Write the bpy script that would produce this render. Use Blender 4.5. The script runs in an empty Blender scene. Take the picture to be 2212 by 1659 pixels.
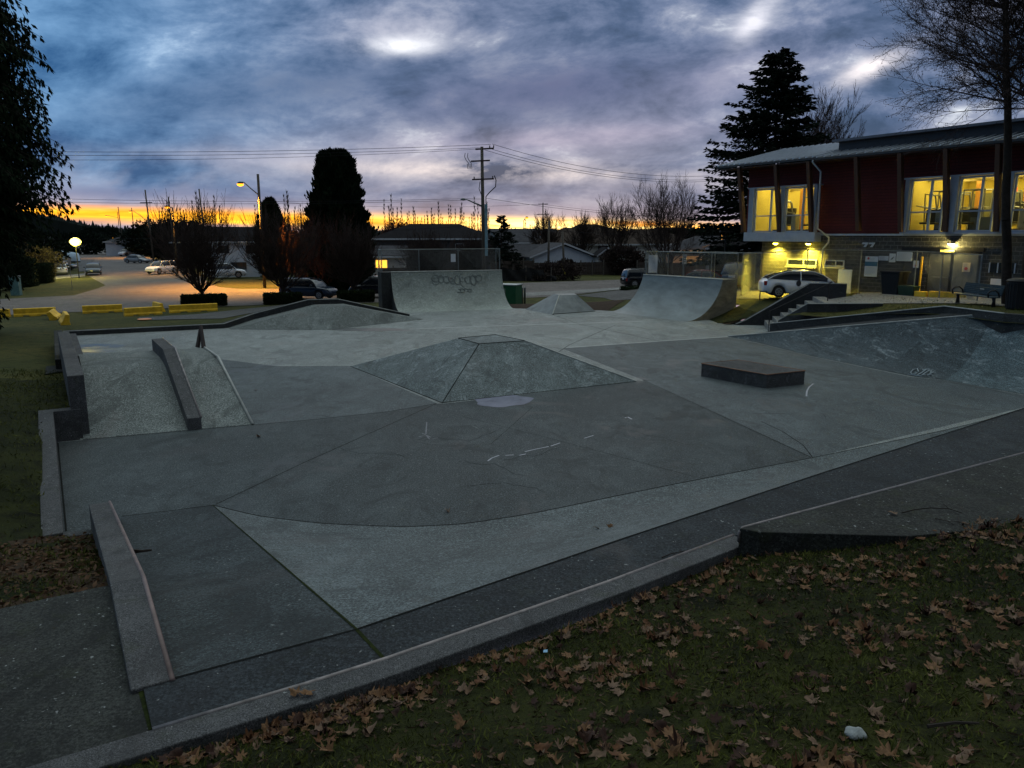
import bpy, bmesh, math, random
import numpy as np
from mathutils import Vector, Matrix
from mathutils.geometry import delaunay_2d_cdt
random.seed(7); rng = np.random.RandomState(7)
scn = bpy.context.scene
COL = scn.collection
R = math.radians
# ------------------------------------------------------------------ camera
H = 4.7                      # eye height over the skatepark floor (photographer stands on a berm)
FPX = 1661.0                 # focal length in survey pixels (2212 wide)
PIT = math.atan(324.5 / FPX)
CP, SP = math.cos(PIT), math.sin(PIT)
cam_d = bpy.data.cameras.new('camera'); cam = bpy.data.objects.new('camera', cam_d); COL.objects.link(cam)
cam.location = (0, 0, H); cam.rotation_euler = (R(90) - PIT, 0, 0)
cam_d.sensor_width = 36; cam_d.lens = 36 * FPX / 2212; cam_d.clip_start = .05; cam_d.clip_end = 9000
scn.camera = cam
scn.render.resolution_x = 1024; scn.render.resolution_y = 768
scn.view_settings.view_transform = 'Standard'; scn.view_settings.look = 'None'
scn.view_settings.exposure = 0.56; scn.view_settings.gamma = 1.0
# survey helpers: a sighting in the photograph -> a real place on a known height / distance
def ray(xd, yd):
    xn = (xd - 1106) / FPX; yn = (829.5 - yd) / FPX
    return Vector((xn, CP + yn * SP, -SP + yn * CP))
def P(xd, yd, z=0.0):
    r = ray(xd, yd); t = (z - H) / r.z
    return Vector((r.x * t, r.y * t, z))
def PD(xd, yd, D):
    r = ray(xd, yd); t = D / r.y
    return Vector((r.x * t, D, H + r.z * t))
def XD(xd, D, z=0.0):       # place at distance D in the sight line xd, standing on height z
    zc = D * CP - (z - H) * SP
    return Vector(((xd - 1106) / FPX * zc, D, z))
# ------------------------------------------------------------------ node helpers
class NT:
    def __init__(s, tree): s.t = tree; s.n = tree.nodes; s.l = tree.links
    def new(s, typ, **kw):
        n = s.n.new(typ)
        for k, v in kw.items(): setattr(n, k, v)
        return n
    def put(s, sock, v):
        if isinstance(v, bpy.types.NodeSocket): s.l.new(v, sock)
        elif v is not None:
            if sock.type in ('RGBA',) and len(v) == 3: v = (*v, 1)
            sock.default_value = v
    def m(s, op, a, b=None, c=None, clamp=False):
        n = s.new('ShaderNodeMath', operation=op); n.use_clamp = clamp
        s.put(n.inputs[0], a)
        if b is not None: s.put(n.inputs[1], b)
        if c is not None: s.put(n.inputs[2], c)
        return n.outputs[0]
    def mix(s, f, a, b, typ='MIX'):
        n = s.new('ShaderNodeMix', data_type='RGBA', blend_type=typ)
        s.put(n.inputs[0], f); s.put(n.inputs[6], a); s.put(n.inputs[7], b)
        return n.outputs[2]
    def noise(s, vec, scale, detail=4, rough=.55, dist=0.0):
        n = s.new('ShaderNodeTexNoise')
        if vec is not None: s.put(n.inputs['Vector'], vec)
        n.inputs['Scale'].default_value = scale; n.inputs['Detail'].default_value = detail
        n.inputs['Roughness'].default_value = rough; n.inputs['Distortion'].default_value = dist
        return n.outputs['Fac']
    def rng(s, v, a, b, c=0., d=1., smooth=False):
        n = s.new('ShaderNodeMapRange'); n.interpolation_type = 'SMOOTHSTEP' if smooth else 'LINEAR'
        s.put(n.inputs[0], v)
        for i, q in enumerate((a, b, c, d)): s.put(n.inputs[i + 1], q)
        return n.outputs[0]
    def comb(s, x, y, z):
        n = s.new('ShaderNodeCombineXYZ')
        for i, q in enumerate((x, y, z)): s.put(n.inputs[i], q)
        return n.outputs[0]
# ------------------------------------------------------------------ sky
W = bpy.data.worlds.new('World'); scn.world = W; W.use_nodes = True
w = NT(W.node_tree); w.n.clear()
tc = w.new('ShaderNodeTexCoord'); sep = w.new('ShaderNodeSeparateXYZ'); w.l.new(tc.outputs['Generated'], sep.inputs[0])
X, Y, Z = sep.outputs
yy = w.m('MAXIMUM', w.m('ABSOLUTE', Y), .08)
sx = w.m('DIVIDE', X, yy); sz = w.m('DIVIDE', Z, yy)
zz = w.m('ADD', w.m('MAXIMUM', Z, 0.), .075)
cl = w.comb(w.m('DIVIDE', X, zz), w.m('DIVIDE', Y, zz), 0.)
mp = w.new('ShaderNodeMapping'); w.l.new(cl, mp.inputs[0]); mp.inputs['Location'].default_value = (3.1, 8.2, 0); mp.inputs['Rotation'].default_value = (0, 0, R(18)); mp.inputs['Scale'].default_value = (1.15, .95, 1)
n1 = w.noise(mp.outputs[0], .62, 8, .6, .35)
n2 = w.noise(mp.outputs[0], 1.9, 7, .62, .2)
sk = w.m('ADD', sz, w.m('MULTIPLY', sx, -.06))
n3 = w.noise(w.comb(w.m('MULTIPLY', sx, 3.0), w.m('MULTIPLY', sk, 7.0), 1.7), 1.15, 6, .56, .45)
n4 = w.noise(w.comb(w.m('MULTIPLY', sx, 4.6), w.m('MULTIPLY', sk, 9.5), 4.7), 1.9, 8, .64, .2)
cld = w.m('ADD', w.m('ADD', w.m('MULTIPLY', n1, .22), w.m('MULTIPLY', n4, .38)), w.m('MULTIPLY', n3, .40))
cr = w.new('ShaderNodeValToRGB'); w.l.new(cld, cr.inputs[0]); e = cr.color_ramp.elements
e[0].position = .405; e[0].color = (.030, .058, .112, 1); e[1].position = .61; e[1].color = (.58, .62, .67, 1)
for p_, c_ in ((.455, (.054, .090, .168)), (.505, (.112, .150, .245)), (.555, (.23, .262, .35)),):
    q = e.new(p_); q.color = (*c_, 1)
sky = cr.outputs[0]
# bluer clouds in the west, mauve ones in the east
fl = w.rng(sx, -.05, -.62, 0, 1, True)
sky = w.mix(w.m('MULTIPLY', fl, .9), sky, w.mix(w.rng(cld, .40, .60), (.016, .074, .190), (.13, .29, .50)))
# paler layer low in the sky
low = w.m('MULTIPLY', w.rng(sz, .17, .055, 0, 1, True), w.rng(n3, .36, .66, 0.05, 1, True))
sky = w.mix(w.m('MULTIPLY', low, .62), sky, (.31, .29, .345))
# thin bright places in the cloud
def skyc(xd, yd):
    yn = (829.5 - yd) / FPX; k = CP + yn * SP
    return (xd - 1106) / FPX / k, (-SP + yn * CP) / k
def blob(sky, xd, yd, rx, ry, st, col, rot=0., nz=.55):
    cx, cy = skyc(xd, yd); a = w.m('SUBTRACT', sx, cx); b = w.m('SUBTRACT', sz, cy); c_, s_ = math.cos(rot), math.sin(rot)
    u = w.m('DIVIDE', w.m('ADD', w.m('MULTIPLY', a, c_), w.m('MULTIPLY', b, s_)), rx / FPX)
    v = w.m('DIVIDE', w.m('SUBTRACT', w.m('MULTIPLY', b, c_), w.m('MULTIPLY', a, s_)), ry / FPX)
    g = w.m('EXPONENT', w.m('MULTIPLY', w.m('ADD', w.m('MULTIPLY', u, u), w.m('MULTIPLY', v, v)), -1.))
    g = w.m('MULTIPLY', g, w.rng(w.m('ADD', w.m('MULTIPLY', n4, .6), w.m('MULTIPLY', n3, .4)), .40, .60, 1 - nz * 1.15, 1.35))
    g = w.m('MULTIPLY', g, w.rng(Y, 0., .1))
    return w.mix(w.m('MULTIPLY', g, st, clamp=True), sky, col)
sky = blob(sky, 868, 98, 60, 17, 1.0, (1.2, 1.2, 1.2), nz=.9)
sky = blob(sky, 845, 66, 130, 42, .45, (.42, .42, .50), nz=.85)
sky = blob(sky, 1625, 50, 50, 24, .85, (.66, .66, .72), .9, .85)
sky = blob(sky, 1885, 146, 66, 19, 1.05, (.80, .74, .74), .42, .8)
sky = blob(sky, 1540, 180, 240, 60, .35, (.34, .32, .42), .3)
sky = blob(sky, 2130, 40, 140, 60, .35, (.34, .34, .44), .3)
sky = blob(sky, 1180, 300, 330, 26, .45, (.38, .33, .42), .05)
sky = blob(sky, 1050, 368, 340, 19, .95, (.66, .58, .56), -.03, .9)
sky = blob(sky, 500, 335, 260, 18, .5, (.32, .33, .42), -.03)
sky = blob(sky, 620, 190, 420, 55, .6, (.07, .11, .20), .12, .5)
sky = blob(sky, 1190, 195, 300, 55, .7, (.075, .095, .185), .10, .5)
sky = blob(sky, 300, 415, 300, 16, .55, (.09, .13, .25), .0, .4)
# sunset band along the horizon
bn = w.noise(w.comb(w.m('MULTIPLY', sx, 5.), w.m('MULTIPLY', sz, 90.), 0.), 1.3, 5, .6, .3)
bc = w.m('ADD', w.m('MULTIPLY', sx, -.027), .0105)
dz_ = w.m('SUBTRACT', sz, bc)
pink = w.m('EXPONENT', w.m('MULTIPLY', w.m('POWER', w.m('DIVIDE', w.m('MAXIMUM', dz_, 0.), .021), 2.), -1.))
fy = w.rng(Y, .05, .3)
sky = w.mix(w.m('MULTIPLY', w.m('MULTIPLY', pink, .42), fy), sky, (.56, .36, .33))
band = w.m('EXPONENT', w.m('MULTIPLY', w.m('POWER', w.m('DIVIDE', w.m('ABSOLUTE', w.m('ADD', dz_, w.m('MULTIPLY', w.m('SUBTRACT', bn, .5), .010))), .0095), 3.), -1.))
hot = w.m('EXPONENT', w.m('MULTIPLY', w.m('POWER', w.m('DIVIDE', w.m('SUBTRACT', sx, .07), .17), 2.), -1.))
bcol = w.mix(w.m('MULTIPLY', hot, w.rng(bn, .34, .54)), w.mix(w.rng(bn, .35, .62), (1.0, .33, .015), (1.5, .68, .03)), (2.2, 1.55, .55))
sky = w.mix(w.m('MULTIPLY', band, fy), sky, bcol)
# overhead the overcast is brighter than the strip seen in the frame
back = w.rng(Y, .15, -.55, 1, .55, True)      # the eastern half of the sky, behind the viewer, is already dark
sky = w.mix(1.0, sky, w.comb(back, back, back), 'MULTIPLY')
top = w.rng(Z, .30, .80, 0, 1, True); fr_ = w.rng(Y, -.45, .75, .30, 1.25)
sky = w.mix(top, sky, w.mix(1.0, w.mix(w.rng(cld, .4, .62), (.46, .55, .57), (.90, 1.02, 1.02)), w.comb(fr_, fr_, fr_), 'MULTIPLY'))
SUN_EL, SUN_ROT = 1.5, 2.0
st_ = w.new('ShaderNodeTexSky', sky_type='NISHITA'); st_.sun_disc = False
st_.sun_elevation = R(SUN_EL); st_.sun_rotation = R(SUN_ROT)
bg1 = w.new('ShaderNodeBackground'); w.l.new(w.mix(1.0, st_.outputs[0], (.002, .0025, .004), 'MULTIPLY'), bg1.inputs[0])   # the overcast lets little of the clear sky through; bg1.inputs[1].default_value = .05
bg2 = w.new('ShaderNodeBackground'); w.l.new(sky, bg2.inputs[0]); bg2.inputs[1].default_value = 1.0
ad = w.new('ShaderNodeAddShader'); w.l.new(bg1.outputs[0], ad.inputs[0]); w.l.new(bg2.outputs[0], ad.inputs[1])
wo = w.new('ShaderNodeOutputWorld'); w.l.new(ad.outputs[0], wo.inputs[0])
# the sun is at the horizon behind cloud: one weak, very soft lamp
sd = bpy.data.lights.new('sun', 'SUN'); so = bpy.data.objects.new('sun', sd); COL.objects.link(so)
sd.energy = .12; sd.angle = R(30); sd.color = (1, .86, .72)
so.rotation_euler = (R(90 - 14), 0, R(180 - SUN_ROT)); so.location = (0, 0, 50)
# ------------------------------------------------------------------ materials
MATS = {}
def mat(name, col, rough=.7, metal=0., spec=.5, var=.25, scale=3., bump=0., bscale=30., emit=None, est=0., col2=None, speck=0., streak=None, alpha=None, trans=0.):
    if name in MATS: return MATS[name]
    m = bpy.data.materials.new(name); m.use_nodes = True; MATS[name] = m
    t = NT(m.node_tree); b = t.n['Principled BSDF']
    tcn = t.new('ShaderNodeTexCoord'); geo = t.new('ShaderNodeNewGeometry'); vec = geo.outputs['Position'] if scale > 0 else tcn.outputs['Object']
    if streak:
        mpn = t.new('ShaderNodeMapping'); t.l.new(vec, mpn.inputs[0]); mpn.inputs['Scale'].default_value = streak; vec2 = mpn.outputs[0]
    else: vec2 = vec
    sc = abs(scale)
    c2 = col2 or tuple(min(1, c * (1 + var) + .0) for c in col)
    c1 = tuple(c * (1 - var) for c in col) if not col2 else col
    f = t.rng(t.noise(vec2, sc, 6, .6, .3), .32, .68, 0, 1)
    c = t.mix(f, c1, c2)
    if var > 0:
        f2 = t.noise(vec, sc * 9, 4, .7)
        c = t.mix(t.rng(f2, .3, .7, 0, .5 * min(1, var * 2)), c, tuple(q * .62 for q in col))
    if speck > 0:
        f3 = t.rng(t.noise(vec, 42, 3, .8), .62, .74, 0, speck)
        c = t.mix(f3, c, tuple(min(1, q * 2.6 + .04) for q in col))
        f4 = t.rng(t.noise(vec, 30, 3, .8), .40, .28, 0, speck)
        c = t.mix(f4, c, tuple(q * .35 for q in col))
    t.put(b.inputs['Base Color'], c); b.inputs['Roughness'].default_value = rough; b.inputs['Metallic'].default_value = metal
    b.inputs['Specular IOR Level'].default_value = spec
    if trans: b.inputs['Transmission Weight'].default_value = trans
    if emit is not None:
        b.inputs['Emission Color'].default_value = (*emit, 1); b.inputs['Emission Strength'].default_value = est
    if bump > 0:
        bn_ = t.new('ShaderNodeBump'); bn_.inputs['Strength'].default_value = bump; bn_.inputs['Distance'].default_value = .02
        t.l.new(t.noise(vec, bscale, 6, .7), bn_.inputs['Height']); t.l.new(bn_.outputs[0], b.inputs['Normal'])
    return m
def concrete(name, col, dirt=.5, wet=.25, rough=.62, fine=1.0, moss=0., chalk=0., flow=None):
    m = bpy.data.materials.new(name); m.use_nodes = True; MATS[name] = m
    t = NT(m.node_tree); b = t.n['Principled BSDF']; pos = t.new('ShaderNodeNewGeometry').outputs['Position']
    mpn = t.new('ShaderNodeMapping'); t.l.new(pos, mpn.inputs[0]); mpn.inputs['Rotation'].default_value = (0, 0, R(28)); mpn.inputs['Scale'].default_value = flow or (1, .6, 1)
    v = mpn.outputs[0]
    big = t.noise(v, .33, 5, .62, .8); mid = t.noise(v, 1.7, 7, .68, .5); fin = t.noise(pos, 9, 6, .75); grit = t.noise(pos, 34 * fine, 4, .9)
    c = t.mix(t.rng(big, .43, .57), tuple(q * (1 - .40 * dirt) for q in col), tuple(q * (1 + .30 * dirt) for q in col))
    c = t.mix(t.rng(mid, .44, .56, 0, .8 * dirt), c, tuple(q * .58 for q in col))
    c = t.mix(t.rng(mid, .56, .66, 0, .7 * dirt), c, tuple(min(1, q * 1.65) for q in col))
    c = t.mix(t.rng(fin, .47, .56, 0, .75), c, tuple(q * .52 for q in col))
    c = t.mix(t.rng(fin, .56, .62, 0, .7), c, tuple(min(1, q * 1.9) for q in col))
    c = t.mix(t.rng(grit, .52, .61, 0, .66), c, tuple(min(1, q * 2.7) for q in col))
    c = t.mix(t.rng(grit, .48, .41, 0, .85), c, tuple(q * .22 for q in col))
    spk = t.noise(pos, 19, 2, .5); c = t.mix(t.rng(spk, .70, .74, 0, .9), c, (.24, .25, .25))
    stn = t.noise(v, .75, 9, .70, 1.4); c = t.mix(t.rng(stn, .54, .60, 0, .62 * dirt), c, tuple(q * .42 for q in col))
    mp3 = t.new('ShaderNodeMapping'); t.l.new(pos, mp3.inputs[0]); mp3.inputs['Rotation'].default_value = (0, 0, R(-25)); mp3.inputs['Scale'].default_value = (.5, 3.2, 1)
    scf = t.noise(mp3.outputs[0], 1.3, 8, .72, .8); c = t.mix(t.rng(scf, .60, .66, 0, .28 * dirt), c, tuple(min(1, q * 2.0) for q in col))
    # rust / soil tinted patches
    pt = t.noise(v, .8, 5, .65, .6)
    c = t.mix(t.rng(pt, .56, .70, 0, .35 * dirt), c, (col[0] * 1.05, col[1] * .82, col[2] * .80))
    if chalk > 0:
        cn = t.noise(v, .85, 9, .74, 1.8)
        c = t.mix(t.m('MULTIPLY', t.rng(cn, .535, .62, 0, chalk), t.rng(fin, .42, .56)), c, (.26, .30, .31))
    if moss > 0:
        mn = t.noise(pos, 3.2, 7, .72)
        c = t.mix(t.rng(mn, .54, .68, 0, moss), c, (.035, .045, .012))
    wetn = t.rng(t.noise(v, .55, 5, .6, .7), .58, .66, 0, wet)
    c = t.mix(wetn, c, tuple(q * .42 for q in col))
    t.put(b.inputs['Base Color'], c)
    t.put(b.inputs['Roughness'], t.rng(t.m('ADD', wetn, t.m('MULTIPLY', t.m('SUBTRACT', mid, .5), -.35)), -.1, .9, min(.92, rough + .25), .38))
    b.inputs['Specular IOR Level'].default_value = .22
    bn_ = t.new('ShaderNodeBump'); bn_.inputs['Strength'].default_value = .7; bn_.inputs['Distance'].default_value = .010
    hh = t.m('ADD', t.m('MULTIPLY', fin, 1.2), t.m('MULTIPLY', grit, .5)); t.l.new(hh, bn_.inputs['Height']); t.l.new(bn_.outputs[0], b.inputs['Normal'])
    return m
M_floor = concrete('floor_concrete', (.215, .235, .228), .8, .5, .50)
M_floor2 = concrete('near_floor_concrete', (.051, .062, .065), .9, .5, .52)  # near pour darkened, the dimmer foreground light put into its colour
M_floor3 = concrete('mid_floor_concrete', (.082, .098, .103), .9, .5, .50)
M_bank = concrete('bank_concrete', (.088, .106, .110), .9, .2, .52)
M_deck = concrete('deck_concrete', (.022, .027, .031), 1.0, .35, .62, moss=.12)
M_panel = concrete('panel_concrete', (.036, .045, .048), .9, .2, .62)
M_ledge = concrete('ledge_concrete', (.070, .071, .073), .8, .3, .68, fine=2.4, moss=.25)
M_pyr = concrete('pyramid_concrete', (.125, .148, .150), 1.0, .3, .58, chalk=.9)
M_bowl = concrete('bowl_concrete', (.056, .074, .082), 1.0, .25, .55, chalk=.7, flow=(1.6, .5, 2.2))  # tone of the shaded face; the lit corner has a paler copy
M_ramp = concrete('ramp_concrete', (.150, .168, .162), .9, .15, .62)
M_slab = concrete('slab_concrete', (.027, .029, .026), 1.0, .2, .72, moss=.25)
M_wall = concrete('dark_wall_concrete', (.040, .042, .043), .8, .2, .72, fine=2.0, moss=.3)
M_path = concrete('path_concrete', (.20, .20, .19), .5, .1, .75)
M_qp = concrete('quarter_concrete', (.29, .32, .295), .55, .05, .55)
M_joint = mat('joint_gap', (.010, .011, .010), .9, var=.3, spec=.1)
M_moss = mat('moss', (.018, .025, .005), .95, var=.6, scale=12, bump=.6, bscale=60, spec=.1)
M_cope = mat('steel_coping', (.17, .150, .148), .42, .4, var=.5, scale=7)
M_chalk = mat('chalk_white', (.36, .36, .40), .8, var=.2)
M_steel = mat('galvanised_steel', (.20, .22, .22), .5, .6, var=.3)
M_dsteel = mat('dark_painted_steel', (.012, .012, .014), .5, .2, var=.3)
M_wood = mat('weathered_wood', (.055, .040, .032), .85, var=.4, scale=3, streak=(4, 4, .4))
M_pole = mat('pole_wood', (.085, .070, .055), .85, var=.4, scale=3, streak=(6, 6, .3))
M_bark = mat('dark_bark', (.030, .024, .020), .95, var=.4, scale=6, bump=.5, bscale=20, spec=.15)
M_twig = mat('twig_bark', (.052, .038, .034), .95, var=.3, scale=2, spec=.1)
M_redtwig = mat('reddish_twig', (.085, .038, .028), .95, var=.3, scale=2, spec=.1)
M_conif = mat('conifer_needles', (.007, .014, .009), .95, var=.5, scale=1.2, spec=.08)
M_cedar = mat('cedar_foliage', (.009, .018, .008), .95, var=.5, scale=1.5, spec=.08)
M_hedge = mat('clipped_hedge', (.014, .024, .008), .9, var=.5, scale=5, bump=.6, bscale=25, spec=.1)
M_asph = concrete('asphalt', (.13, .115, .105), .7, .3, .66)
M_asph2 = concrete('lot_asphalt', (.075, .075, .073), .6, .3, .66)
M_yellow = mat('yellow_paint', (.80, .47, .02), .75, var=.28, scale=3, bump=.3, bscale=20)
M_soil = mat('leafy_soil', (.040, .026, .016), .95, var=.6, scale=5, bump=.8, bscale=18, spec=.1)
M_black = mat('black_plastic', (.008, .009, .011), .55, var=.2, spec=.3)
M_white = mat('white_paint', (.62, .64, .68), .6, var=.08)
M_glassd = mat('dark_glass', (.012, .016, .022), .12, var=.0, spec=.7)
def grassmat(name, a, b_, c_, dirtc=(.03, .02, .012)):
    m = bpy.data.materials.new(name); m.use_nodes = True; MATS[name] = m
    t = NT(m.node_tree); bs = t.n['Principled BSDF']; pos = t.new('ShaderNodeNewGeometry').outputs['Position']
    big = t.noise(pos, .22, 5, .6, .5); mid = t.noise(pos, 2.4, 6, .7, .3); fin = t.noise(pos, 26, 5, .8)
    c = t.mix(t.rng(big, .38, .62), a, b_); c = t.mix(t.rng(mid, .45, .65), c, c_); c = t.mix(t.rng(mid, .40, .30, 0, .8), c, dirtc)
    c = t.mix(t.rng(fin, .48, .32, 0, .85), c, tuple(q * .25 for q in a)); c = t.mix(t.rng(fin, .60, .72, 0, .5), c, tuple(q * 1.9 for q in b_))
    t.put(bs.inputs['Base Color'], c); bs.inputs['Roughness'].default_value = .95; bs.inputs['Specular IOR Level'].default_value = .12
    bn_ = t.new('ShaderNodeBump'); bn_.inputs['Strength'].default_value = .9; bn_.inputs['Distance'].default_value = .04
    t.l.new(t.m('ADD', fin, mid), bn_.inputs['Height']); t.l.new(bn_.outputs[0], bs.inputs['Normal'])
    return m
M_grass = grassmat('winter_grass', (.050, .058, .016), (.085, .080, .022), (.030, .034, .010))
M_grassn = grassmat('mossy_grass', (.014, .019, .005), (.036, .040, .008), (.007, .008, .003), (.012, .007, .004))
# ------------------------------------------------------------------ mesh helpers
def link(name, me, mt, parent=None, origin=None, smooth=False):
    o = bpy.data.objects.new(name, me); COL.objects.link(o)
    if mt is not None:
        for q in (mt if isinstance(mt, (list, tuple)) else [mt]): me.materials.append(q)
    if smooth: me.polygons.foreach_set('use_smooth', [True] * len(me.polygons))
    if parent is not None: o.parent = parent
    return o
class MB:
    def __init__(s): s.v = []; s.f = []; s.mi = []
    def add(s, vs, fs, mi=0):
        b = len(s.v); s.v += [tuple(q) for q in vs]; s.f += [tuple(b + i for i in f) for f in fs]; s.mi += [mi] * len(fs)
    def box(s, x0, x1, y0, y1, z0, z1, mi=0):
        s.add([(x0, y0, z0), (x1, y0, z0), (x1, y1, z0), (x0, y1, z0), (x0, y0, z1), (x1, y0, z1), (x1, y1, z1), (x0, y1, z1)],
              [(0, 3, 2, 1), (4, 5, 6, 7), (0, 1, 5, 4), (1, 2, 6, 5), (2, 3, 7, 6), (3, 0, 4, 7)], mi)
    def obox(s, a, b, wd, z0, z1, mi=0, side=0):     # box along a->b in plan
        a = Vector(a[:2]); b = Vector(b[:2]); d = (b - a).normalized(); n = Vector((-d.y, d.x)) * wd
        o = n * (-.5 + side * .5)
        q = [a + o, b + o, b + o + n, a + o + n]
        s.add([(*p, z0) for p in q] + [(*p, z1) for p in q], [(3, 2, 1, 0), (4, 5, 6, 7), (0, 1, 5, 4), (1, 2, 6, 5), (2, 3, 7, 6), (3, 0, 4, 7)], mi)
    def poly_prism(s, pts, zb, mi=0):                # pts 3-D top polygon (ccw), straight skirt down to zb
        n = len(pts); s.add([tuple(p) for p in pts] + [(p[0], p[1], zb) for p in pts], [tuple(range(n))] + [(i, i + n, (i + 1) % n + n, (i + 1) % n) for i in range(n)] + [tuple(range(2 * n - 1, n - 1, -1))], mi)
    def tube(s, p0, p1, r0, r1=None, n=6, cap=True, mi=0):
        p0 = Vector(p0); p1 = Vector(p1); r1 = r0 if r1 is None else r1; d = (p1 - p0)
        if d.length < 1e-6: return
        d.normalize(); a = d.orthogonal().normalized(); b = d.cross(a); vs = []
        for p, r in ((p0, r0), (p1, r1)):
            for k in range(n):
                t = 2 * math.pi * k / n; vs.append(p + (a * math.cos(t) + b * math.sin(t)) * r)
        fs = [(k, (k + 1) % n, (k + 1) % n + n, k + n) for k in range(n)]
        if cap: fs += [tuple(range(n - 1, -1, -1)), tuple(range(n, 2 * n))]
        s.add(vs, fs, mi)
    def path(s, pts, r, n=6, mi=0):
        pts = [Vector(p) for p in pts]; rr = r if isinstance(r, (list, tuple)) else [r] * len(pts); vs = []; a = None
        for i, p in enumerate(pts):
            d = (pts[min(i + 1, len(pts) - 1)] - pts[max(i - 1, 0)]).normalized()
            a = d.orthogonal().normalized() if a is None else (a - d * a.dot(d)).normalized()
            b = d.cross(a)
            for k in range(n):
                t = 2 * math.pi * k / n; vs.append(p + (a * math.cos(t) + b * math.sin(t)) * rr[i])
        fs = [(i * n + k, i * n + (k + 1) % n, (i + 1) * n + (k + 1) % n, (i + 1) * n + k) for i in range(len(pts) - 1) for k in range(n)]
        fs += [tuple(range(n - 1, -1, -1)), tuple(range((len(pts) - 1) * n, len(pts) * n))]
        s.add(vs, fs, mi)
    def lathe(s, c, prof, n=16, mi=0):
        vs = [(c[0] + r * math.cos(2 * math.pi * k / n), c[1] + r * math.sin(2 * math.pi * k / n), c[2] + z) for r, z in prof for k in range(n)]
        fs = [(i * n + k, i * n + (k + 1) % n, (i + 1) * n + (k + 1) % n, (i + 1) * n + k) for i in range(len(prof) - 1) for k in range(n)]
        fs += [tuple(range(n - 1, -1, -1)), tuple(range((len(prof) - 1) * n, len(prof) * n))]
        s.add(vs, fs, mi)
    def grid(s, rows, mi=0, closed=False):           # rows of points -> quads
        b = len(s.v); m_ = len(rows[0])
        for r_ in rows: s.v += [tuple(p) for p in r_]
        for i in range(len(rows) - 1):
            for j in range(m_ if closed else m_ - 1):
                s.f.append((b + i * m_ + j, b + i * m_ + (j + 1) % m_, b + (i + 1) * m_ + (j + 1) % m_, b + (i + 1) * m_ + j)); s.mi.append(mi)
    def build(s, name, mt, parent=None, smooth=False, bevel=0., origin=None, local=False):
        v = s.v
        if not local:
            if parent is not None:
                pm = parent.matrix_basis.inverted(); v = [pm @ Vector(q) for q in v]; origin = None
            else:
                if origin is None:
                    a = np.array(v); origin = (a[:, 0].mean(), a[:, 1].mean(), a[:, 2].min())
                ox = Vector(origin); v = [Vector(q) - ox for q in v]
        me = bpy.data.meshes.new(name); me.from_pydata([tuple(q) for q in v], [], s.f); me.update()
        if isinstance(mt, (list, tuple)) and len(mt) > 1: me.polygons.foreach_set('material_index', s.mi)
        bm = bmesh.new(); bm.from_mesh(me); bmesh.ops.recalc_face_normals(bm, faces=bm.faces) if len(s.f) < 20000 else None; bm.to_mesh(me); bm.free()
        o = link(name, me, mt, parent, smooth=smooth)
        if not local and parent is None: o.location = origin
        if bevel: 
            bv = o.modifiers.new('bevel', 'BEVEL'); bv.width = bevel; bv.segments = 2; bv.limit_method = 'ANGLE'; bv.angle_limit = R(40)
        return o
def tag(o, label=None, cat=None, group=None, kind=None):
    if label: o['label'] = label
    if cat: o['category'] = cat
    if group: o['group'] = group
    if kind: o['kind'] = kind
    return o
def thing(name, label, cat, loc=(0, 0, 0), rz=0., group=None, kind=None):
    o = bpy.data.objects.new(name, None); COL.objects.link(o); o.location = loc; o.rotation_euler = (0, 0, rz); o.empty_display_size = .2
    o.matrix_basis = Matrix.Translation(Vector(loc)) @ Matrix.Rotation(rz, 4, 'Z')
    return tag(o, label, cat, group, kind)
def copy_tree(o, parent=None):
    c = o.copy(); COL.objects.link(c); c.parent = parent
    for ch in [q for q in bpy.data.objects if q.parent == o]: copy_tree(ch, c)
    return c
def kids(o): return [q for q in bpy.data.objects if q.parent == o]
def raw_mesh(name, v, f, mt, parent=None, smooth=False):   # numpy arrays, all same face size
    me = bpy.data.meshes.new(name); v = np.asarray(v, dtype=np.float32); f = np.asarray(f, dtype=np.int32); k = f.shape[1]
    me.vertices.add(len(v)); me.vertices.foreach_set('co', v.ravel()); me.loops.add(f.size); me.loops.foreach_set('vertex_index', f.ravel())
    me.polygons.add(len(f)); me.polygons.foreach_set('loop_start', np.arange(0, f.size, k, dtype=np.int32)); me.update(calc_edges=True); me.validate()
    return link(name, me, mt, parent, smooth=smooth)
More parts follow.
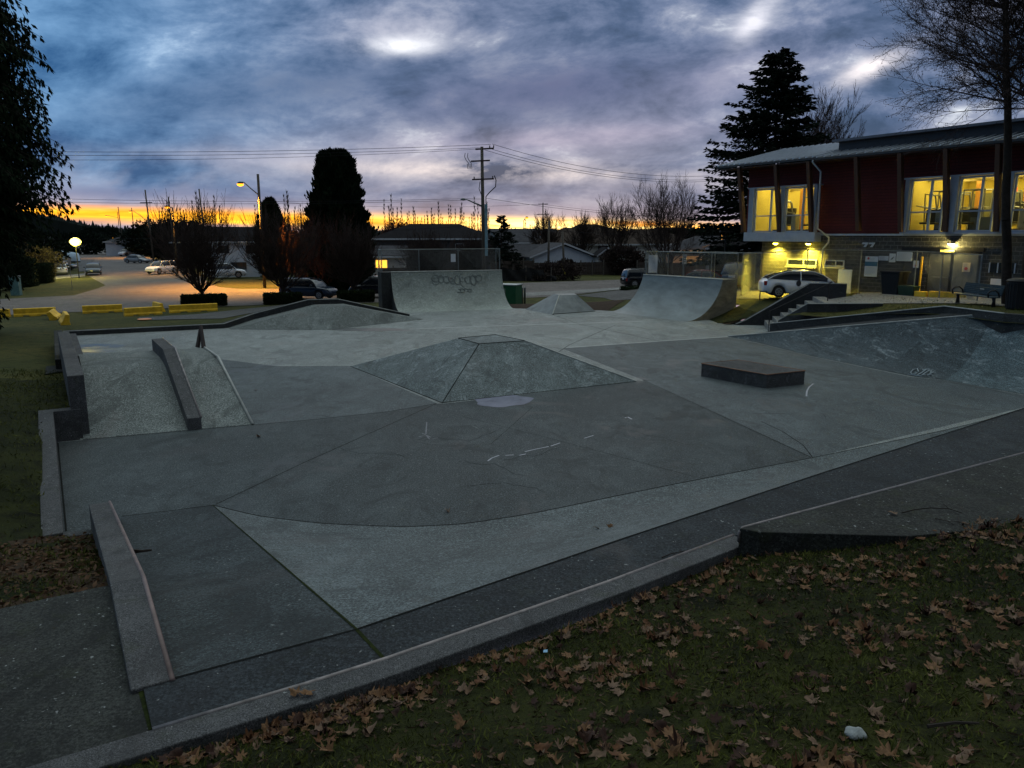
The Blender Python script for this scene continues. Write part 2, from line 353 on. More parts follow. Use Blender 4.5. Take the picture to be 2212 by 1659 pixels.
def wall(pts, wd, zb, side=0):                            # mitred wall following a top line of 3-D points; side -1/0/1 = line is left edge/centre/right edge
    pts = [Vector(p) for p in pts]; L = []; Rr = []
    for i, p in enumerate(pts):
        d0 = (pts[i] - pts[i - 1]).xy.normalized() if i > 0 else None; d1 = (pts[i + 1] - pts[i]).xy.normalized() if i < len(pts) - 1 else None
        d0 = d0 or d1; d1 = d1 or d0; n0 = Vector((-d0.y, d0.x)); n1 = Vector((-d1.y, d1.x)); n = (n0 + n1).normalized(); k = wd / max(.35, n.dot(n0))
        L.append(p + Vector((*(n * k * (.5 + side * .5)), 0))); Rr.append(p - Vector((*(n * k * (.5 - side * .5)), 0)))
    m = MB(); n = len(pts)
    z = zb if isinstance(zb, (list, tuple)) else [zb] * n
    vs = L + Rr + [Vector((q.x, q.y, z[i])) for i, q in enumerate(L)] + [Vector((q.x, q.y, z[i])) for i, q in enumerate(Rr)]
    fs = []
    for i in range(n - 1):
        fs += [(i, i + n, i + n + 1, i + 1), (i, i + 1, i + 1 + 2 * n, i + 2 * n), (i + n, i + 3 * n, i + 1 + 3 * n, i + 1 + n), (i + 2 * n, i + 1 + 2 * n, i + 1 + 3 * n, i + 3 * n)]
    fs += [(0, 2 * n, 3 * n, n), (n - 1, 2 * n - 1, 4 * n - 1, 3 * n - 1)]
    m.add(vs, fs); return m
def ribbon(pts, wd, dz=.004):
    pts = [Vector(p) for p in pts]; rows = []
    for i, p in enumerate(pts):
        d = (pts[min(i + 1, len(pts) - 1)] - pts[max(0, i - 1)]).xy.normalized(); n = Vector((-d.y, d.x, 0)) * (wd[i] if isinstance(wd, list) else wd) / 2
        rows.append([p + n + Vector((0, 0, dz)), p - n + Vector((0, 0, dz))])
    m = MB(); m.grid(rows); return m
def lerp(a, b, t): return a + (b - a) * t
D1 = Vector((-.515, .857, 0)); D2 = Vector((.857, .515, 0))   # the two directions everything in the park is laid out in
# ------------------------------------------------------------------ terrain
CPTS = [(0, 0, 3.05), (-3, -3, 3.3), (6, -4, 3.3), (-8, -6, 3.0), (14, -2, 3.2), (4, 3.2, 2.25), (-9, 2, 1.9), (10, 4, 2.3), (20, 6, 2.4), (14, 12, 1.75), (24, 16, 2.1)]
def cp_(xd, yd, z): p = P(xd, yd, z); CPTS.append((p.x, p.y, z))
for a in ((1661, 1166, 1.08), (1317, 1300, 1.08), (1014, 1411, 1.08), (776, 1478, 1.08), (439, 1592, 1.08), (232, 1653, 1.08),
          (1964, 1147, 1.38), (2212, 1117, 1.42), (0, 1311, 1.12), (254, 1259, 1.10), (90, 1175, .06), (222, 1150, .06), (160, 1210, .5), (0, 1200, .55),
          (60, 1000, .45), (85, 888, .60), (150, 880, .58), (-150, 1000, .8), (0, 800, .45), (120, 800, .40), (130, 716, .05), (0, 740, .05), (-250, 760, .3),
          (60, 700, -.25), (300, 690, -.2), (483, 694, -.05), (600, 672, -.15), (30, 683, -.5), (265, 672, -.5), (420, 668, -.5), (600, 655, -.5),
          (1120, 662, -.05), (1300, 668, -.02), (1220, 655, -.2), (1536, 691, .0), (1598, 654, .8), (1641, 647, 1.0), (1570, 670, .4), (1735, 640, 1.15), (1850, 637, 1.62),
          (1985, 646, 1.55), (2060, 655, 1.85), (2160, 667, 1.92), (1744, 656.5, 1.55), (1908, 655.8, 1.62), (1663, 700, .48), (1800, 686, 1.0), (1930, 674, 1.6), (2035, 663, 1.92)):
    cp_(*a)
CPTS += [(-40, 20, .6), (-45, 45, -.4), (-30, 58, -.5), (-12, 58, -.5), (0, 58, -.5), (8, 60, -.4), (0, 75, -.5), (20, 78, -.3), (18, 60, .65), (13, 62, .4), (14, 52, .9), (26, 50, 1.5), (34, 62, 1.0),
         (45, 40, 1.8), (45, 80, -.2), (-30, 80, -.5), (20, 95, -.5), (50, 105, -.5), (22, 36, 1.75), (26, 28, 2.0), (-60, 70, -.5), (-60, 10, .8), (60, 20, 2.0)]
CA = np.array(CPTS, dtype=float)
def _phi(r2): return np.where(r2 > 0, .5 * r2 * np.log(r2 + 1e-12), 0.)
def _solve():
    n = len(CA); xy = CA[:, :2]; r2 = ((xy[:, None] - xy[None]) ** 2).sum(-1)
    K = _phi(r2) + np.eye(n) * 2.0; Q = np.hstack([np.ones((n, 1)), xy]); A = np.zeros((n + 3, n + 3)); A[:n, :n] = K; A[:n, n:] = Q; A[n:, :n] = Q.T
    return np.linalg.solve(A, np.concatenate([CA[:, 2], np.zeros(3)]))
CW = _solve()
def sstep(t): t = np.clip(t, 0, 1); return t * t * (3 - 2 * t)
BX0, BX1, BY0, BY1 = -78., 78., -14., 118.
def TA(xy):
    xy = np.asarray(xy, dtype=float); out = np.empty(len(xy))
    for i in range(0, len(xy), 4000):
        q = xy[i:i + 4000]; r2 = ((q[:, None] - CA[None, :, :2]) ** 2).sum(-1); out[i:i + 4000] = _phi(r2) @ CW[:-3] + CW[-3] + q @ CW[-2:]
    out = np.clip(out, -.6, 3.4)
    wgt = sstep((118 - xy[:, 1]) / 26) * sstep((78 - np.abs(xy[:, 0])) / 22) * sstep((xy[:, 1] + 14) / 6)
    return out * wgt + -.5 * (1 - wgt)
def T(x, y): return float(TA([(x, y)])[0])
def onT(p, dz=0.): return Vector((p[0], p[1], T(p[0], p[1]) + dz))
def resample(poly, step):
    out = []
    for i, a in enumerate(poly):
        a = Vector(a[:2]); b = Vector(poly[(i + 1) % len(poly)][:2]); n = max(1, int((b - a).length / step))
        out += [a.lerp(b, k / n) for k in range(n)]
    return out
def inside(poly, pts):
    x, y = pts[:, 0], pts[:, 1]; r = np.zeros(len(pts), bool); n = len(poly)
    for i in range(n):
        x0, y0 = poly[i][0], poly[i][1]; x1, y1 = poly[(i + 1) % n][0], poly[(i + 1) % n][1]
        c = ((y0 > y) != (y1 > y)); r ^= c & (x < (x1 - x0) * (y - y0) / ((y1 - y0) if y1 != y0 else 1e-9) + x0)
    return r
def drape(name, poly, mt, dz=.02, step=1.0, holes=(), pts=None, hf=None, parent=None, jit=.3):
    edge = resample(poly, step); loops = [edge] + [resample(h, min(step, .8)) for h in holes]
    if pts is None:
        a = np.array([[p[0], p[1]] for p in poly]); gx = np.arange(a[:, 0].min(), a[:, 0].max(), step); gy = np.arange(a[:, 1].min(), a[:, 1].max(), step)
        g = np.array([(x, y) for y in gy for x in gx]) if len(gx) and len(gy) else np.zeros((0, 2))
        if len(g): g = g + (rng.rand(*g.shape) - .5) * step * jit
    else: g = pts
    if len(g): g = g[inside([tuple(q) for q in edge], g)]
    for h in holes:
        if len(g): g = g[~inside([tuple(q)[:2] for q in h], g)]
    vs = []; es = []
    for L in loops:
        b = len(vs); vs += [Vector(q[:2]) for q in L]; es += [(b + i, b + (i + 1) % len(L)) for i in range(len(L))]
    vs += [Vector(q) for q in g]
    ov, oe, of, *_ = delaunay_2d_cdt(vs, es, [], 0, 1e-5)
    xy = np.array([[v.x, v.y] for v in ov]); f = np.array([t for t in of if len(t) == 3]); cen = xy[f].mean(1)
    keep = inside([tuple(q) for q in edge], cen)
    for h in loops[1:]: keep &= ~inside([tuple(q) for q in h], cen)
    z = (hf or TA)(xy) + dz
    return raw_mesh(name, np.column_stack([xy, z]), f[keep], mt, parent, smooth=True)
Pt = lambda *a: P(*a)
# quarter pipe plans (computed from their base lines)
QLa, QLb = P(864, 676), P(1111, 667.4); QLd = (QLb - QLa).normalized(); QLn = Vector((-QLd.y, QLd.x, 0))
QRa, QRb = P(1315, 673.6), P(1481.6, 695); QRd = (QRb - QRa).normalized(); QRn = Vector((-QRd.y, QRd.x, 0))
PARK = [P(-420, 1405, 1.18), P(254, 1259, 1.18), P(204, 1089, .4), P(222, 1148, .1), P(92, 1169, .12), P(91, 890, .7), P(168, 880, .7), P(164, 812, 1.49), P(139.5, 717, 1.49), P(136, 714, .2),
        P(483, 698, .2), P(548, 677, .55), P(665, 646, 1.2), P(730, 645, 1.2), P(860, 673, .3), QLa + QLn * .1, QLa + QLn * 3.6, QLb + QLn * 3.6, QLb, P(1134, 668.6), P(1134, 668.6) + D1 * .1 + D2 * 2.6 + D1 * 1.5, P(1284, 672.3), QRa,
        QRa + QRn * 4.3, QRb + QRn * 4.3, QRb + QRn * .05, P(1589, 700.5), Vector((15.4, 40.1, 0)), Vector((17.3, 39.45, 0)), Vector((17.2, 39.0, 0)), Vector((15.5, 39.4, 0)), Vector((14.85, 36.0, 0)), P(1746, 657.5, 1.57), P(1667, 699.5, .55), P(2038, 662, 2.1), P(2168, 677.5, 2.1), Vector((23, 17, 0)), Vector((26, 8, 0)),
        Vector((17, 9.0, 0)), P(2212, 1120, 1.42), P(1964, 1150, 1.4), P(1640, 1158, 1.2), P(1317, 1297, 1.2), P(1014, 1407, 1.2), P(776, 1474, 1.2), P(439, 1588, 1.2), P(232, 1649, 1.2), P(-200, 1790, 1.2), Vector((-9, 1.4, 0)), Vector((-12, 4, 0))]
PARK2 = [(p.x, p.y) for p in PARK]
# one ground sheet: fine near the viewer, coarse far off
def ring(d0, d1, step, x0, x1):
    gx = np.arange(x0, x1, step); gy = np.arange(d0, d1, step); g = np.array([(x, y) for y in gy for x in gx]); return g + (rng.rand(*g.shape) - .5) * step * .4
gp = np.vstack([ring(-3, 9, .3, -7, 13), ring(9, 30, .6, -24, 26), ring(30, 64, 1.0, -45, 45), ring(64, 117, 2.5, -76, 76), ring(-13, -3, 2., -76, 76), ring(-3, 64, 2.5, -76, -45), ring(-3, 64, 2.5, 45, 76), ring(-3, 30, 1.5, -45, -24), ring(-3, 30, 1.5, 26, 45), ring(-3, 9, 1., -24, -7), ring(-3, 9, 1., 13, 26)])
def hf_ground(xy):
    z = TA(xy); near = (xy[:, 1] < 12) & (np.abs(xy[:, 0]) < 16)
    return z + near * (.03 * np.sin(xy[:, 0] * 3.1 + 1.3 * np.sin(xy[:, 1] * 2.3)) * np.sin(xy[:, 1] * 2.7))
g_ = drape('ground', [(BX0, BY0), (BX1, BY0), (BX1, BY1), (BX0, BY1)], [M_grass, M_grassn], 0, 3., [PARK2], gp, hf_ground); tag(g_, kind='structure')
cc = np.empty(len(g_.data.vertices) * 3); g_.data.vertices.foreach_get('co', cc); cc = cc.reshape(-1, 3)
li = np.empty(len(g_.data.loops), int); g_.data.loops.foreach_get('vertex_index', li); fc = cc[li.reshape(-1, 3)].mean(1)
g_.data.polygons.foreach_set('material_index', (((fc[:, 1] < 22) | ((fc[:, 0] > 4) & (fc[:, 1] < 45) & (fc[:, 0] < 13)))).astype(np.int32))
m = MB(); S = 4000.
m.add([(-S, -S, -.5), (S, -S, -.5), (S, BY0, -.5), (-S, BY0, -.5), (-S, BY1, -.5), (S, BY1, -.5), (S, S, -.5), (-S, S, -.5), (BX0, BY0, -.5), (BX0, BY1, -.5), (BX1, BY0, -.5), (BX1, BY1, -.5)],
      [(0, 1, 2, 10, 8, 3), (4, 9, 11, 5, 6, 7), (3, 8, 9, 4), (10, 2, 5, 11)])
tag(m.build('outer_ground', M_grass, origin=(0, 0, -.5)), kind='structure')
# cross street + side street going away to the left + parking apron of the centre
def lin(a, d, t): return (a[0] + d[0] * t, a[1] + d[1] * t)
far = [(-78, 44.5), (-41.5, 62), (-37.5, 66), (-38.6, 70), (-39.9, 74.4), (-41.5, 79)]
XS = [(-77.9, 26)] + far[0:] + [(-57.8, 105), (-65.1, 117.9), (-46.5, 117.9), (-40, 106), (-36, 95), (-31.5, 82), (-27, 74.5), (-15.4, 76.5), (1.4, 83.3), (30, 97.5), (77, 117.5), (77, 101), (24, 77.5), (4, 66), (-8, 60.8), (-24.5, 54.6), (-31, 51.0), (-52, 38)]
XS = [(-52, 38), (-77, 27), (-77, 44.5)] + far[1:] + [(-57.8, 105), (-65.1, 117.9), (-49.5, 117.9), (-43.5, 106.5), (-37, 93), (-32.5, 83), (-29, 76.5), (-26, 74), (-15.4, 76.5), (1.4, 83.3), (30, 97.5), (76, 115), (76, 100), (24, 77.5), (4, 66), (-8, 60.8), (-24.5, 54.6), (-31, 51.0)]
tag(drape('cross_street', XS, M_asph, .03, 2.0), kind='structure')
m = MB(); m.add([(-65.1, 117.9, -.472), (-49.5, 117.9, -.472), (-49.5 - .56 * 700 - 3, 818, -.472), (-65.1 - .56 * 700, 818, -.472)], [(0, 1, 2, 3)]); tag(m.build('side_street', M_asph), kind='structure')
lot = [(7.5, 62.5), (5.5, 66), (24, 77.0), (50, 89), (50, 60), (26.5, 55), (15.4, 52.5), (17.2, 49.6), (18.9, 43.0), (18.2, 41.4), (16.2, 42.6), (14.2, 44.6), (13.4, 46.6), (10.2, 50.5), (8.5, 54)]
tag(drape('parking_lot', lot, M_asph2, .03, 1.0), kind='structure')
plz = [Vector((15.5, 39.4, 0)), Vector((14.85, 36.0, 0)), P(1750, 656, 1.57), P(1908, 655.2, 1.62), P(2040, 658, 1.8), P(2230, 668, 1.95), Vector((30, 20, 0)), Vector((36, 24, 0)), Vector((29, 29, 0)), Vector((22.8, 38.0, 0)), Vector((19.2, 43.9, 0)), P(1860, 630, 1.6), Vector((17.3, 39.3, 0))]
tag(drape('plaza_path', plz, M_path, .035, .6), kind='structure')
# gravel/dirt patches and pavements on the far side
tag(drape('dirt_patch', [P(960, 663, -.3), P(1150, 655, -.3), P(1330, 655, -.4), P(1350, 663, -.3), P(1310, 672, 0), P(1120, 672, 0)], M_soil, .03, .8), kind='structure')
def sheetT(name, pix, z, mt, dz=.05): tag(drape(name, [P(a, b, z) for a, b in pix], mt, dz, 1.), kind='structure')
sheetT('pavement', [(108, 603), (184, 596), (184, 590.5), (110, 596)], -.5, M_path)
sheetT('driveway', [(170, 587), (184, 586), (205, 560), (160, 562)], -.5, M_asph2)
tag(drape('pavement', [P(1000, 640, -.5), P(1500, 629, -.45), P(1500, 624, -.5), P(1000, 634, -.5)], M_path, .045, 1.2), kind='structure')
tag(drape('leaf_litter_bed', [P(258, 1290, 1.1), P(-300, 1400, 1.1), P(-420, 1240, .6), P(-60, 1190, .3), P(88, 1172, .06), P(216, 1150, .06), P(246, 1235, 1.0)], M_soil, .012, .4), kind='structure')
tag(drape('dark_path', [P(300, 693, -.15), P(480, 690, -.1), P(640, 660, -.3), P(620, 656, -.4), P(430, 683, -.35), P(300, 688, -.3)], M_asph2, .03, .8), kind='structure')
tag(drape('slope_soil', [P(1500, 694), QRb + QRn * 4.5, Vector((14.0, 45.0, 0)), Vector((17.0, 43.0, 0)), Vector((17.2, 39.7, 0)), Vector((15.4, 40.15, 0)), Vector((12.3, 40.55, 0)), Vector((11.4, 40.3, 0))], M_soil, -.05, .5), kind='structure')
# ------------------------------------------------------------------ skatepark floor
fl_poly = [P(-60, 1200), P(128, 1180), P(125, 955), P(173, 950), P(150, 770), P(137, 722), P(483, 706), P(540, 700), P(700, 690), P(880, 684), P(864, 674), P(1111, 666), P(1300, 670.5), P(1600, 692), Vector((13.6, 39.6, 0)), Vector((12.2, 35.7, 0)),
           Vector((22, 22, 0)), Vector((20, 17, 0)), Vector((6, 9, 0)), Vector((-1.8, 5.5, 0)), Vector((-4, 8, 0)), Vector((-7.3, 10.6, 0))]
m = MB(); m.poly_prism([Vector((p.x, p.y, 0)) for p in fl_poly], -.9)
floor = tag(m.build('skatepark_floor', M_floor, origin=(0, 20, 0)), kind='structure')
joints = [([P(466, 1090), P(660, 998), P(943, 872)], .022), ([P(545, 918), P(660, 908), P(840, 889), P(943, 872)], .03), ([P(1370, 823), P(1390, 822), P(1516, 879), P(1752, 988)], .028), ([P(757, 791), P(600, 792), P(470, 795)], .03),
          ([P(1645, 911), P(1690, 932), P(1735, 962), P(1755, 988)], .022), ([P(1388, 822), P(1450, 820.5), P(1514, 821.5)], .028), ([P(707, 712.6), P(900, 720), P(1000, 722)], .03), ([P(1193, 679.5), P(1250, 700), P(1425, 737)], .03),
          ([P(1330, 702), P(1230, 745), P(1200, 765)], .03), ([P(1000, 900), P(1180, 945), P(1500, 1030)], .012), ([P(1150, 880), P(1060, 960)], .010), ([P(910, 694), P(1130, 690), P(1400, 684)], .03)]
for pts, wd in joints:
    ribbon(pts, wd).build('expansion_joint', M_joint, floor)
for pts, wd in (([P(1214, 752), P(1425, 737), P(1573, 727.5)], .14), ([P(884, 711), P(1130, 702), P(1390, 694)], .22)):
    ribbon(pts, wd, .0035).build('pale_seam', mat('pale_mortar', (.30, .32, .31), .7, var=.2), floor)
# separate pours of the floor, each its own tone; near ones darkened to paint foreground shade
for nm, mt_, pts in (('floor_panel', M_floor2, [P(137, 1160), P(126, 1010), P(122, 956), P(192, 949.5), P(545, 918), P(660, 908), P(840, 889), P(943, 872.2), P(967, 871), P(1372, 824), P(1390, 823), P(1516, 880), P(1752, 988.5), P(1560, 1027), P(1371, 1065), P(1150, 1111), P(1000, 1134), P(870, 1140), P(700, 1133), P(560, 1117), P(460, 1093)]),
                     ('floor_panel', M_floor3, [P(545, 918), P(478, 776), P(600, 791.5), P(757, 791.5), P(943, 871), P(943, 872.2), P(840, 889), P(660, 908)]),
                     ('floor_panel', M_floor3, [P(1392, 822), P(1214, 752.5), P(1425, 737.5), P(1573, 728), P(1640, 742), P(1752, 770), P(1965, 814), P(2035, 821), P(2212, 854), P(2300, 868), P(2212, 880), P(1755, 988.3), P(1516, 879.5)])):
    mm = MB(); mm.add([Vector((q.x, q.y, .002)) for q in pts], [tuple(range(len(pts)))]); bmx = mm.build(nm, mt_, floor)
rdc = random.Random(12)
for i_ in range(7):          # hairline cracks wandering over the floor
    x_, y_ = rdc.uniform(350, 1700), rdc.uniform(880, 1060); a_ = rdc.uniform(-.5, .5); pp = []
    for k_ in range(12): pp.append(P(x_, max(700, y_))); x_ += rdc.uniform(8, 26) * math.cos(a_); y_ += rdc.uniform(-5, 7) + 6 * math.sin(a_); a_ += rdc.uniform(-.25, .25)
    ribbon(pp, .007 + .005 * rdc.random(), .0045).build('crack', M_joint, floor)
M_scuff = mat('rubber_scuff', (.035, .040, .042), .8, var=.5, scale=6, spec=.2); M_scuff2 = mat('pale_scuff', (.16, .175, .175), .8, var=.5, scale=6, spec=.2)
for i_ in range(34):         # wheel and board scuffs
    c_ = Vector((rdc.uniform(-7, 8), rdc.uniform(12.5, 33), 0)); r_ = rdc.uniform(.5, 3.0); a0 = rdc.random() * 6.28; da = rdc.uniform(.25, .9)
    if c_.y < 13.5 + abs(c_.x) * .6 or (abs(c_.x + .8) < 4.5 + r_ and abs(c_.y - 26) < 4.5 + r_): continue
    ribbon([c_ + Vector((r_ * math.cos(a0 + da * q), r_ * math.sin(a0 + da * q), 0)) for q in np.linspace(0, 1, 9)], [.004, .012, .02, .028, .03, .024, .018, .010, .003], .004).build('scuff_mark', M_scuff if i_ % 3 else M_scuff2, floor)
# puddle: its pale base colour paints in the sky's reflection
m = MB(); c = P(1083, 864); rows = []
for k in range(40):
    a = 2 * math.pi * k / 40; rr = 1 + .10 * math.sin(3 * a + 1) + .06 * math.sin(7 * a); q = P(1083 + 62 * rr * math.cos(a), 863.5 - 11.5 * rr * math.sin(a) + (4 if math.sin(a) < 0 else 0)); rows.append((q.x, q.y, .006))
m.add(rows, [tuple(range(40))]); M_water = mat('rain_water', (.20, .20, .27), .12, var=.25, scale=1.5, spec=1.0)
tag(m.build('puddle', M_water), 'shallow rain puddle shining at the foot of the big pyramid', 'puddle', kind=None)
def blotpud(cx, cy, rx, ry, sd):
    m = MB(); rd = random.Random(sd); a1, a2 = rd.random() * 6, rd.random() * 6
    m.add([Vector((*P(cx + rx * (1 + .2 * math.sin(2 * a + a1) + .12 * math.sin(5 * a + a2)) * math.cos(a), cy - ry * math.sin(a)).xy, .005)) for a in [2 * math.pi * k / 28 for k in range(28)]], [tuple(range(28))])
    return m
tag(blotpud(215, 748, 48, 5, 1).build('puddle', mat('wet_film', (.060, .066, .066), .38, var=.5, scale=2, spec=.3)), 'thin wet film on the floor beside the low ledge at far left', 'puddle')
tag(blotpud(205, 758.5, 38, 3.6, 3).build('puddle', MATS['wet_film']), 'dark wet patch just behind the top of the left ramp', 'puddle')
tag(blotpud(800, 712, 90, 3.2, 5).build('puddle', MATS['wet_film']), 'long narrow wet streak in front of the far low bank', 'puddle')
# chalk and paint marks on the floor
def mark(label, segs, wd, mt=M_chalk):
    t = thing('chalk_mark', label, 'marking', P(*segs[0][0]))
    for s_ in segs: ribbon([P(*q) for q in s_], wd, .005).build('stroke', mt, t)
    return t
mark('broken white chalk line scrawled across the middle of the floor', [[(1054, 996), (1062, 990), (1078, 984)], [(1092, 984), (1110, 983)], [(1122, 984), (1136, 981)], [(1134, 976), (1160, 970), (1185, 965)], [(1190, 964), (1210, 957)]], .035)
mark('short white chalk dash right of the broken chalk line', [[(1262, 947), (1282, 941)]], .03)
mark('white hook shaped chalk mark beside the low box', [[(1757, 829), (1748, 836), (1743, 845), (1742, 856)]], .045)
mark('small pale scrawl on the floor in front of the pyramid', [[(905, 944), (920, 940), (928, 949), (946, 946)], [(920, 938), (922, 912)], [(912, 936), (930, 945)]], .03, mat('faded_chalk', (.17, .17, .19), .8, var=.4))
mark('tiny white paint dab on the floor left of the low box', [[(1350, 903), (1356, 901), (1365, 906)]], .05)
# ------------------------------------------------------------------ near deck, banks
cr0 = Vector((-2.84, 5.52, 0)); cr1 = Vector((10.45, 15.3, 0)); crd = (cr1 - cr0).normalized(); ZD = 1.2
CRP = [cr0, Vector((-1.4, 6.4, 0)), Vector((1.46, 8.6, 0)), Vector((4.57, 10.95, 0)), cr1]
CRP[1] = Vector((*P(770, 1360, ZD).xy, 0)); CRC = [0]
for i_ in range(4): CRC.append(CRC[-1] + (CRP[i_ + 1] - CRP[i_]).length)
def crest(t):
    i = 0
    while i < 3 and t > CRC[i + 1]: i += 1
    return CRP[i] + (CRP[i + 1] - CRP[i]).normalized() * (t - CRC[i]) + Vector((0, 0, ZD))
LT = CRC[-1]
kin = [P(236, 1621, ZD), P(330, 1579, ZD), P(658, 1481, ZD), P(836, 1425, ZD), P(1317, 1258, ZD), P(1584, 1158, ZD)]
kdir = (kin[-1] - kin[2]).normalized()
kin = [kin[2] - kdir * 9, kin[2] - kdir * 1.2] + kin[2:]; kin[1] = P(330, 1579, ZD); kin[0] = kin[1] + (kin[1] - kin[2]).normalized() * 8
kext = kin[-1] + (P(2212, 978, 1.45) - P(1600, 1138, 1.45)).normalized() * 22
deck_poly = [crest(0), crest(CRC[1]), crest(CRC[2]), crest(CRC[3]), crest(LT + 9), kext, ] + list(reversed(kin[1:])) + [P(308, 1479, ZD)]
deck_poly = [Vector((q.x, q.y, ZD)) for q in deck_poly]
m = MB(); m.poly_prism(deck_poly, -.9)
deck = m.build('concrete_deck', M_deck); tag(deck, 'dark flat concrete deck along the near rim above the curved bank', 'deck')
# joints of the deck
ribbon([P(770, 1360, ZD), P(800, 1392, ZD), P(830, 1424, ZD)], .035).build('mossy_joint', M_moss, deck)
tj = [crest(t) for t in (.02, CRC[1], CRC[2], CRC[3], LT, LT + 8)]
ribbon(tj, .022, .006).build('expansion_joint', M_joint, deck)
# curved bank
MB0 = P(770, 1360, ZD); t0 = CRC[1]
base_px = [(460, 1092), (560, 1116), (700, 1132), (870, 1139), (1000, 1133), (1150, 1110), (1371, 1063.6), (1560, 1026), (1755, 989.5)]
bl = [P(*q) for q in base_px] + [Vector((12.0, 19.0, 0)), Vector((19.5, 24.8, 0))]
ct = [t0, t0 + .35, t0 + .9, t0 + 1.7, t0 + 2.6, t0 + 3.8, 6.2, 8.0, 10.4, LT + .6, LT + 9]
rows = []; pw = [1.15, 1.2, 1.3, 1.4, 1.5, 1.6, 1.75, 1.85, 1.9, 1.9, 1.9]
fine_rows = []
for i in range(len(bl) - 1):
    for k in range(4):
        u = k / 4; fine_rows.append((lerp(bl[i], bl[i + 1], u), lerp(ct[i], ct[i + 1], u), lerp(pw[i], pw[i + 1], u)))
fine_rows.append((bl[-1], ct[-1], pw[-1]))
# smooth the base line a little
bb = [r_[0] for r_ in fine_rows]; b2 = [bb[0]] + [(bb[i - 1] + bb[i] * 2 + bb[i + 1]) / 4 for i in range(1, len(bb) - 1)] + [bb[-1]]
for i, (b_, t_, p_) in enumerate(fine_rows):
    b_ = b2[i]; c_ = crest(t_); rows.append([Vector((*lerp(c_, b_, s).xy, ZD * (1 - s) ** p_ + .004)) for s in np.linspace(0, 1, 15)])
m = MB(); m.grid(rows)
bank = m.build('curved_bank', M_bank, smooth=True); tag(bank, 'long pale curved concrete bank sweeping below the near deck to the right', 'skate bank')
ribbon([Vector((*b_.xy, .0)) for b_ in b2], .03, .007).build('expansion_joint', M_joint, bank)
# flat panel between hubba ledge and curved bank
pn = [crest(0), MB0, P(460, 1092, .004), P(262, 1116, .004)]
rows = []
for u in np.linspace(0, 1, 8):
    a = lerp(pn[0], pn[1], u); b_ = lerp(pn[3], pn[2], u); rows.append([Vector((*lerp(a, b_, s).xy, lerp(ZD, .004, s))) for s in np.linspace(0, 1, 10)])
m = MB(); m.grid(rows); panel = m.build('flat_bank', M_panel); tag(panel, 'flat sloping concrete panel between the hubba ledge and mossy joint', 'skate bank')
ribbon([lerp(MB0, P(460, 1092, .004), s) for s in np.linspace(0, 1, 16)], [.012 + .018 * (1 - s) * (.7 + .3 * math.sin(s * 40)) for s in np.linspace(0, 1, 16)], .008).build('mossy_joint', M_moss, panel)
ribbon([P(262, 1116), P(360, 1105), P(460, 1092)], .02, .008).build('expansion_joint', M_joint, panel)
# rim kerb with steel coping
kl = [kin[0], kin[1]] + kin[2:]
kl3 = [Vector((*q.xy, ZD + .015)) for q in kl]
kb = wall(kl3, .26, -.2, -1).build('rim_kerb', M_ledge, bevel=.012); tag(kb, 'long worn concrete kerb with steel edge between near deck and leafy grass', 'kerb')
mm = MB(); mm.path([q + Vector((0, 0, -.010)) for q in kl3[1:]], .024, 8); mm.build('coping', M_cope, kb, smooth=True)
# raised deck, right
rd0 = P(1597, 1141, 1.45); rde = P(2212, 978, 1.45); rdd = (rde - rd0).normalized()
rp = [rd0, rd0 + rdd * 22, Vector((23, 8.5, 1.45)), Vector((16, 7.0, 1.45)), P(2212, 1135, 1.45), P(1964, 1158, 1.45), P(1640, 1149, 1.45)]
m = MB(); m.poly_prism(rp, .5); rdk = m.build('raised_deck', M_slab, bevel=.01); tag(rdk, 'raised concrete platform with steel edge rising from the near deck at right', 'deck')
mm = MB(); mm.path([rd0 + Vector((.0, -.01, -.16)), rd0 + Vector((.0, 0, -.05)), rd0 + rdd * .05 + Vector((0, 0, -.006)), rd0 + rdd * .25 + Vector((0, 0, -.004)), rd0 + rdd * 22 + Vector((0, 0, -.004))], .018, 8); mm.build('coping', M_cope, rdk, smooth=True)
# hubba ledge, near left
hA, hB, hC = P(372, 1467, 1.215), P(309.5, 1245, 1.30), P(236.6, 1083, .42)
hb = wall([hA - (hB - hA).normalized() * .0, hB, hC], .30, -.9, 1).build('hubba_ledge', M_ledge, bevel=.012); tag(hb, 'low concrete ledge with rusty steel edge running down the near left bank', 'ledge')
mm = MB(); mm.path([q + Vector((0, 0, -.010)) for q in (hA, hB, hC)], .024, 8); mm.build('coping', mat('rusty_coping', (.165, .118, .110), .55, .3, var=.35, scale=5), hb, smooth=True)
# slab path, lower left
sl = [P(255, 1259, 1.18), P(329, 1576, 1.18), P(236, 1612, 1.18), P(60, 1672, 1.18), P(-300, 1790, 1.18), P(-420, 1405, 1.18)]
m = MB(); m.poly_prism(sl, .3); sb = m.build('path_slab', M_slab, bevel=.008); tag(sb, 'worn concrete path slab meeting the park in the lower left corner', 'path slab')
ribbon([P(253, 1259, 1.18), P(290, 1420, 1.18), P(310, 1500, 1.18), P(329, 1576, 1.18)], [.03, .04, .06, .05], .005).build('mossy_joint', M_moss, sb)
# K wall with return
kw = wall([P(222, 1145, .12), P(135, 1155, .12)], .20, -.9, 0).build('low_kerb', M_ledge, bevel=.01); tag(kw, 'short low kerb closing the near left corner of the floor', 'kerb')
kw = wall([P(137, 1150, .13), P(115, 889, .70), P(174, 883, .70)], .30, -.9, 1)
kw = kw.build('side_wall', M_ledge, bevel=.012); tag(kw, 'low concrete side wall along the left grass with a stepped return', 'wall')
ribbon([P(143, 1148), P(125, 957)], .03).build('expansion_joint', M_joint, floor)
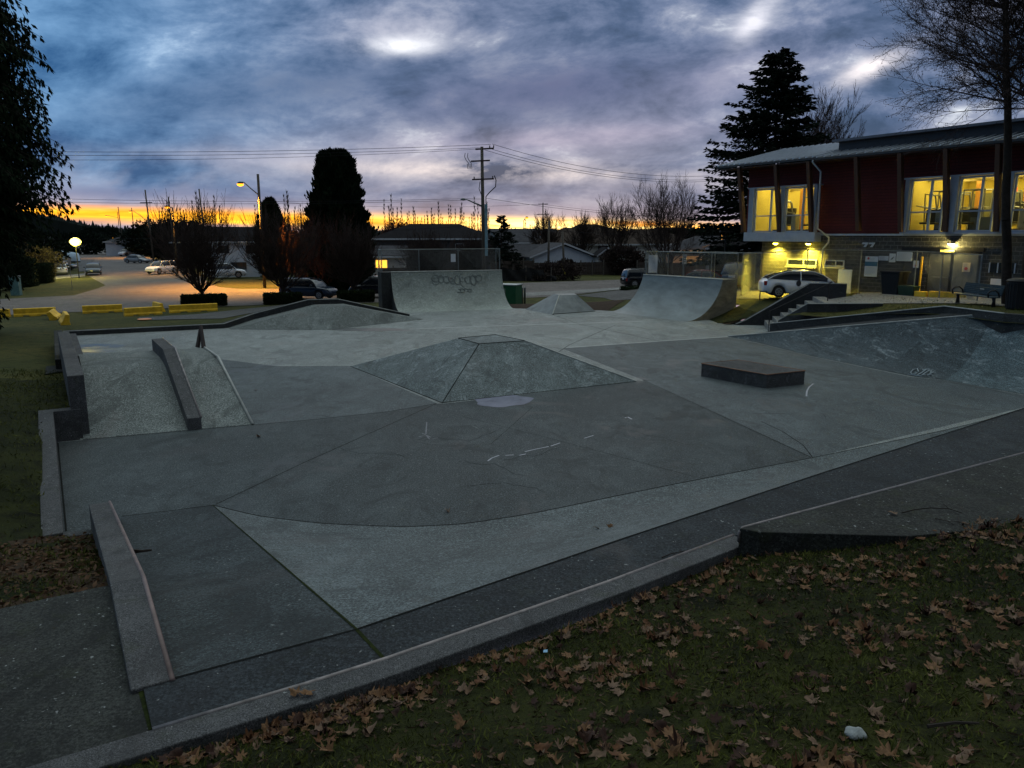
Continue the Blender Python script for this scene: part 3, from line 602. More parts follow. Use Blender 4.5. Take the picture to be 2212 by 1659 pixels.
# ------------------------------------------------------------------ left funbox ramp
ZP = 1.2
f0, f1 = P(180, 950), P(546, 917.5); g1, g0 = P(471, 772, ZP), P(176, 792, ZP); k1, k0 = P(441, 751, ZP), P(170, 766, ZP)
rows = []
for u in np.linspace(0, 1, 9):
    a = lerp(f0, f1, u); b_ = lerp(g0, g1, u); c_ = lerp(k0, k1, u); col = [lerp(a, b_, s) for s in np.linspace(0, .8, 5)]
    A = lerp(a, b_, .8); 
    for s in np.linspace(0, 1, 7)[1:]:
        C2 = lerp(b_, c_, .45); col.append(A * (1 - s) ** 2 + b_ * 2 * s * (1 - s) + C2 * s * s)
    col.append(c_); col.append(Vector((c_.x, c_.y, -.5))); rows.append([Vector((q.x, q.y, q.z + .004)) for q in col])
m = MB(); m.grid(rows)
m.add([Vector(q) for q in rows[-1]], [tuple(range(len(rows[-1])))]); m.add([Vector(q) for q in rows[0]], [tuple(range(len(rows[0])))])
rp_ = m.build('funbox_ramp', M_ramp, smooth=False); tag(rp_, 'sloping concrete ramp with flat top between ledges at left', 'skate ramp')
mm = MB(); mm.path([k1 + Vector((0, 0, .02)), g1 + Vector((0, 0, .02)), f1 + Vector((0, 0, .02))], .035, 8); mm.build('coping', mat('pale_edge', (.32, .33, .31), .6, .1, var=.3), rp_, smooth=True)
ribbon([f0, lerp(f0, f1, .5), f1], .03, .008).build('expansion_joint', M_joint, rp_)
w1 = wall([P(181, 809.5, 1.49), P(149.5, 716, 1.49)], .34, -.9, 1).build('tall_ledge', M_ledge, bevel=.014); tag(w1, 'tall flat topped concrete ledge on the left side of the ramp', 'ledge')
w2 = wall([P(434.5, 901, .30), P(378, 752, 1.55), P(352, 730.5, 1.55)], .32, -.9, 1).build('hubba_ledge', M_ledge, bevel=.012); tag(w2, 'kinked concrete hubba ledge running down the middle of the ramp', 'ledge')
mm = MB(); mm.path([q + Vector((0, 0, .0)) for q in (P(434.5, 901, .30), P(378, 752, 1.55), P(352, 730.5, 1.55))], .028, 6); mm.build('coping', M_cope, w2, smooth=True)
w3 = wall([P(181, 768, .55), P(164, 720, .55)], .45, -.9, 1).build('low_ledge', M_ledge, bevel=.012); tag(w3, 'low pale ledge on the floor behind the ramp beside the tall ledge', 'ledge')
w4 = wall([P(142, 775, .75), P(134, 713, .75)], .30, -.9, 1).build('outer_wall', M_slab, bevel=.012); tag(w4, 'narrow outer concrete wall beside the grass behind the tall ledge', 'wall')
p_ = P(118, 803, .45); m = MB(); m.poly_prism([onT(P(96, 812, .45), .04), onT(P(143, 800, .45), .04), onT(P(141, 783, .45), .04), onT(P(100, 788, .45), .04)], -.3); tag(m.build('small_pad', M_slab), 'small square concrete pad in the left grass', 'path slab')
# A-frame steel stop at the far corner of the ramp top
m = MB(); ap = PD(434, 703, P(437, 750, 1.2).y + .15)
for q in (P(427, 750.5, 1.2), P(440, 751.5, 1.2)): m.tube(q, ap, .075, .05, 6)
tag(m.build('steel_post', mat('brown_steel', (.045, .032, .028), .7, .2, var=.3)), 'short brown A shaped post at the back corner of the ramp', 'post')
# ------------------------------------------------------------------ centre pyramid, small pyramid
def frustum(name, base, top, label, mt, mts=None):
    m = MB(); base = [Vector(q) for q in base]; top = [Vector(q) for q in top]; n = 4
    for i in range(4):
        rows = [[lerp(lerp(base[i], base[(i + 1) % 4], u), lerp(top[i], top[(i + 1) % 4], u), s) for u in np.linspace(0, 1, 5)] for s in np.linspace(0, 1, 5)]; m.grid(rows)
    m.add(top, [(0, 1, 2, 3)])
    return tag(m.build(name, mt), label, 'skate pyramid')
F_, Rr_, L_ = P(955, 870.5), P(1375, 824), P(757, 791.3); Bk = Rr_ + L_ - F_
tp = [P(1035, 742.7, 1.2), P(1134, 736, 1.2), P(1069.7, 723, 1.2), P(990, 730.5, 1.2)]
py = frustum('pyramid', [F_, Rr_, Bk, L_], tp, 'large flat topped concrete pyramid in the middle of the floor', M_pyr)
for a, b_ in ((F_, tp[0]), (tp[0], tp[1]), (tp[0], tp[3]), (F_, L_), (F_, Rr_), (tp[1], tp[2]), (tp[2], tp[3])):
    mm = MB(); mm.tube(a + Vector((0, 0, .002)), b_ + Vector((0, 0, .002)), .014, .014, 5); mm.build('edge_joint', M_joint, py)
mm = MB(); mm.tube(Rr_, tp[1], .03, .03, 5); mm.build('edge_trim', MATS['pale_edge'], py)
sF, sL, sR = P(1193.3, 679.5), P(1134, 668.6), P(1286, 672.5); sB = sL + sR - sF
st2 = [P(1208, 637.5, .98), P(1246, 636.8, .98), P(1240, 633.3, .98), P(1197, 634.3, .98)]
py2 = frustum('pyramid', [sF, sR, sB, sL], st2, 'small concrete pyramid between the two quarter pipes', mat('pyr2', (.13, .15, .155), .6, var=.35, scale=2, speck=.3))
mm = MB(); mm.tube(sF, st2[0], .03, .05, 5); mm.build('edge_trim', MATS['pale_edge'], py2)
mm = MB(); mm.tube(sF + Vector((0, 0, .01)), sR + Vector((0, 0, .01)), .03, .02, 5); mm.build('edge_joint', M_joint, py2)
# manual pad
c4 = [P(1514, 812.7), P(1654.8, 839.3), P(1737, 829.9)]; c4.append(c4[0] + c4[2] - c4[1])
m = MB(); m.poly_prism([Vector((q.x, q.y, .44)) for q in c4], -.3); pad = m.build('manual_box', M_ledge, bevel=.01); tag(pad, 'low rectangular concrete box with rusty steel edges on open floor', 'skate box')
for i in range(4):
    mm = MB(); mm.tube(Vector((*c4[i].xy, .435)), Vector((*c4[(i + 1) % 4].xy, .435)), .022, .022, 6); mm.build('edge_rail', mat('rusty_edge', (.16, .085, .055), .6, .4, var=.4), pad)
# ------------------------------------------------------------------ far left low bank (hip) with ledge
B1, B2, B3 = P(497, 711.5), P(706, 712.8), P(913.6, 690); q1, q2 = P(686, 660.4, 1.0), P(747, 659.4, 1.0)
lp = [P(483, 701, .0), P(665, 652, 1.0), P(733, 650, 1.0), P(884, 681, .0)]
m = MB(); m.add([B1, B2, B3, q1, q2, lp[0], lp[1], lp[2], lp[3]], [(0, 1, 3), (1, 4, 3), (1, 2, 4), (3, 4, 7, 6), (0, 3, 6, 5), (4, 2, 8, 7)])
hp = m.build('hip_bank', M_ramp); tag(hp, 'low flat topped concrete hip bank against the far left ledge', 'skate bank')
ribbon([B1, B2, B3], .035, .006).build('expansion_joint', M_joint, hp)
tl = [P(136, 716, .22), P(483, 699.5, .22), P(548.6, 677.6, .60), P(665, 647.5, 1.25), P(730, 646, 1.25), P(885, 679, .22)]
fl_ = wall(tl, .40, -.9, -1 + 2).build('perimeter_ledge', M_wall, bevel=.014); tag(fl_, 'long dark perimeter ledge climbing over the far low bank', 'ledge')
mm = MB(); mm.path([q + Vector((0, 0, .003)) for q in tl], .025, 5); mm.build('coping', MATS['pale_edge'], fl_)
# ------------------------------------------------------------------ quarter pipes
def quarter(a, b, dr, n, hgt, run, deckw, label, mt, sidem):
    t = thing('quarter_pipe', label, 'quarter pipe', (a + b) / 2)
    Rr = (run * run + hgt * hgt) / (2 * hgt); th = math.asin(min(1, run / Rr)); prof = [(Rr * math.sin(th * s), Rr - Rr * math.cos(th * s)) for s in np.linspace(0, 1, 18)]
    A = a; B = b; rows = [[p + n * r_ + Vector((0, 0, z + .004)) for r_, z in prof] for p in [lerp(A, B, s) for s in np.linspace(0, 1, 10)]]
    m = MB(); m.grid(rows); m.build('riding_surface', mt, t, smooth=True)
    m = MB(); dk = [A + n * run, B + n * run, B + n * (run + deckw), A + n * (run + deckw)]; m.poly_prism([Vector((q.x, q.y, hgt)) for q in dk], -.9); m.build('deck', sidem, t)
    for i, p in enumerate((A, B)):
        o = dr * (.012 if i else -.012); pp = [p + n * r_ + o + Vector((0, 0, z)) for r_, z in prof] + [p + n * run + o + Vector((0, 0, -.5)), p + o + Vector((0, 0, -.5))]
        o2 = o * -14; m = MB(); k = len(pp); m.add(pp + [q + o2 for q in pp], [tuple(range(k)), tuple(range(2 * k - 1, k - 1, -1))] + [(j, (j + 1) % k, (j + 1) % k + k, j + k) for j in range(k)]); m.build('side_wall', sidem, t)
    m = MB(); m.tube(A + n * run + Vector((0, 0, hgt + .01)), B + n * run + Vector((0, 0, hgt + .01)), .035, .035, 8); m.build('coping', MATS['pale_edge'], t)
    return t, dk
hL = 2.33; ql, dkL = quarter(QLa, QLb, QLd, QLn, hL, 2.4, 1.25, 'tall concrete quarter pipe with fenced deck facing the viewer, left', M_qp, M_wall)
# wide left flank of the deck block
m = MB(); m.poly_prism([Vector((*q.xy, hL - .004)) for q in (QLa + QLn * 2.4 - QLd * .62, QLa + QLn * 2.4 - QLd * .014, QLa + QLn * 3.65 - QLd * .014, QLa + QLn * 3.65 - QLd * .62)], -.9); m.build('deck_flank', M_wall, ql)
m = MB(); m.poly_prism([QLa - QLd * .6 + QLn * .5, QLa - QLd * .03, QLa + QLn * 2.39 - QLd * .03 + Vector((0, 0, 0)), QLa + QLn * 2.39 - QLd * .6], -.8)
hR = 2.18; qr, dkR = quarter(QRa, QRb, QRd, QRn, hR, 2.75, 1.2, 'concrete quarter pipe seen side on, right of the small pyramid', mat('qpr', (.15, .18, .185), .55, var=.3, scale=1.2, speck=.3, streak=(1, .5, 2)), mat('stained_side_concrete', (.17, .165, .135), .85, var=.4, scale=1.6, speck=.4, streak=(1, 1, 2.5)))  # streaked side concrete, its beige painting in the warmer light there
# graffiti on the quarter pipe (worn dark scribble of loops)
def on_quarter(a, b, n, run, hgt, u, v):
    Rr = (run * run + hgt * hgt) / (2 * hgt); th = math.asin(min(1, run / Rr)) * v; p = lerp(a, b, u)
    return p + n * (Rr * math.sin(th) - .012 * math.sin(th)) + Vector((0, 0, Rr - Rr * math.cos(th) + .006 + .014))
def strokes(name, label, fn, S_, wd, mt, cat='graffiti'):
    m = MB()
    for s in S_: m.path([fn(*q) for q in s], wd, 4)
    return tag(m.build(name, mt), label, cat)
def loops(u0, u1, v0, v1, n, sd):
    rd = random.Random(sd); out = []
    for i in range(n):
        cu = lerp(u0, u1, (i + .5) / n); cv = lerp(v0, v1, .5 + rd.uniform(-.2, .2)); ru = (u1 - u0) / n * rd.uniform(.45, .7); rv = (v1 - v0) * rd.uniform(.28, .5); a0 = rd.random() * 6
        out.append([(cu + ru * math.cos(a0 + k * .5), cv + rv * math.sin(a0 + k * .5) * (1 + .2 * math.sin(k))) for k in range(int(rd.uniform(8, 15)))])
    return out
M_ghost = mat('faded_grey_paint', (.165, .185, .176), .7, var=.4, scale=8)
strokes('graffiti', 'row of faded looping grey graffiti letters high on the left quarter pipe', lambda u, v: on_quarter(QLa, QLb, QLn, 2.4, hL, u, v), loops(.36, .80, .76, .93, 9, 2) + loops(.36, .80, .74, .9, 9, 5), .022, M_ghost)
strokes('graffiti', 'small faded grey scribble below the looping graffiti letters', lambda u, v: on_quarter(QLa, QLb, QLn, 2.4, hL, u, v), loops(.56, .70, .60, .70, 4, 8), .03, M_ghost)
# ------------------------------------------------------------------ right bowl bank
tip = P(1573, 727, 0); kk = P(2120.7, 679.6, 1.95)
crestR = [lerp(tip, kk, f) for f in (0, .12, .28, .5, .75, .93, 1)] + [P(2145, 681, 1.96), P(2212, 685, 2.0), P(2420, 697, 2.0)]
baseR = [P(1573.5, 727.5), P(1640, 741), P(1752, 769), P(1850, 789), P(1945, 808), P(1985, 815), P(2010, 817.5), P(2035, 820), P(2212, 852.6), P(2450, 905)]
rows = []
def bowlpt(fr, s):
    i = min(int(fr), len(crestR) - 2); u = fr - i; c_ = lerp(crestR[i], crestR[i + 1], u); b_ = lerp(baseR[i], baseR[i + 1], u); k = (1 - s)
    return Vector((*lerp(c_, b_, s).xy, c_.z * (k ** 2.1) + .005))
for fr in np.linspace(0, len(crestR) - 1, 55): rows.append([bowlpt(fr, s) for s in np.linspace(0, 1, 16)])
m = MB(); m.grid(rows[:43], 0); m.grid(rows[42:], 1); bw = m.build('curved_bank', [M_bowl, concrete('bowl_corner_concrete', (.085, .115, .125), 1.0, .1, .6, chalk=1.0, flow=(1.6, .5, 2.2))], smooth=True); tag(bw, 'tall dark curved bank with chalky scuffs rising along the right side', 'skate bank')  # corner gets the paler concrete: shading between the faces is painted in
mm = MB(); mm.path([q + Vector((0, 0, .01)) for q in crestR], .028, 6); mm.build('coping', MATS['pale_edge'], bw)
ribbon([q for q in baseR], .03, .006).build('expansion_joint', M_joint, bw)
def bst(p): fr, s = p; q = bowlpt(fr, s); return q + Vector((-.03, -.03, .025))
G = [[(4.72, .80), (4.60, .72), (4.50, .76), (4.46, .86), (4.55, .93), (4.68, .90), (4.70, .84), (4.62, .84)], [(4.80, .74), (4.98, .70)], [(4.90, .71), (4.86, .82), (4.82, .92)], [(5.05, .72), (4.98, .90), (5.20, .88)], [(5.2, .74), (5.30, .80), (5.42, .76), (5.36, .88), (5.55, .84)], [(4.40, .97), (4.7, .95), (5.1, .94)]]
strokes('graffiti', 'scrawled white chalk letters low on the dark curved bank', lambda *a: bst(a), G, .018, mat('chalk_tag', (.34, .39, .41), .8, var=.3))
# strip of deck + retaining wall W
wA, wB, wC = P(1663, 699, .58), P(2040, 661.4, 2.1), P(2169, 677, 2.1)
dkp = crestR[1:7] + [P(2145, 681, 1.96)]
m = MB(); bk = [P(1800, 690, 1.1), ]
stp = [q for q in crestR[:9]] + [Vector((*wC.xy, 2.0)), Vector((*wB.xy, 1.98)), Vector((*lerp(wA, wB, .5).xy, 1.16)), Vector((*wA.xy, .30)), Vector((*(wA + Vector((-.9, 1.0, 0))).xy, .06))]
rows = []
for s in np.linspace(0, 1, 14):
    a = lerp(tip, kk, s); b_ = lerp(Vector((*wA.xy, .22)), Vector((*wB.xy, 1.93)), s); 
    if s == 0: a = tip.copy()
    rows.append([a - Vector((0, 0, .01)), lerp(a, b_, .5) - Vector((0, 0, .01)), b_ + Vector((0.25, .15, 0))])
rows.append([crestR[8] - Vector((0, 0, .01)), lerp(crestR[8], wC, .5), Vector((*wC.xy, 1.97))]); rows.append([crestR[9] - Vector((0, 0, .01)), Vector((20, 22, 1.98)), Vector((21.0, 22.8, 1.98))])
m.grid(rows); sd_ = m.build('bank_deck', M_wall); tag(sd_, 'narrow concrete deck behind the crest of the right curved bank', 'deck')
ww = wall([wA, wB, wC, Vector((22.3, 17.4, 2.1))], .28, -.6, 1).build('retaining_wall', M_wall, bevel=.014); tag(ww, 'long dark retaining wall climbing behind the right curved bank', 'wall')
mm = MB(); mm.path([q + Vector((0, 0, .003)) for q in (wA, wB, wC)], .022, 5); mm.build('edge_trim', MATS['pale_edge'], ww)
# ------------------------------------------------------------------ stairs with cheeks
sA = Vector((12.25, 36.15, 0)); su = Vector((.973, -.23, 0)); sw = Vector((.23, .973, 0)); stp = thing('steps', 'flight of concrete steps rising to the centre between low walls', 'steps', sA)
for k in range(7):
    z = .09 + .21 * (k + 1); a = sA + su * (.38 * k); b_ = sA + su * (2.62 + .25)
    m = MB(); q = [a, b_, b_ + sw * 3.9, a + sw * 3.9]; m.poly_prism([Vector((*p.xy, z - .001 * k)) for p in q], -.5); m.build('step', M_path, stp, bevel=.01)
m = MB(); q = [sA - su * 3, sA, sA + sw * 4.2, sA - su * 3.2 + sw * 4.6]; 
c0 = P(1589, 700, .05); c2 = PD(1750, 612, 40.0); c1 = lerp(c0, c2, .14); c1.z = .26; c3 = PD(1830, 612.8, 39.35)
c15 = [lerp(c1, c2, s) for s in (.33, .66)]
ck = wall([c0, lerp(c0, c1, .5) + Vector((0, 0, -.05)), c1, *c15, c2, c3], .34, -.9, 1).build('cheek_wall', M_wall, bevel=.014); tag(ck, 'tall dark cheek wall with curved foot on the far side of the steps', 'wall')
mm = MB(); mm.path([q + Vector((0, 0, .004)) for q in (c0, c1, *c15, c2, c3)], .028, 5); mm.build('edge_trim', MATS['pale_edge'], ck)
e0 = P(1680, 693, .62); e1 = P(1744, 656.5, 1.60); e2 = P(1908, 655.8, 1.66)
ck = wall([e0, e1, e2], .28, -.6, 1).build('cheek_wall', M_wall, bevel=.014); tag(ck, 'low dark cheek wall on the near side of the steps bordering the grass', 'wall')
mm = MB(); mm.path([q + Vector((0, 0, .004)) for q in (e0, e1, e2)], .022, 5); mm.build('edge_trim', MATS['pale_edge'], ck)
hr = thing('handrail', 'thin dark steel handrail following the concrete steps', 'handrail', sA)
ra = sA + sw * 1.3; m = MB(); top = [ra + Vector((0, 0, 1.0)), ra + su * 2.7 + Vector((0, 0, 2.42))]
m.path(top, .025, 6); m.build('rail', M_dsteel, hr)
for q in (ra, ra + su * 2.6): m = MB(); m.tube(q, q + Vector((0, 0, 1.0 if q is ra else 2.36)), .028, .028, 6); m.build('post', M_dsteel, hr)
# ------------------------------------------------------------------ vegetation builders
def prisms(segs, n=3):           # segs (p0,p1,r0,r1) -> verts, quads
    s = np.array([[*a, *b, c, d] for a, b, c, d in segs], dtype=float); p0, p1, r0, r1 = s[:, :3], s[:, 3:6], s[:, 6:7], s[:, 7:8]
    d = p1 - p0; d /= np.linalg.norm(d, axis=1, keepdims=True) + 1e-9
    ref = np.where(np.abs(d[:, 2:3]) > .9, np.array([[1., 0, 0]]), np.array([[0, 0, 1.]])); a = np.cross(d, ref); a /= np.linalg.norm(a, axis=1, keepdims=True) + 1e-9; b = np.cross(d, a)
    N = len(s); V = np.empty((N, 2 * n, 3))
    for k in range(n):
        t = 2 * math.pi * k / n; o = a * math.cos(t) + b * math.sin(t); V[:, k] = p0 + o * r0; V[:, n + k] = p1 + o * r1
    base = (np.arange(N) * 2 * n)[:, None]; F = np.concatenate([base + np.array([k, (k + 1) % n, (k + 1) % n + n, k + n]) for k in range(n)])
    return V.reshape(-1, 3), F
def grow(segs, p, d, L, r, lev, rd, up=.15, spread=.6, kids_=4, wob=.12, ratio=.62, minr=.006, first=.3, taper=.45):
    n = max(2, int(L / (.45 if lev < 2 else .3))); n = min(n, 7); st = L / n; q = p; dd = d.copy(); rr = r; pts = [(q, dd, r)]
    for i in range(n):
        dd = (dd + Vector((rd.gauss(0, wob), rd.gauss(0, wob), rd.gauss(0, wob * .6) + up * .25))).normalized(); q2 = q + dd * st; r2 = max(minr, r * (1 - (1 - taper) * (i + 1) / n))
        segs.append((tuple(q), tuple(q2), rr, r2, lev)); q = q2; rr = r2; pts.append((q, dd, r2))
    if lev <= 0: return
    nk = kids_ if isinstance(kids_, int) else kids_[min(len(kids_) - 1, lev)]
    for k in range(nk):
        t = first + (1 - first) * (k + rd.random() * .8) / nk; i = min(n - 1, int(t * n)); f = t * n - i
        a = pts[i]; b = pts[i + 1]; c = a[0].lerp(b[0], f); base = a[1]; ax = base.orthogonal().normalized(); ax.rotate(Matrix.Rotation(rd.random() * 6.283, 3, base)); sp = spread * rd.uniform(.7, 1.25)
        nd = (base * math.cos(sp) + ax * math.sin(sp)).normalized(); grow(segs, c, nd, L * ratio * rd.uniform(.7, 1.15) * (1.15 - .35 * t), max(minr, min(a[2] * .6, r * .6)), lev - 1, rd, up, spread, kids_, wob * 1.15, ratio, minr, first, taper)
    grow(segs, pts[-1][0], pts[-1][1], L * ratio, max(minr, pts[-1][2] * .9), lev - 1, rd, up, spread, kids_, wob, ratio, minr, first, taper)
def finish_tree(name, label, loc, trunk, segs, group=None, m1=None, m2=None, cat='tree'):
    t = thing(name, label, cat, loc, group=group)
    if trunk: v, f = prisms(trunk, 7); raw_mesh('trunk', v, f, m1 or M_bark, t, True)
    v, f = prisms(segs, 3); raw_mesh('crown', v, f, m2 or M_twig, t)
    return t
def vase_tree(label, loc, h, width, seed, group=None, m2=None, dens=1.0, trunk_h=1.0, name='bare_tree'):
    rd = random.Random(seed); trunk = [((0, 0, -.3), (0.02, 0, trunk_h * .6), .16, .14), ((0.02, 0, trunk_h * .6), (0, 0, trunk_h * 1.15), .14, .13)]; segs = []
    n = int(22 * dens)
    for k in range(n):
        a = 2 * math.pi * (k + rd.random() * .6) / n; tilt = rd.uniform(.25, 1.0) * math.atan2(width * .92, h * .42); d = Vector((math.cos(a) * math.sin(tilt), math.sin(a) * math.sin(tilt), math.cos(tilt)))
        grow(segs, Vector((0, 0, trunk_h * rd.uniform(.75, 1.1))), d, (h - trunk_h) * rd.uniform(.42, .52), .06, 3, rd, up=.46, spread=.44, kids_=[0, 4, 5, 5], wob=.08, ratio=.60, minr=.0095, first=.12)
    return finish_tree(name, label, loc, trunk, [s[:4] for s in segs], group, m2=m2)
def poplar(h, seed):
    rd = random.Random(seed); segs = []; n = 14; p = Vector((0, 0, -.3)); r = .10
    for i in range(n):
        q = Vector((rd.gauss(0, .05), rd.gauss(0, .05), h * (i + 1) / n)); segs.append((tuple(p), tuple(q), r, max(.015, r - .11 / n))); r = max(.015, r - .11 / n)
        if i > 2:
            for _ in range(6):
                a = rd.random() * 6.28; L = rd.uniform(.8, 1.9) * (1.2 - i / n); tl = rd.uniform(.18, .42); e_ = q + Vector((math.cos(a) * math.sin(tl), math.sin(a) * math.sin(tl), math.cos(tl))) * L; segs.append((tuple(q), tuple(e_), .028, .014))
                for __ in range(3): a2 = rd.random() * 6.28; m_ = q.lerp(e_, rd.uniform(.3, .9)); segs.append((tuple(m_), tuple(m_ + Vector((math.cos(a2) * .15, math.sin(a2) * .15, .5)) * rd.uniform(.6, 1.2)), .022, .014))
        p = q
    return segs
def diamonds(p, d, L, wd):
    n = len(p); d = d / (np.linalg.norm(d, axis=1, keepdims=True) + 1e-9); s = np.cross(d, rng.normal(size=(n, 3))); s /= np.linalg.norm(s, axis=1, keepdims=True) + 1e-9
    L = np.asarray(L).reshape(-1, 1); wd = np.asarray(wd).reshape(-1, 1)
    V = np.stack([p, p + d * L * .45 + s * wd, p + d * L, p + d * L * .55 - s * wd], 1); F = np.arange(n * 4).reshape(-1, 4); return V.reshape(-1, 3), F
def conifer(label, loc, h, rad, seed, kind='spruce', dens=1.0, prof=None, group=None, asym=(0, 0), name='conifer_tree', mt=None, spray=.42, zb=.06, shape=.85, top=None):
    r_ = np.random.RandomState(seed); t = thing(name, label, 'tree', loc, group=group); m = MB(); m.path([(0, 0, -.4), (.0, 0, h * .4), (0, 0, h * .97)], [h * .016, h * .011, .03], 8); m.build('trunk', M_bark, t, local=True)
    P_, D_, L_, W_ = [], [], [], []; segs = []
    nb = int(h * 9 * dens)
    for i in range(nb):
        u = (i + r_.rand()) / nb; z = h * (zb + (1 - zb) * u); a = r_.rand() * 6.283; R_ = (float(np.interp(z, [q[0] for q in prof], [q[1] for q in prof])) if prof else rad * ((1 - u) ** shape) + .25) * r_.uniform(.66, 1.08)
        if asym[0]: R_ *= 1 + asym[0] * math.cos(a - asym[1])
        droop = (-.10 - .25 * (1 - u)) if kind == 'spruce' else -.35; n = max(4, int(R_ / .28)); c = np.array([math.cos(a), math.sin(a)]); prev = None
        for k in range(n + 1):
            f = k / n; rr = R_ * f; zz = z + droop * rr + (.22 if kind == 'spruce' else -.12) * rr * f; q = np.array([c[0] * rr, c[1] * rr, zz])
            if prev is not None: segs.append((tuple(prev), tuple(q), .03 * (1 - f) + .012, .03 * (1 - f) + .008))
            prev = q
            if f < .12: continue
            ns = 7 if kind == 'spruce' else 8
            sidev = np.array([-c[1], c[0], 0]); wdt = .35 * R_ * math.sin(math.pi * min(1, f * .9 + .08)) * .6 + .1
            for _ in range(ns):
                off = sidev * r_.uniform(-1, 1) * wdt + np.array([0, 0, r_.uniform(-.14, .05)]) + c.tolist()[0] * 0
                P_.append(q + off); 
                if kind == 'spruce': dv = np.array([c[0], c[1], -.15]) + sidev * np.sign(r_.uniform(-1, 1)) * r_.uniform(.2, .9) + r_.normal(size=3) * .25
                else: dv = np.array([c[0] * .35, c[1] * .35, -1.]) + r_.normal(size=3) * .3
                D_.append(dv); L_.append(spray * r_.uniform(.6, 1.3)); W_.append(spray * r_.uniform(.12, .24))
    if kind == 'cedar':
        n_ = 42000; z_ = h * r_.rand(n_) ** 1.1; a_ = r_.rand(n_) * 6.283; R0 = np.interp(z_, [q[0] for q in prof], [q[1] for q in prof]) * (.80 + .12 * np.sin(a_ * 4 + z_ * 2.2)) * np.sqrt(r_.rand(n_))
        P_ += list(np.column_stack([R0 * np.cos(a_), R0 * np.sin(a_), z_ - .3 * R0 + .6])); D_ += list(np.column_stack([np.cos(a_) * .3, np.sin(a_) * .3, -np.ones(n_)]) + r_.normal(size=(n_, 3)) * .35); L_ += list(.34 * r_.uniform(.6, 1.3, n_)); W_ += list(.34 * r_.uniform(.12, .24, n_))
    v, f = diamonds(np.array(P_), np.array(D_), L_, W_); raw_mesh('crown', v, f, mt or M_conif, t)
    v, f = prisms(segs, 3); raw_mesh('limbs', v, f, M_bark, t)
    return t
def column_tree(label, loc, prof, seed, mt, n=26000, name='conifer_tree', spray=.5, cat='tree', lump=.12):
    # prof: list of (z, radius); dense upright foliage made of small sprays over a dark core
    r_ = np.random.RandomState(seed); t = thing(name, label, cat, loc); zs = np.array([p[0] for p in prof]); rs = np.array([p[1] for p in prof])
    m = MB(); m.path([(0, 0, -.3), (0, 0, zs[-1] * .8)], [.25, .06], 7); m.build('trunk', M_bark, t, local=True)
    z = zs[0] + (zs[-1] - zs[0]) * r_.rand(n); a = r_.rand(n) * 6.283; R0 = np.interp(z, zs, rs)
    lumps = 1 + lump * np.sin(a * 5 + z * 1.3) + lump * .7 * np.sin(a * 9 - z * 2.7 + 2) + lump * .5 * np.sin(z * 5 + a * 3); rr = R0 * lumps * (1 - .5 * r_.rand(n) ** 2) * np.where(r_.rand(n) < .12, r_.uniform(1.0, 1.16, n), 1.)
    p = np.column_stack([rr * np.cos(a), rr * np.sin(a), z]); d = np.column_stack([np.cos(a) * .35, np.sin(a) * .35, np.full(n, 1.)]) + r_.normal(size=(n, 3)) * .28
    v, f = diamonds(p, d, spray * r_.uniform(.5, 1.3, n), spray * r_.uniform(.14, .26, n))
    # darker inner mass so no daylight shows straight through
    k1, k2 = 20, 16; zz = np.linspace(zs[0], zs[-1] - .3, k2); core = []
    for q in zz:
        for j in range(k1): a_ = 6.283 * j / k1; rq = np.interp(q, zs, rs) * .72 * (1 + .15 * math.sin(a_ * 5 + q * 1.3)); core.append((rq * math.cos(a_), rq * math.sin(a_), q))
    cf = [[i * k1 + j, i * k1 + (j + 1) % k1, (i + 1) * k1 + (j + 1) % k1, (i + 1) * k1 + j] for i in range(k2 - 1) for j in range(k1)]
    b = len(v); v = np.vstack([v, np.array(core)]); f = np.vstack([f, np.array(cf) + b])
    raw_mesh('crown', v, f, mt, t); return t
def bushmass(name, label, loc, size, seed, mt, n=5000, cat='shrub', spray=.22, group=None):
    r_ = np.random.RandomState(seed); u = r_.normal(size=(n, 3)); u /= np.linalg.norm(u, axis=1, keepdims=True); a = np.arctan2(u[:, 1], u[:, 0])
    k = (1 + .16 * np.sin(a * 4 + u[:, 2] * 5) + .12 * np.sin(a * 7 - u[:, 2] * 9)) * (1 - .4 * r_.rand(n) ** 2); p = u * k[:, None] * np.array(size) / 2; p[:, 2] += size[2] / 2; p[:, 2] = np.maximum(p[:, 2], .02)
    d = u + np.array([0, 0, .4]) + r_.normal(size=(n, 3)) * .5; v, f = diamonds(p, d, spray * r_.uniform(.5, 1.4, n), spray * r_.uniform(.15, .35, n))
    o = raw_mesh(name, v, f, mt); o.location = loc; return tag(o, label, cat, group)
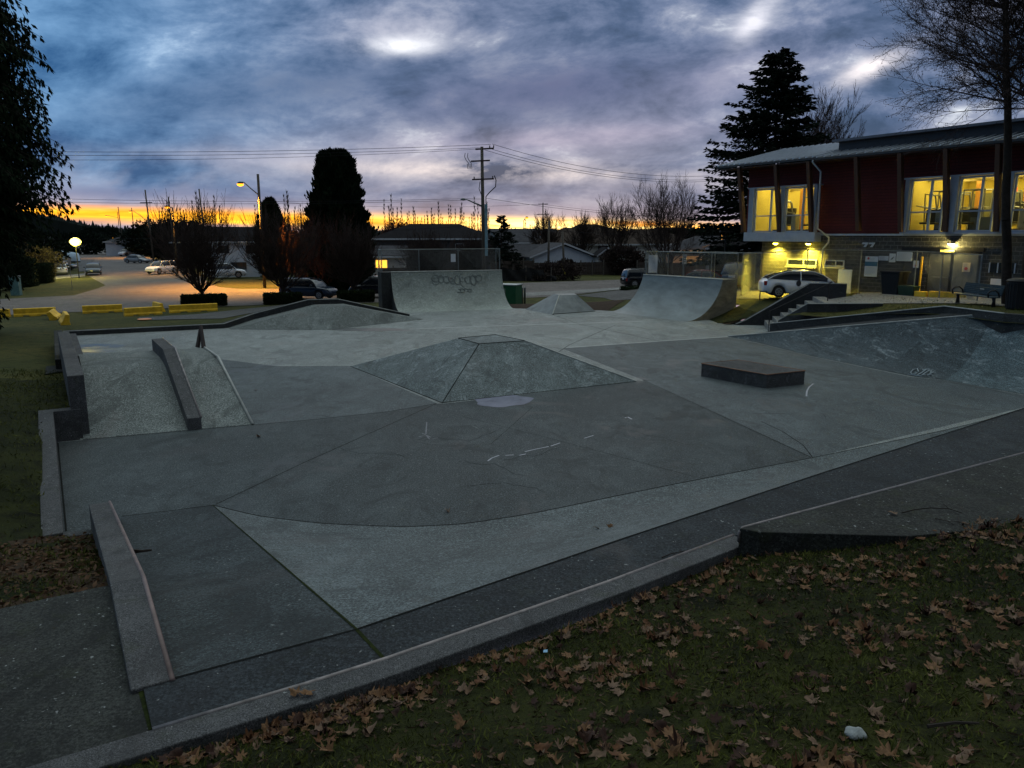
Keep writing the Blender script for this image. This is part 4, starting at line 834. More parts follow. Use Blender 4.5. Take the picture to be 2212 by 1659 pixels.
def clipped_hedge(label, c, L, Wd, Hh, rz, seed, mt=M_hedge, name='hedge', n=9000):
    r_ = np.random.RandomState(seed); f_ = r_.rand(n); p = np.column_stack([(r_.rand(n) - .5) * L, (r_.rand(n) - .5) * Wd, r_.rand(n) * Hh]); face = r_.randint(0, 5, n)
    p[face == 0, 0] = L / 2; p[face == 1, 0] = -L / 2; p[face == 2, 1] = -Wd / 2; p[face == 3, 1] = Wd / 2; p[face == 4, 2] = Hh; p += r_.normal(size=(n, 3)) * .035
    v, f = diamonds(p, r_.normal(size=(n, 3)) + np.array([0, 0, .4]), r_.uniform(.06, .16, n), r_.uniform(.02, .05, n))
    x, y = L / 2 - .05, Wd / 2 - .05; bv = np.array([(-x, -y, 0), (x, -y, 0), (x, y, 0), (-x, y, 0), (-x, -y, Hh - .05), (x, -y, Hh - .05), (x, y, Hh - .05), (-x, y, Hh - .05)]); bf = np.array([(4, 5, 6, 7), (0, 1, 5, 4), (1, 2, 6, 5), (2, 3, 7, 6), (3, 0, 4, 7)]) + len(v)
    o = raw_mesh(name, np.vstack([v, bv]), np.vstack([f, bf]), mt); o.location = c; o.rotation_euler = (0, 0, rz); return tag(o, label, 'hedge')
# ------------------------------------------------------------------ trees
AX = math.atan2(.515, .857)
vt = 'bare vase shaped trees planted along the cross street'
vase_tree('bare vase shaped street tree, left of three, above a clipped hedge', XD(438, 57, -.5), 8.3, 7.2, 1, vt)
vase_tree('bare vase shaped street tree, middle one, near the parked crossover', XD(612, 59.5, -.5), 7.8, 6.6, 2, vt)
vase_tree('bare vase shaped street tree beside the tall quarter pipe, right of three', XD(764, 62, -.5), 6.8, 5.4, 3, vt)
vase_tree('reddish bare bushy tree in front of the tall dark columnar conifer', XD(706, 72, -.5), 7.6, 5.0, 4, None, M_redtwig, 1.3, .5)
vase_tree('small reddish bare bushy tree left of the tall columnar conifer', XD(655, 78, -.5), 6.8, 6.0, 14, None, M_redtwig, 1.1, .5)
vase_tree('wide dark bare fan shaped shrub tree behind the left quarter pipe', XD(925, 80, -.5), 6.0, 9.5, 5, None, None, 1.5, .3)
vase_tree('bare bushy tree behind the right end of the deck fence', XD(1022, 84, -.5), 5.5, 6.5, 6, None, None, 1.2, .3)
for sx_, D_, h_, w_, sd_, lb in ((1437, 80, 11.2, 9.5, 21, 'large bare spreading tree behind the grey house side of the road'), (1326, 112, 10.6, 8.0, 22, 'bare tree with fine crown above the beige house roof'), (1255, 118, 8.2, 8.5, 23, 'low bare tree in front of the beige house'), (1180, 122, 8.4, 9.0, 27, 'faint bare tree left of the beige house')):
    rd = random.Random(sd_); segs = []; trunk = [((0, 0, -.3), (.05, 0, 1.3), .30, .24)]
    for k in range(9):
        a = 2 * math.pi * (k + rd.random() * .6) / 9; tl = rd.uniform(.15, .75); grow(segs, Vector((.05, 0, rd.uniform(.9, 1.4))), Vector((math.cos(a) * math.sin(tl) * w_ / 9, math.sin(a) * math.sin(tl) * w_ / 9, math.cos(tl))).normalized(), h_ * .42, .11, 4, rd, up=.35, spread=.48, kids_=[0, 4, 5, 4, 4], wob=.10, ratio=.60, minr=.010, first=.22)
    finish_tree('bare_tree', lb, XD(sx_, D_, -.5), trunk, [s[:4] for s in segs])
# bare tree behind the building
rd = random.Random(31); segs = []
for k in range(8):
    a = 6.28 * k / 8; tl = rd.uniform(.1, .55); grow(segs, Vector((0, 0, 6)), Vector((math.cos(a) * math.sin(tl), math.sin(a) * math.sin(tl), math.cos(tl))), 5.2, .10, 4, rd, up=.3, spread=.42, kids_=[0, 3, 4, 4, 4], wob=.09, ratio=.58, minr=.012)
finish_tree('bare_tree', 'pale bare tree rising behind the roof beside the spruce', XD(1768, 74, 1.0), [((0, 0, -.3), (0, 0, 6.2), .26, .18)], [s[:4] for s in segs])
# birch/alder with two stems at the right edge
def catkin_tree(label, loc, h, seed, lean, w0, left=1.0):
    rd = random.Random(seed); trunk = []; segs = []; p = Vector((0, 0, -.3)); n = 16; pts = []
    for i in range(n):
        q = Vector((lean[0] * (i + 1) / n + rd.gauss(0, .05), lean[1] * (i + 1) / n + rd.gauss(0, .05), h * (i + 1) / n)); r0 = w0 * (1 - i / n) ** .8 + .02; r1 = w0 * (1 - (i + 1) / n) ** .8 + .02
        trunk.append((tuple(p), tuple(q), r0, r1)); pts.append((q, r1)); p = q
    for i, (q, r) in enumerate(pts):
        if q.z < 6.8: continue
        for k in range(6):
            a = rd.random() * 6.283; tl = rd.uniform(.75, 1.25); L = lerp(3.9, 1.5, (q.z - 3.6) / (h - 3.6)) * rd.uniform(.7, 1.2) * (1 + .25 * -math.cos(a) * left)
            grow(segs, q, Vector((math.cos(a) * math.sin(tl), math.sin(a) * math.sin(tl), math.cos(tl))), L, max(.02, r * .33), 3, rd, up=.10, spread=.62, kids_=[0, 5, 6, 5], wob=.13, ratio=.54, minr=.0055, first=.2)
    t = finish_tree('bare_tree', label, loc, trunk, [s[:4] for s in segs])
    # hanging catkins and buds at the twig ends
    tips = np.array([s[1] for s in segs if s[4] == 0]); r_ = np.random.RandomState(seed); tips = tips[r_.rand(len(tips)) < .55]
    k = len(tips); v, f = diamonds(np.repeat(tips, 2, 0) + r_.normal(size=(2 * k, 3)) * .05, np.tile([[0, 0, -1.]], (2 * k, 1)) + r_.normal(size=(2 * k, 3)) * .35, r_.uniform(.05, .10, 2 * k), r_.uniform(.008, .015, 2 * k)); raw_mesh('catkins', v, f, M_twig, t)
    return t
catkin_tree('tall bare alder with catkins at the right edge by the bench', onT(XD(2177, 30.5, 1.95)), 17.5, 41, (-2.1, .3), .17, 1.0)
catkin_tree('second bare alder stem behind the litter bin at the right edge', onT(XD(2216, 29.8, 1.95)), 15.0, 42, (-.4, .2), .23, 1.0)
catkin_tree('bare alder standing just outside behind the bench to the right', onT(XD(2330, 30, 1.95)), 14.0, 43, (-.6, .2), .20, 1.0)
# conifers
conifer('tall dark spruce with ragged tiers behind the building corner', XD(1655, 60, 1.0), 16.9, 6.4, 51, 'spruce', 3.2, asym=(.14, math.pi), spray=.42, zb=.14, shape=.66)
conifer('small dark conifer behind the deck fence of the left quarter pipe', XD(1083, 96, -.5), 7.4, 2.4, 52, 'spruce', 1.5, spray=.4)
conifer('second small conifer beside the utility pole', XD(1098, 104, -.5), 5.4, 2.6, 54, 'spruce', 1.5, spray=.4)
column_tree('very tall dark columnar conifer with a blunt top beside the street', XD(736, 74, -.5), [(0, 2.3), (2.5, 2.75), (5, 2.7), (7, 2.3), (9, 1.9), (11.2, 1.5), (12.1, 1.15), (12.5, .8)], 53, M_cedar, 42000, lump=.14, spray=.5)
column_tree('small dark round topped conifer behind the street lamp', XD(592, 92, -.5), [(0, 1.3), (3, 1.9), (6, 1.5), (8.4, .7), (9.0, .2)], 55, M_cedar, 9000)
conifer('huge drooping cedar filling the left edge of the view', XD(-62, 36, .5), 22.0, 6.2, 57, 'cedar', 5.6, prof=[(0, 1.2), (2.6, 1.6), (5, 2.9), (7.5, 4.6), (10.5, 4.4), (14, 4.3), (19, 2.5)], spray=.26, zb=.02, shape=.62, mt=M_cedar, asym=(.0, 0), name='cedar_tree')
# poplars far behind the houses
pm = [raw_mesh('poplar_crown', *prisms(poplar(h_, s_), 3), M_twig) for h_, s_ in ((12.5, 61), (11.4, 62), (13.4, 63), (10.2, 64))]
for o in pm: COL.objects.unlink(o)
rd = random.Random(65); cnt = 0; pop_ = {}
for a_, b_, n_, y0_, y1_ in ((352, 488, 24, 135, 150), (556, 690, 24, 135, 155), (832, 945, 24, 140, 160), (946, 1058, 24, 140, 160), (1105, 1150, 3, 150, 165), (1230, 1330, 6, 150, 170)):
    for i in range(n_):
        D_ = rd.uniform(y0_, y1_); q = XD(lerp(a_, b_, (i + rd.random()) / n_), D_, -.5); src = rd.choice(pm)
        o = bpy.data.objects.new('poplar_tree', src.data); COL.objects.link(o); o.location = q; k = rd.uniform(.60, .95); o.scale = (k, k, k * (1.0 if a_ < 1100 else .7)); o.rotation_euler = (0, 0, rd.random() * 6)
        g_ = {352: 'behind the white sided house at left', 556: 'between the street lamp and the columnar conifer', 832: 'behind the left half of the dark hip roofed house', 946: 'behind the right half of the dark hip roofed house', 1105: 'right of the main utility pole', 1230: 'behind the beige house'}[a_]
        pop_.setdefault(g_, []).append(o)
ORD = ['first', 'second', 'third', 'fourth', 'fifth', 'sixth', 'seventh', 'eighth', 'ninth', 'tenth', 'eleventh', 'twelfth', 'thirteenth', 'fourteenth', 'fifteenth', 'sixteenth', 'seventeenth', 'eighteenth', 'nineteenth', 'twentieth', 'twenty first', 'twenty second', 'twenty third', 'twenty fourth']
for g_, os_ in pop_.items():
    for i, o in enumerate(sorted(os_, key=lambda q: q.location.x / q.location.y)): tag(o, 'thin bare poplar ' + ORD[i] + ' from left ' + g_.replace('the left half of the dark', 'left half of dark').replace('the right half of the dark', 'right half of dark'), 'tree', 'thin bare poplars ' + g_)
# hedges under the street trees and at left
clipped_hedge('clipped dark hedge block under the left street tree', XD(442, 56.6, -.5), 2.9, 1.3, .75, AX * .6, 71)
clipped_hedge('clipped hedge block in front of the middle street tree', XD(612, 58, -.5), 2.6, 1.3, .75, AX * .6, 72)
clipped_hedge('clipped hedge block between the middle tree and the quarter pipe', XD(769, 60.5, -.5), 2.6, 1.3, .75, AX * .6, 73)
clipped_hedge('tall clipped brown green hedge at the far left garden', XD(48, 78, -.5), 2.4, 3.0, 2.7, .3, 74)
clipped_hedge('low dark square hedge beside the white parked car', XD(82, 84, -.5), 2.6, 3.0, 2.0, .3, 75)
bushmass('shrub', 'sprawling brownish shrub above the square hedge at left', XD(72, 96, -.5), (7, 5, 3.6), 76, mat('brown_shrub', (.040, .034, .016), .95, var=.5, scale=1.5), 8000)
bushmass('shrub', 'dark evergreen shrub under the cedar at the left edge', XD(12, 72, -.5), (4.5, 4, 4.2), 77, M_cedar, 7000)
bushmass('shrub', 'round dark shrub on the verge right of the side street', XD(535 - 0, 112, -.5), (3.2, 3, 1.6), 78, M_cedar, 2500)
for i, (xd_, D_, sz_, lb) in enumerate(((1222, 99, (2.2, 1.6, 1.7), 'bare brown shrub in front of the white garage'), (1345, 101, (5.0, 3.5, 3.4), 'dark rounded bare shrub by the wooden fence'), (1500, 150, (14, 6, 6), 'dark round tree crown behind the grey house'), (1575, 120, (9, 6, 5.0), 'dark bushy tree right of the grey house'), (860, 118, (5, 5, 6.6), 'dark reddish shrub left of the hip roofed house'), (392, 150, (13, 8, 7.0), 'dark bushy tree mass left of the white sided house'), (345, 185, (16, 10, 7.5), 'dark distant trees behind the side street on the right'), (140, 200, (24, 10, 5), 'dark green trees behind the parked cars at left'), (222, 420, (26, 14, 9), 'distant trees at the end of the side street'))):
    bushmass('bush', lb, XD(xd_, D_, -.5), sz_, 80 + i, M_redtwig if 'reddish' in lb else (M_twig if 'bare' in lb else M_conif), 7000, 'bush', .35 if D_ < 140 else .7)
for i, (x_, y_, s_) in enumerate(((-78, 84, (16, 9, 7)), (-84, 66, (12, 10, 8)), (-70, 108, (14, 9, 6)), (60, 95, (14, 9, 7)), (52, 40, (9, 9, 7)))):
    bushmass('bush', ('dark tree mass beyond the left edge of the lawn', 'dark tree mass farthest left beside the cross street', 'dark tree mass behind the left driveway', 'dark tree mass behind the centre', 'dark tree mass right of the centre')[i], (x_, y_, -.5), s_, 140 + i, M_conif, 7000, 'bush', .6)
# ------------------------------------------------------------------ hills and far wood
def ridge(name, D_, prof, mt, thick=120):
    m = MB(); rows = [[XD(x, D_, z) for x, z in prof], [XD(x, D_ + thick, z * .9) for x, z in prof]]; base = [[XD(x, D_, -.6) for x, z in prof]]
    m.grid([base[0], rows[0], rows[1]]); return tag(m.build(name, mt), kind='structure')
M_hill = mat('wooded_hill', (.012, .020, .018), .95, var=.5, scale=.05)
r_ = random.Random(5)
ridge('hills', 900, [(-900, 30), (-400, 30), (-100, 28), (60, 26), (90, 25), (140, 20), (180, 15.5), (220, 12), (260, 10), (300, 8.5), (360, 7), (500, 6), (900, 7), (1400, 8), (1700, 9), (2400, 20), (3200, 25)], M_hill)
# serrated conifer skyline on the ridge
pr = [(-900, 30), (60, 26), (90, 25), (140, 20), (180, 15.5), (220, 12), (260, 10), (300, 8.5), (360, 7), (500, 6), (900, 7), (1400, 8), (1700, 9), (2400, 20)]
m = MB(); x_ = -300.
while x_ < 2300:
    z0 = np.interp(x_, [p[0] for p in pr], [p[1] for p in pr]); hh = r_.uniform(2, 6.5) * (1.3 if x_ < 380 else 1); c = XD(x_, 898 - r_.random() * 40, z0 - 2); wv = r_.uniform(1.2, 3.2); b_ = len(m.v)
    m.add([(c.x - wv, c.y, c.z), (c.x + wv, c.y, c.z), (c.x, c.y + wv, c.z), (c.x, c.y - wv, c.z), (c.x, c.y, c.z + hh)], [(0, 3, 4), (3, 1, 4), (1, 2, 4), (2, 0, 4)]); x_ += r_.uniform(1.5, 6)
tag(m.build('far_wood', M_hill), kind='stuff', label='dark serrated conifer wood along the distant skyline', cat='wood')
# ------------------------------------------------------------------ recreation centre
F0 = Vector((15.07, 50.6, 0)); BR = math.atan2(-.852, .524)
BM = Matrix.Translation(F0) @ Matrix.Rotation(BR, 4, 'Z')
def L2(s, k, z): return BM @ Vector((s, k, z))
bld = thing('recreation_centre', 'two storey centre with red siding above grey block wall and lit gym windows', 'building', F0, BR)
def bmat(name, bw, bh, c1, c2, mortar, ms=.015, bump=.5, rough=.85, horiz=False):
    m = bpy.data.materials.new(name); m.use_nodes = True; MATS[name] = m; t = NT(m.node_tree); b = t.n['Principled BSDF']; tc_ = t.new('ShaderNodeTexCoord'); sp = t.new('ShaderNodeSeparateXYZ'); t.l.new(tc_.outputs['Object'], sp.inputs[0])
    v = t.comb(t.m('ADD', sp.outputs[0], sp.outputs[1]), sp.outputs[2], 0.); br = t.new('ShaderNodeTexBrick'); t.l.new(v, br.inputs['Vector'])
    br.inputs['Scale'].default_value = 1; br.inputs['Brick Width'].default_value = bw; br.inputs['Row Height'].default_value = bh; br.inputs['Mortar Size'].default_value = ms; br.inputs['Mortar Smooth'].default_value = .3
    br.inputs['Color1'].default_value = (*c1, 1); br.inputs['Color2'].default_value = (*c2, 1); br.inputs['Mortar'].default_value = (*mortar, 1)
    nn = t.noise(tc_.outputs['Object'], 7, 6, .75, .5); c = t.mix(t.rng(nn, .35, .65, 0, .55), br.outputs[0], tuple(q * .45 for q in c1)); t.put(b.inputs['Base Color'], c); b.inputs['Roughness'].default_value = rough; b.inputs['Specular IOR Level'].default_value = .2
    bn_ = t.new('ShaderNodeBump'); bn_.inputs['Strength'].default_value = bump; bn_.inputs['Distance'].default_value = .04; t.l.new(t.m('ADD', t.m('MULTIPLY', br.outputs['Fac'], -.8), nn), bn_.inputs['Height']); t.l.new(bn_.outputs[0], b.inputs['Normal']); return m
M_block = bmat('split_face_block', .42, .205, (.050, .052, .050), (.085, .086, .080), (.16, .16, .155), .016)
M_red = bmat('red_siding', 40, .16, (.115, .018, .017), (.095, .016, .015), (.034, .007, .008), .014, .3, .7)
M_wallg = mat('grey_metal_door', (.10, .105, .10), .5, var=.12, scale=-2)
M_timber = mat('stained_timber', (.060, .024, .012), .55, var=.35, scale=-3)
M_metal = mat('roof_metal', (.030, .037, .048), .75, .1, var=.15, scale=2)
M_fascia = mat('dark_fascia', (.030, .034, .044), .6, var=.2)
M_frame = mat('pale_window_frame', (.30, .35, .44), .5, var=.08)
M_int = mat('gym_wall', (.46, .36, .08), .8, var=.1, scale=-1)
M_intf = mat('gym_floor', (.12, .09, .05), .6, var=.1)
M_mach = mat('gym_steel', (.25, .25, .24), .35, .6, var=.1); M_machd = mat('gym_black', (.012, .012, .012), .5, var=.1)
def bp(name, boxes, mt, parent=bld, bevel=0., mis=None):
    m = MB()
    for b_ in boxes: m.box(*b_)
    return m.build(name, mt, parent, local=True, bevel=bevel)
bp('block_wall', [(1.4, 29, .0, 13, .2, 4.60)], M_block)
OP = [(.62, 5.40), (10.95, 20.6)]; zb_, zt_ = 4.80, 7.45
sid = [(0, OP[0][0]), (OP[0][1], OP[1][0]), (OP[1][1], 29)]
bp('siding', [(a, b_, .02, .22, 4.70, 8.85) for a, b_ in sid] + [(a, b_, .02, .22, zt_, 8.85) for a, b_ in OP] + [(OP[1][0], OP[1][1], .02, .22, 4.70, zb_), (0, .2, .22, 13, 4.70, 9.0), (28.8, 29, .22, 13, 4.7, 9.0), (.2, 28.8, 12.8, 13, 4.7, 9.8)], M_red)
bp('floor_slab', [(.2, 28.8, .22, 12.8, 4.62, 4.74)], M_intf)
bp('room_wall', [(.25, 5.9, 6.0, 6.15, 4.74, 7.8), (5.75, 5.9, .23, 6.0, 4.74, 7.8), (.22, .3, .23, 6.0, 4.74, 7.8), (10.5, 10.65, .23, 6, 4.74, 7.8), (10.65, 21, 6.0, 6.15, 4.74, 7.8), (20.8, 21, .23, 6, 4.74, 7.8)], M_int)
bp('ceiling', [(.2, 6.0, .23, 6.2, 7.8, 7.9), (10.5, 21, .23, 6.2, 7.8, 7.9)], mat('gym_ceiling', (.60, .48, .12), .8, var=.1))
bp('ceiling_light', [(a, a + .28, k, k + 1.3, 7.72, 7.78) for a in (1.2, 3.0, 4.8, 11.6, 13.4, 15.2, 17.0, 18.8) for k in (.9, 3.2)], mat('lit_tube', (1, .9, .5), emit=(1, .84, .34), est=14.))
for s_, w_ in ((2.9, 5.), (15.6, 9.5)):
    ld = bpy.data.lights.new('gym_light', 'AREA'); ld.shape = 'RECTANGLE'; ld.size = w_; ld.size_y = 5; ld.energy = 56 * w_; ld.color = (1, .78, .20); lo = bpy.data.objects.new('gym_light', ld); COL.objects.link(lo); lo.matrix_basis = BM @ Matrix.Translation((s_, 3.1, 7.69))
bp('room_pillar', [(s, s + .28, k, k + .28, 4.74, 7.8) for s, k in ((1.5, 3.2), (3.9, 4.2), (11.8, 4.6), (14.6, 3.8), (16.6, 4.6), (19, 3.6))], mat('ochre_paint', (.38, .17, .03), .7, var=.1))
bp('ceiling_beam', [(.3, 5.7, k, k + .18, 7.45, 7.8) for k in (1.9, 3.7)] + [(10.7, 20.7, k, k + .18, 7.45, 7.8) for k in (1.9, 3.7)] + [(s, s + .14, .4, 6, 7.5, 7.8) for s in (2.4, 12.6, 14.4, 16.2, 18.0)], mat('ceiling_beam_paint', (.20, .15, .05), .7, var=.1))
bp('wall_mirror', [(s, s + 1.3, 5.93, 5.98, 5.2, 6.9) for s in (.6, 2.3, 11.0, 13.0, 15.1, 17.2)], mat('mirror_tint', (.18, .19, .15), .25, .3, var=.1))
# glass
mg = bpy.data.materials.new('window_glass'); mg.use_nodes = True; t_ = NT(mg.node_tree); t_.n.clear(); tr = t_.new('ShaderNodeBsdfTransparent'); tr.inputs[0].default_value = (.9, .93, .92, 1); gl = t_.new('ShaderNodeBsdfGlossy'); gl.inputs['Roughness'].default_value = .02
lw = t_.new('ShaderNodeFresnel'); lw.inputs[0].default_value = 1.4; mx = t_.new('ShaderNodeMixShader'); t_.l.new(t_.m('MULTIPLY', lw.outputs[0], .6), mx.inputs[0]); t_.l.new(tr.outputs[0], mx.inputs[1]); t_.l.new(gl.outputs[0], mx.inputs[2]); ot = t_.new('ShaderNodeOutputMaterial'); t_.l.new(mx.outputs[0], ot.inputs[0])
# windows: each leans outward a little towards the top
def lean(z): return -.34 - .16 * (z - 4.8) / 2.65
def bar(m, s0, s1, z0, z1, dk=.07, off=0., ds=.13):     # leaning bar following the glazing plane
    q = []
    for z in (z0, z1):
        d_ = ds * (z - 4.8) / 2.65
        for s, k in ((s0 + d_, lean(z) - dk + off), (s1 + d_, lean(z) - dk + off), (s1 + d_, lean(z) + dk + off), (s0 + d_, lean(z) + dk + off)): q.append((s, k, z))
    m.add(q, [(3, 2, 1, 0), (4, 5, 6, 7), (0, 1, 5, 4), (1, 2, 6, 5), (2, 3, 7, 6), (3, 0, 4, 7)])
WN = [(1.0, 3.0), (3.35, 5.35), (11.15, 12.9), (13.65, 15.35), (16.15, 17.75), (18.5, 20.1)]
for s0, s1 in WN:
    m = MB(); mid = lerp(s0, s1, .62)
    for a, b_, c, d in ((s0, s0 + .07, 4.8, 7.4), (s1 - .07, s1, 4.8, 7.4), (mid - .05, mid + .05, 4.8, 7.4), (s0 + .07, s1 - .07, 4.8, 4.88), (s0 + .07, s1 - .07, 7.33, 7.4), (s0 + .07, s1 - .07, 5.75, 5.82)): bar(m, a, b_, c, d, .05)
    wd = m.build('window', M_frame, bld, local=True)
    m = MB(); bar(m, s0 + .05, s1 - .05, 4.84, 7.36, .006); m.build('pane', mg, wd, local=True)
for s0, s1 in ((.55, 1.0), (3.0, 3.35), (5.35, 5.62), (10.85, 11.15), (13.15, 13.65), (15.75, 16.15), (18.1, 18.5)):
    m = MB(); bar(m, s0 + .04, s1 - .04, 4.795, 7.445, .12, -.04); m.build('white_pier', M_frame, bld, local=True)
bp('window_head', [(.55, 5.62, -.62, .2, 7.45, 7.52), (10.85, 20.6, -.62, .2, 7.45, 7.52)], M_frame)
bp('window_sill', [(10.8, 20.6, -.45, .2, 4.70, 4.79)], M_frame)
bp('bay_base', [(.42, 5.72, -.62, 1.35, 4.24, 4.79)], M_frame, bevel=.01)
bp('flashing', [(5.73, 29, -.12, .0, 4.60, 4.70)], mat('pale_flashing', (.42, .44, .45), .4, .3, var=.1))
for i, s_ in enumerate((.30, 3.12, 5.42, 8.45, 10.92, 13.28, 15.68, 18.1, 20.7, 23.2)):
    m = MB(); q = []
    for z, k in ((4.79 if s_ < 6 or s_ > 10.5 else 4.85, -.46), (8.74, -1.15)):
        for ds, dk in ((-.11, -.17), (.11, -.17), (.11, .10), (-.11, .10)): q.append((s_ + ds, k + dk, z))
    m.add(q, [(3, 2, 1, 0), (4, 5, 6, 7), (0, 1, 5, 4), (1, 2, 6, 5), (2, 3, 7, 6), (3, 0, 4, 7)]); m.build('timber_column', M_timber, bld, local=True, bevel=.01)
# roofs
m = MB(); m.add([(-1.5, -1.35, 8.80), (5.9, -1.35, 8.80), (5.9, 5, 10.22), (-1.3, 5, 10.22), (-1.5, -1.35, 8.92), (5.9, -1.35, 8.92), (5.9, 5, 10.34), (-1.3, 5, 10.34)], [(3, 2, 1, 0), (4, 5, 6, 7), (0, 1, 5, 4), (1, 2, 6, 5), (2, 3, 7, 6), (3, 0, 4, 7)])
m.add([(-1.3, 5, 10.22), (5.9, 5, 10.22), (5.9, 12.9, 9.4), (-1.3, 12.9, 9.4), (-1.3, 5, 10.34), (5.9, 5, 10.34), (5.9, 12.9, 9.52), (-1.3, 12.9, 9.52)], [(3, 2, 1, 0), (4, 5, 6, 7), (0, 1, 5, 4), (1, 2, 6, 5), (2, 3, 7, 6), (3, 0, 4, 7)])
rf = m.build('metal_roof', M_metal, bld, local=True)
m = MB()
for i in range(17):
    s_ = -1.4 + i * .445; m.add([(s_, -1.36, 8.93), (s_ + .09, -1.36, 8.93), (s_ + .09, 5, 10.35), (s_, 5, 10.35), (s_, -1.36, 9.0), (s_ + .09, -1.36, 9.0), (s_ + .09, 5, 10.42), (s_, 5, 10.42)], [(3, 2, 1, 0), (4, 5, 6, 7), (0, 1, 5, 4), (1, 2, 6, 5), (2, 3, 7, 6), (3, 0, 4, 7)])
m.build('standing_seams', mat('bright_seam', (.52, .57, .63), .35, .4, var=.1), rf, local=True)
m = MB(); m.add([(5.9, -1.35, 8.76), (29.5, -1.35, 8.76), (29.5, .7, 9.20), (5.9, .7, 9.20), (5.9, -1.35, 8.88), (29.5, -1.35, 8.88), (29.5, .7, 9.34), (5.9, .7, 9.34)], [(3, 2, 1, 0), (4, 5, 6, 7), (0, 1, 5, 4), (1, 2, 6, 5), (2, 3, 7, 6), (3, 0, 4, 7)])
rf2 = m.build('metal_eave', M_metal, bld, local=True); m = MB()
for i in range(47):
    s_ = 6.0 + i * .5; m.add([(s_, -1.36, 8.89), (s_ + .06, -1.36, 8.89), (s_ + .06, .7, 9.35), (s_, .7, 9.35), (s_, -1.36, 8.95), (s_ + .06, -1.36, 8.95), (s_ + .06, .7, 9.41), (s_, .7, 9.41)], [(4, 5, 6, 7), (0, 1, 5, 4), (1, 2, 6, 5), (2, 3, 7, 6), (3, 0, 4, 7)])
m.build('standing_seams', MATS['bright_seam'], rf2, local=True)
bp('clerestory', [(5.91, 29.5, .7, 12.9, 9.1, 9.85)], M_fascia); bp('upper_roof', [(5.7, 29.6, .35, 13.1, 9.85, 9.98)], mat('upper_roof_edge', (.10, .11, .14), .5, .2, var=.1))
bp('soffit', [(-1.3, 29.4, -1.25, .02, 8.70, 8.755)], M_timber)
m = MB(); m.path([(5.75, -1.28, 8.86), (5.75, -1.28, 8.66), (6.0, -.85, 8.15), (5.98, -.75, 5.0), (6.35, -.16, 4.5), (6.35, -.16, 4.2), (6.0, -.14, 3.85), (5.92, -.14, 1.0)], .055, 8); m.build('downpipe', mat('pale_pipe', (.40, .44, .50), .4, .2, var=.1), bld, local=True, smooth=True)
for s0, s1, z0, z1 in ((3.45, 5.55, 2.80, 3.22), (6.1, 7.4, 2.84, 3.22)):
    m = MB()
    for b_ in ((s0, s1, -.05, -.002, z0, z0 + .07), (s0, s1, -.05, -.002, z1 - .07, z1), (s0, s0 + .07, -.05, -.002, z0 + .07, z1 - .07), (s1 - .07, s1, -.05, -.002, z0 + .07, z1 - .07), (lerp(s0, s1, .55), lerp(s0, s1, .55) + .06, -.05, -.002, z0 + .07, z1 - .07)): m.box(*b_)
    wn = m.build('strip_window', M_frame, bld, local=True); m = MB(); m.box(s0 + .06, s1 - .06, -.02, -.004, z0 + .06, z1 - .06); m.build('pane', M_glassd, wn, local=True)
    bp('strip_sill', [(s0 - .06, s1 + .06, -.16, -.002, z0 - .10, z0 - .03)], mat('pale_sill', (.42, .41, .37), .6, var=.1), wn)
# doors
def door(s0, s1, z0, z1, mt, hs=None, bar_=False):
    d_ = bp('door', [(s0, s1, -.05, -.003, z0, z1)], mt, bevel=.006); bp('door_frame', [(s0 - .06, s0 - .005, -.07, -.003, z0, z1 + .06), (s1 + .005, s1 + .06, -.07, -.003, z0, z1 + .06), (s0 - .005, s1 + .005, -.07, -.003, z1 + .005, z1 + .06)], M_dsteel, d_)
    if hs: m = MB(); m.tube((hs, -.05, z0 + 1.05), (hs, -.11, z0 + 1.05), .03, .03, 8); m.tube((hs, -.10, z0 + 1.05), (hs - .12, -.10, z0 + 1.05), .014, .014, 6); m.build('handle', M_steel, d_, local=True)
door(11.0, 11.85, 1.45, 3.72, mat('navy_door', (.012, .018, .030), .5, var=.2))
door(12.35, 13.42, 1.50, 3.74, M_wallg); door(13.56, 14.75, 1.52, 3.74, M_wallg, 13.72)
bp('door_lintel', [(10.8, 15.0, -.10, -.003, 3.84, 4.02)], M_black); bp('exit_plate', [(12.9, 13.6, -.13, -.103, 3.80, 3.90)], mat('lit_plate', (.6, .5, .1), emit=(1, .7, .1), est=.5))
m = MB(); m.box(12.60, 13.40, -.14, -.08, 2.50, 2.56); m.build('push_bar', M_steel, bld, local=True)
bp('vent_window', [(15.3, 16.5, -.04, -.004, 2.86, 3.34)], M_glassd); [bp('vent_bar', [(s, s + .05, -.07, -.041, 2.86, 3.34)], M_frame) for s in (15.3, 15.68, 16.06, 16.45)]
tag(bp('yellow_board', [(12.05, 12.13, -.35, -.27, 1.5, 3.55)], M_yellow, None), 'slim yellow upright board leaning beside the grey doors', 'board'); bpy.data.objects['yellow_board'].matrix_basis = BM
def onwall(name, label, cat, boxes, mt): 
    o = bp(name, boxes, mt, None); o.matrix_basis = BM; return tag(o, label, cat)
onwall('white_board', 'blank white board on the wall above the bench at the far right', 'board', [(15.45, 16.6, -.06, -.01, 2.22, 2.58)], M_white)
onwall('shelf', 'low pale shelf under the white board behind the bench', 'shelf', [(15.0, 16.6, -.50, -.01, 2.10, 2.16)], mat('pale_shelf', (.40, .30, .14), .6, var=.2))
